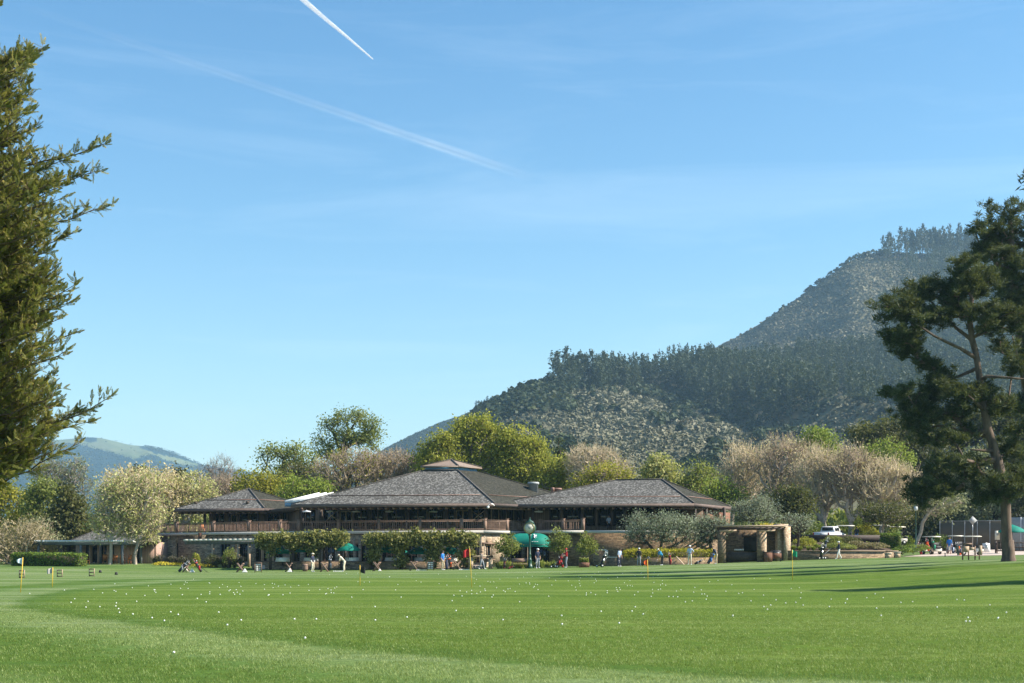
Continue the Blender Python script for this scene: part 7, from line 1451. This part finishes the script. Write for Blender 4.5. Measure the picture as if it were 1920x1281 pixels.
# ---------------------------------------------------------------- people
def person(px, D, label, face, shirt, trousers, pose='stand', hat=None, hatmat=None, shorts=False, lean=0, z=None, h=1.78, club=None, sleeve=None, shoe='white', arms=None):
    s = h/1.78; lr = R(lean); J = {}
    def upb(p):  # bend the upper body forwards (towards -Y) about the hips
        x, y, z_ = p; z_ -= .95; return (x, y*math.cos(lr)-z_*math.sin(lr), .95+z_*math.cos(lr)+y*math.sin(lr))
    stride = .26 if pose == 'walk' else 0; bk = .1*math.sin(lr)
    for k, sg in (('l', 1), ('r', -1)):
        J['hip'+k] = (.09*sg, bk, .92); J['knee'+k] = (.115*sg, -.05+bk*.6-stride*.45*sg, .5); J['ank'+k] = (.13*sg, .02-stride*sg, .09 if not stride or sg > 0 else .14); J['toe'+k] = (.15*sg, -.16-stride*sg, .045)
        J['sh'+k] = upb((.175*sg, 0, 1.42))
        sx, sy, sz = J['sh'+k]
        if pose == 'putt': J['el'+k] = (sx*.95, sy-.06, sz-.27); J['wr'+k] = (.035*sg, sy-.16, sz-.51); J['pa'+k] = (.025*sg, sy-.19, sz-.58)
        elif pose == 'hip' and sg > 0: J['el'+k] = (sx+.16, sy+.08, sz-.22); J['wr'+k] = (.15, sy-.05, sz-.42); J['pa'+k] = (.13, sy-.08, sz-.45)
        elif pose in ('walk', 'reach'): J['el'+k] = (sx+.03*sg, sy-.08, sz-.26); J['wr'+k] = (sx, sy-.30, sz-.36); J['pa'+k] = (sx-.01*sg, sy-.37, sz-.36)
        else: J['el'+k] = (sx+.055*sg, sy+.02, sz-.28); J['wr'+k] = (sx+.05*sg, sy-.08, sz-.52); J['pa'+k] = (sx+.04*sg, sy-.11, sz-.59)
    for n_, p in (('pel', (0, bk, .96)), ('wai', (0, 0, 1.12)), ('che', (0, 0, 1.33)), ('nec', (0, .0, 1.49)), ('hb', (0, -.015, 1.57)), ('hm', (0, -.03, 1.645)), ('ht', (0, -.02, 1.715))): J[n_] = p if n_ == 'pel' else upb(p)
    names = list(J); rad = dict(pel=.145, wai=.125, che=.15, nec=.06, hb=.078, hm=.093, ht=.07)
    for k in 'lr': rad.update({'hip'+k: .1, 'knee'+k: .066, 'ank'+k: .047, 'toe'+k: .04, 'sh'+k: .07, 'el'+k: .047, 'wr'+k: .032, 'pa'+k: .038})
    bones = [('pel', 'wai', 0), ('wai', 'che', 0), ('che', 'nec', 0), ('nec', 'hb', 2), ('hb', 'hm', 2), ('hm', 'ht', 2)]
    for k in 'lr': bones += [('pel', 'hip'+k, 1), ('hip'+k, 'knee'+k, 1), ('knee'+k, 'ank'+k, 2 if shorts else 1), ('ank'+k, 'toe'+k, 3), ('che', 'sh'+k, 0), ('sh'+k, 'el'+k, 0), ('el'+k, 'wr'+k, 4), ('wr'+k, 'pa'+k, 2)]
    me = bpy.data.meshes.new('skeleton'); me.from_pydata([J[n_] for n_ in names], [(names.index(a), names.index(b)) for a, b, _ in bones], []); o = bpy.data.objects.new('body', me); COL.objects.link(o)
    sk = o.modifiers.new('skin', 'SKIN'); sk.use_smooth_shade = True; sub = o.modifiers.new('sub', 'SUBSURF'); sub.levels = 1; sub.render_levels = 1
    for i, n_ in enumerate(names): v = me.skin_vertices[0].data[i]; v.radius = (rad[n_], rad[n_]*(.78 if n_ in ('che', 'wai', 'pel') else 1)); v.use_root = n_ == 'pel'
    ev = o.evaluated_get(bpy.context.evaluated_depsgraph_get()); m2 = bpy.data.meshes.new_from_object(ev); bpy.data.objects.remove(o); bpy.data.meshes.remove(me)
    V = np.empty(len(m2.vertices)*3); m2.vertices.foreach_get('co', V); V = V.reshape(-1, 3); F = [tuple(p.vertices) for p in m2.polygons]; Cn = np.array([V[list(f)].mean(0) for f in F])
    best = np.full(len(F), 1e9); mi = np.zeros(len(F), int)
    for a, b, m_ in bones:
        A, B = np.array(J[a]), np.array(J[b]); t_ = np.clip(((Cn-A)@(B-A))/((B-A)@(B-A)), 0, 1); d = np.linalg.norm(Cn-A-t_[:, None]*(B-A), axis=1)-min(rad[a], rad[b])*.9; k = d < best; best[k] = d[k]; mi[k] = m_
    bpy.data.meshes.remove(m2); mb = MB(); mb.add(V, F, mi)
    hm = np.array(J['hm']); fw = np.array([0, -math.cos(lr*.8), -math.sin(lr*.8)]); upv = np.array([0, -math.sin(lr*.8), math.cos(lr*.8)]); sx = np.array([1., 0, 0])
    ball(mb, hm+fw*.098-upv*.015, .018, 2, 6, 4)
    for sg in (-1, 1):
        ball(mb, hm+sx*.092*sg-upv*.01, .022, 2, 6, 4); ball(mb, hm+fw*.085+sx*.035*sg+upv*.015, .011, 5, 6, 4)
    bar(mb, hm+fw*.09-upv*.055-sx*.022, hm+fw*.09-upv*.055+sx*.022, .01, .008, 5)
    for k, sg in (('l', 1), ('r', -1)):  # four unequal bent fingers and a thumb from the side of each palm
        p = np.array(J['pa'+k]); d = p-np.array(J['wr'+k]); d /= np.linalg.norm(d); side = np.cross(d, [1., 0, 0]) if abs(d[0]) < .9 else np.array([0, 1., 0]); side /= np.linalg.norm(side); curl = np.cross(side, d)*sg*.5
        for i, ln_ in enumerate((.075, .085, .08, .062)): b0 = p+side*(.026*(1.5-i)/1.5)+d*.01; b1 = b0+d*ln_*.55; b2 = b1+(d*.7+curl)*ln_*.5; tube(mb, [b0, b1, b2], [.0095, .009, .007], 5, 2)
        b0 = p+side*.03-d*.02; b1 = b0+(side*.8+d*.6)*.035; b2 = b1+d*.03; tube(mb, [b0, b1, b2], [.011, .010, .008], 5, 2)
    loc = PX(px, D); loc[2] = loc[2] if z is None else z
    body = mb.build('person', [MT[shirt], MT[trousers], MT['skin'], MT[shoe], MT[sleeve or 'skin'], MT['hair']], smooth=True); tag(body, label, 'person'); body.location = loc; body.rotation_euler = (0, 0, R(face)); body.scale = (s, s, s)
    def P3(c): return hm+sx*c[0]+fw*c[1]+upv*c[2]
    mb = MB(); n = 14; V = []
    rings = ((.104, -.01), (.106, .03), (.092, .08), (.05, .108), (.004, .115)) if not hat else ((.108, .02), (.108, .05), (.094, .092), (.05, .118), (.004, .124))
    for r_, zz in rings: V += [P3((r_*math.cos(2*PI*j/n), r_*1.08*math.sin(2*PI*j/n)-(.018 if not hat else 0), zz-(.03*max(0, -math.sin(2*PI*j/n)) if not hat else 0))) for j in range(n)]
    F = [(i*n+j, i*n+(j+1) % n, (i+1)*n+(j+1) % n, (i+1)*n+j) for i in range(len(rings)-1) for j in range(n)]; mb.add(V, F)
    if hat == 'cap': mb.add([P3(c) for c in ((-.085, .05, .03), (.085, .05, .03), (.07, .19, .02), (0, .21, .015), (-.07, .19, .02), (-.085, .05, .042), (.085, .05, .042), (.07, .19, .03), (0, .21, .027), (-.07, .19, .03))], [(0, 1, 2, 3, 4), (9, 8, 7, 6, 5)]+[(i, i+5, (i+1) % 5+5, (i+1) % 5) for i in range(5)])
    if hat == 'sun': V = [P3((r_*math.cos(2*PI*j/n), r_*math.sin(2*PI*j/n), zz)) for r_, zz in ((.1, .03), (.2, .01), (.2, .022), (.1, .045)) for j in range(n)]; mb.add(V, [(i*n+j, i*n+(j+1) % n, (i+1)*n+(j+1) % n, (i+1)*n+j) for i in range(3) for j in range(n)])
    mb.build('hat' if hat else 'hair', MT[hatmat or 'hair'], body, smooth=not hat)
    if hat: mb = MB(); V = [P3((.099*math.cos(2*PI*j/n), .1*math.sin(2*PI*j/n)-.014, zz-.02)) for zz in (-.045, .05) for j in range(n) if math.sin(2*PI*j/n) < .3]; k = len(V)//2; mb.add(V, [(j, j+1, k+j+1, k+j) for j in range(k-1)]); mb.build('hair', MT['hair'], body)
    mb = MB(); w0, w1 = np.array(J['pel'])+np.array([0, 0, .05]), np.array(J['pel'])+np.array([0, 0, .085]); 
    V = [c+np.array([.158*math.cos(2*PI*j/16), .132*math.sin(2*PI*j/16), 0]) for c in (w0, w1) for j in range(16)]; mb.add(V, [(j, (j+1) % 16, 16+(j+1) % 16, 16+j) for j in range(16)]); mb.build('belt', MT['black'], body)
    if club:
        pa = np.array(J['par'] if pose != 'putt' else ((np.array(J['pal'])+np.array(J['par']))/2)); root = thing('golf_club', label.split(' ')[0] and 'golf club held by the '+club, 'golf club', loc, R(face)); root.scale = (s, s, s)
        foot = np.array([pa[0]*1.1, pa[1]-.36, .03]) if pose == 'putt' else np.array([pa[0]-.12, pa[1]-.22, .03]); d = pa-foot; d /= np.linalg.norm(d); mb = MB(); tube(mb, [foot, pa], .008, 5); mb.build('shaft', MT['steel'], root); mb = MB(); tube(mb, [pa-d*.04, pa+d*.18], .014, 6); mb.build('grip', MT['rubber'], root); mb = MB(); box(mb, foot+np.array([.03, 0, .02]), (.1, .04, .055)); mb.build('head', MT['steel'], root)
person(586, 131.5, 'person in straw sun hat navy vest and khaki trousers holding a club', 60, 'navy', 'ivory', hat='sun', hatmat='ivory', club='person in the straw sun hat', sleeve='white')
person(645, 132.2, 'person in cream clothes and pale cap bent over a putt', -100, 'ivory', 'ivory', 'putt', 'cap', 'ivory', lean=42, club='bent person in cream clothes', h=1.82)
person(830, 131.3, 'person in bright blue shirt and khaki trousers beside the orange bag', 60, 'blue', 'khaki', club='person in bright blue shirt', h=1.84)
person(903, 131.5, 'person in taupe shirt and pale grey trousers by the stone counter', 75, 'taupe', 'greycloth', 'walk', h=1.75)
person(1008, 131.8, 'person in navy shirt and white cap standing near the clock', 30, 'navy', 'greycloth', hat='cap', hatmat='white', h=1.88, club='person near the clock')
person(1062, 131.5, 'person in red shirt and red cap with grey trousers', -80, 'red', 'greycloth', 'reach', 'cap', 'red', h=1.84)
person(1160.5, 131.5, 'person in pale shirt and navy trousers near the entrance steps', 45, 'paleblue', 'navy', lean=12, club='person near the entrance steps')
person(1198, 131.6, 'person in black shirt with white cap seen from behind', 165, 'black', 'greycloth', hat='cap', hatmat='white', h=1.72)
person(1241.5, 131.6, 'person in cyan shirt and black trousers bent at a putt', -70, 'skyblue', 'black', 'putt', 'cap', 'ivory', lean=34, club='person in cyan shirt', h=1.72)
person(1293.5, 131.4, 'person in pale blue shirt with hand on hip and white cap', -20, 'paleblue', 'ivory', 'hip', 'cap', 'white', h=1.84)
person(1343, 131.2, 'person in dark shirt and khaki trousers bent near the fireplace', -90, 'navy', 'khaki', 'putt', lean=30, h=1.8, club='person near the fireplace')
person(1573, 138.6, 'person in navy top and white trousers walking with a trolley', -90, 'navy', 'white', 'walk', 'cap', 'white', z=float(G(*XY(1573, 138.6))), sleeve='navy')
person(1606, 151.5, 'person in black shirt standing behind the brown barrier', 160, 'black', 'skyblue', z=2.9, h=1.74)
person(1780, 149, 'person in blue shirt and grey shorts standing on the path', 150, 'blue', 'greycloth', shorts=True, h=1.9, z=float(G(*XY(1780, 149)))+.03)
person(1141.5, 144.4, 'person in pale teal shirt standing behind the wing balcony', 20, 'paleblue', 'black', z=DECK_T-.02, h=1.65)
# ---------------------------------------------------------------- light, air, camera
SUN_EL, SUN_AZ = 40.0, -5.0          # elevation; angle behind due right
w = bpy.data.worlds.new('World'); S.world = w; w.use_nodes = True
t = NT.__new__(NT); t.m = w; t.t = w.node_tree; t.n = t.t.nodes; t.l = t.t.links; t.n.clear()
sky = t.node('ShaderNodeTexSky', sky_type='NISHITA'); sky.sun_disc = False
sky.sun_elevation = R(SUN_EL); sky.sun_rotation = R(90-SUN_AZ); sky.altitude = 0; sky.air_density = 1.15; sky.dust_density = .6; sky.ozone_density = 3.0
tc = t.node('ShaderNodeTexCoord'); D_ = tc.outputs['Generated']
# thin high cloud streaks, by direction in the sky
mp = t.node('ShaderNodeMapping', {'Vector': D_, 'Rotation': (0, R(12), 0), 'Scale': (1.6, 1.0, 13.0)})
nz = t.node('ShaderNodeTexNoise', {'Vector': mp.outputs[0], 'Scale': 2.1, 'Detail': 8.0, 'Roughness': .62, 'Distortion': .6})
veil = t.math('MULTIPLY', t.ramp(nz.outputs['Fac'], [(.5, (0, 0, 0)), (.78, (1, 1, 1))]), .11)
zz = t.node('ShaderNodeSeparateXYZ', {0: D_}).outputs['Z']
tint = t.ramp(zz, [(0, (1.25, 1.14, 1.06)), (.10, (.98, 1.0, 1.0)), (.22, (.74, .90, .97)), (.38, (.56, .81, .94)), (1, (.5, .78, .95))])
skc = t.mix(1.0, t.mix(1.0, sky.outputs[0], (1.0, 1.14, 1.14), 'MULTIPLY'), tint, 'MULTIPLY')
col = t.mix(veil, skc, (7.5, 8.6, 9.4))
bg = t.node('ShaderNodeBackground', {'Color': col, 'Strength': .073})
t.node('ShaderNodeOutputWorld', {'Surface': bg.outputs[0]})
sl = bpy.data.lights.new('sun', 'SUN'); sl.energy = 5.0; sl.angle = R(.53); sl.color = (1, .92, .79)
so = bpy.data.objects.new('sun', sl); COL.objects.link(so)
sd = Vector((math.cos(R(SUN_EL))*math.cos(R(SUN_AZ)), math.cos(R(SUN_EL))*math.sin(R(SUN_AZ)), math.sin(R(SUN_EL))))
so.rotation_euler = sd.to_track_quat('Z', 'Y').to_euler(); so.location = (60, 0, 80)

mb = MB(); box(mb, (0, 3300, 268), (11400, 7400, 540)); hz = mb.build('haze', [])
m = bpy.data.materials.new('air'); m.use_nodes = True; nt = m.node_tree; nt.nodes.clear()
v_ = nt.nodes.new('ShaderNodeVolumePrincipled'); v_.inputs['Color'].default_value = (.46, .74, 1, 1); v_.inputs['Density'].default_value = 1.0e-4; v_.inputs['Anisotropy'].default_value = .2
oo = nt.nodes.new('ShaderNodeOutputMaterial'); nt.links.new(v_.outputs[0], oo.inputs['Volume']); hz.data.materials.append(m)
tag(hz, 'pale blue air between the viewer and the hills', 'haze', kind='stuff')

cam = bpy.data.cameras.new('camera'); co = bpy.data.objects.new('camera', cam); COL.objects.link(co); S.camera = co
co.location = (0, 0, EYE); co.rotation_euler = (R(90), 0, 0); cam.sensor_width = 36; cam.lens = FPX*36/1920
cam.shift_y = (HY-640.5)/1920; cam.clip_start = .2; cam.clip_end = 60000
S.view_settings.view_transform = 'Standard'; S.view_settings.look = 'None'; S.view_settings.gamma = 1; S.view_settings.exposure = 1.2
c = S.cycles; c.max_bounces = 6; c.diffuse_bounces = 2; c.glossy_bounces = 2; c.transmission_bounces = 4; c.volume_bounces = 1; c.transparent_max_bounces = 12
c.use_denoising = True; c.sample_clamp_indirect = 6; c.caustics_reflective = False; c.caustics_refractive = False
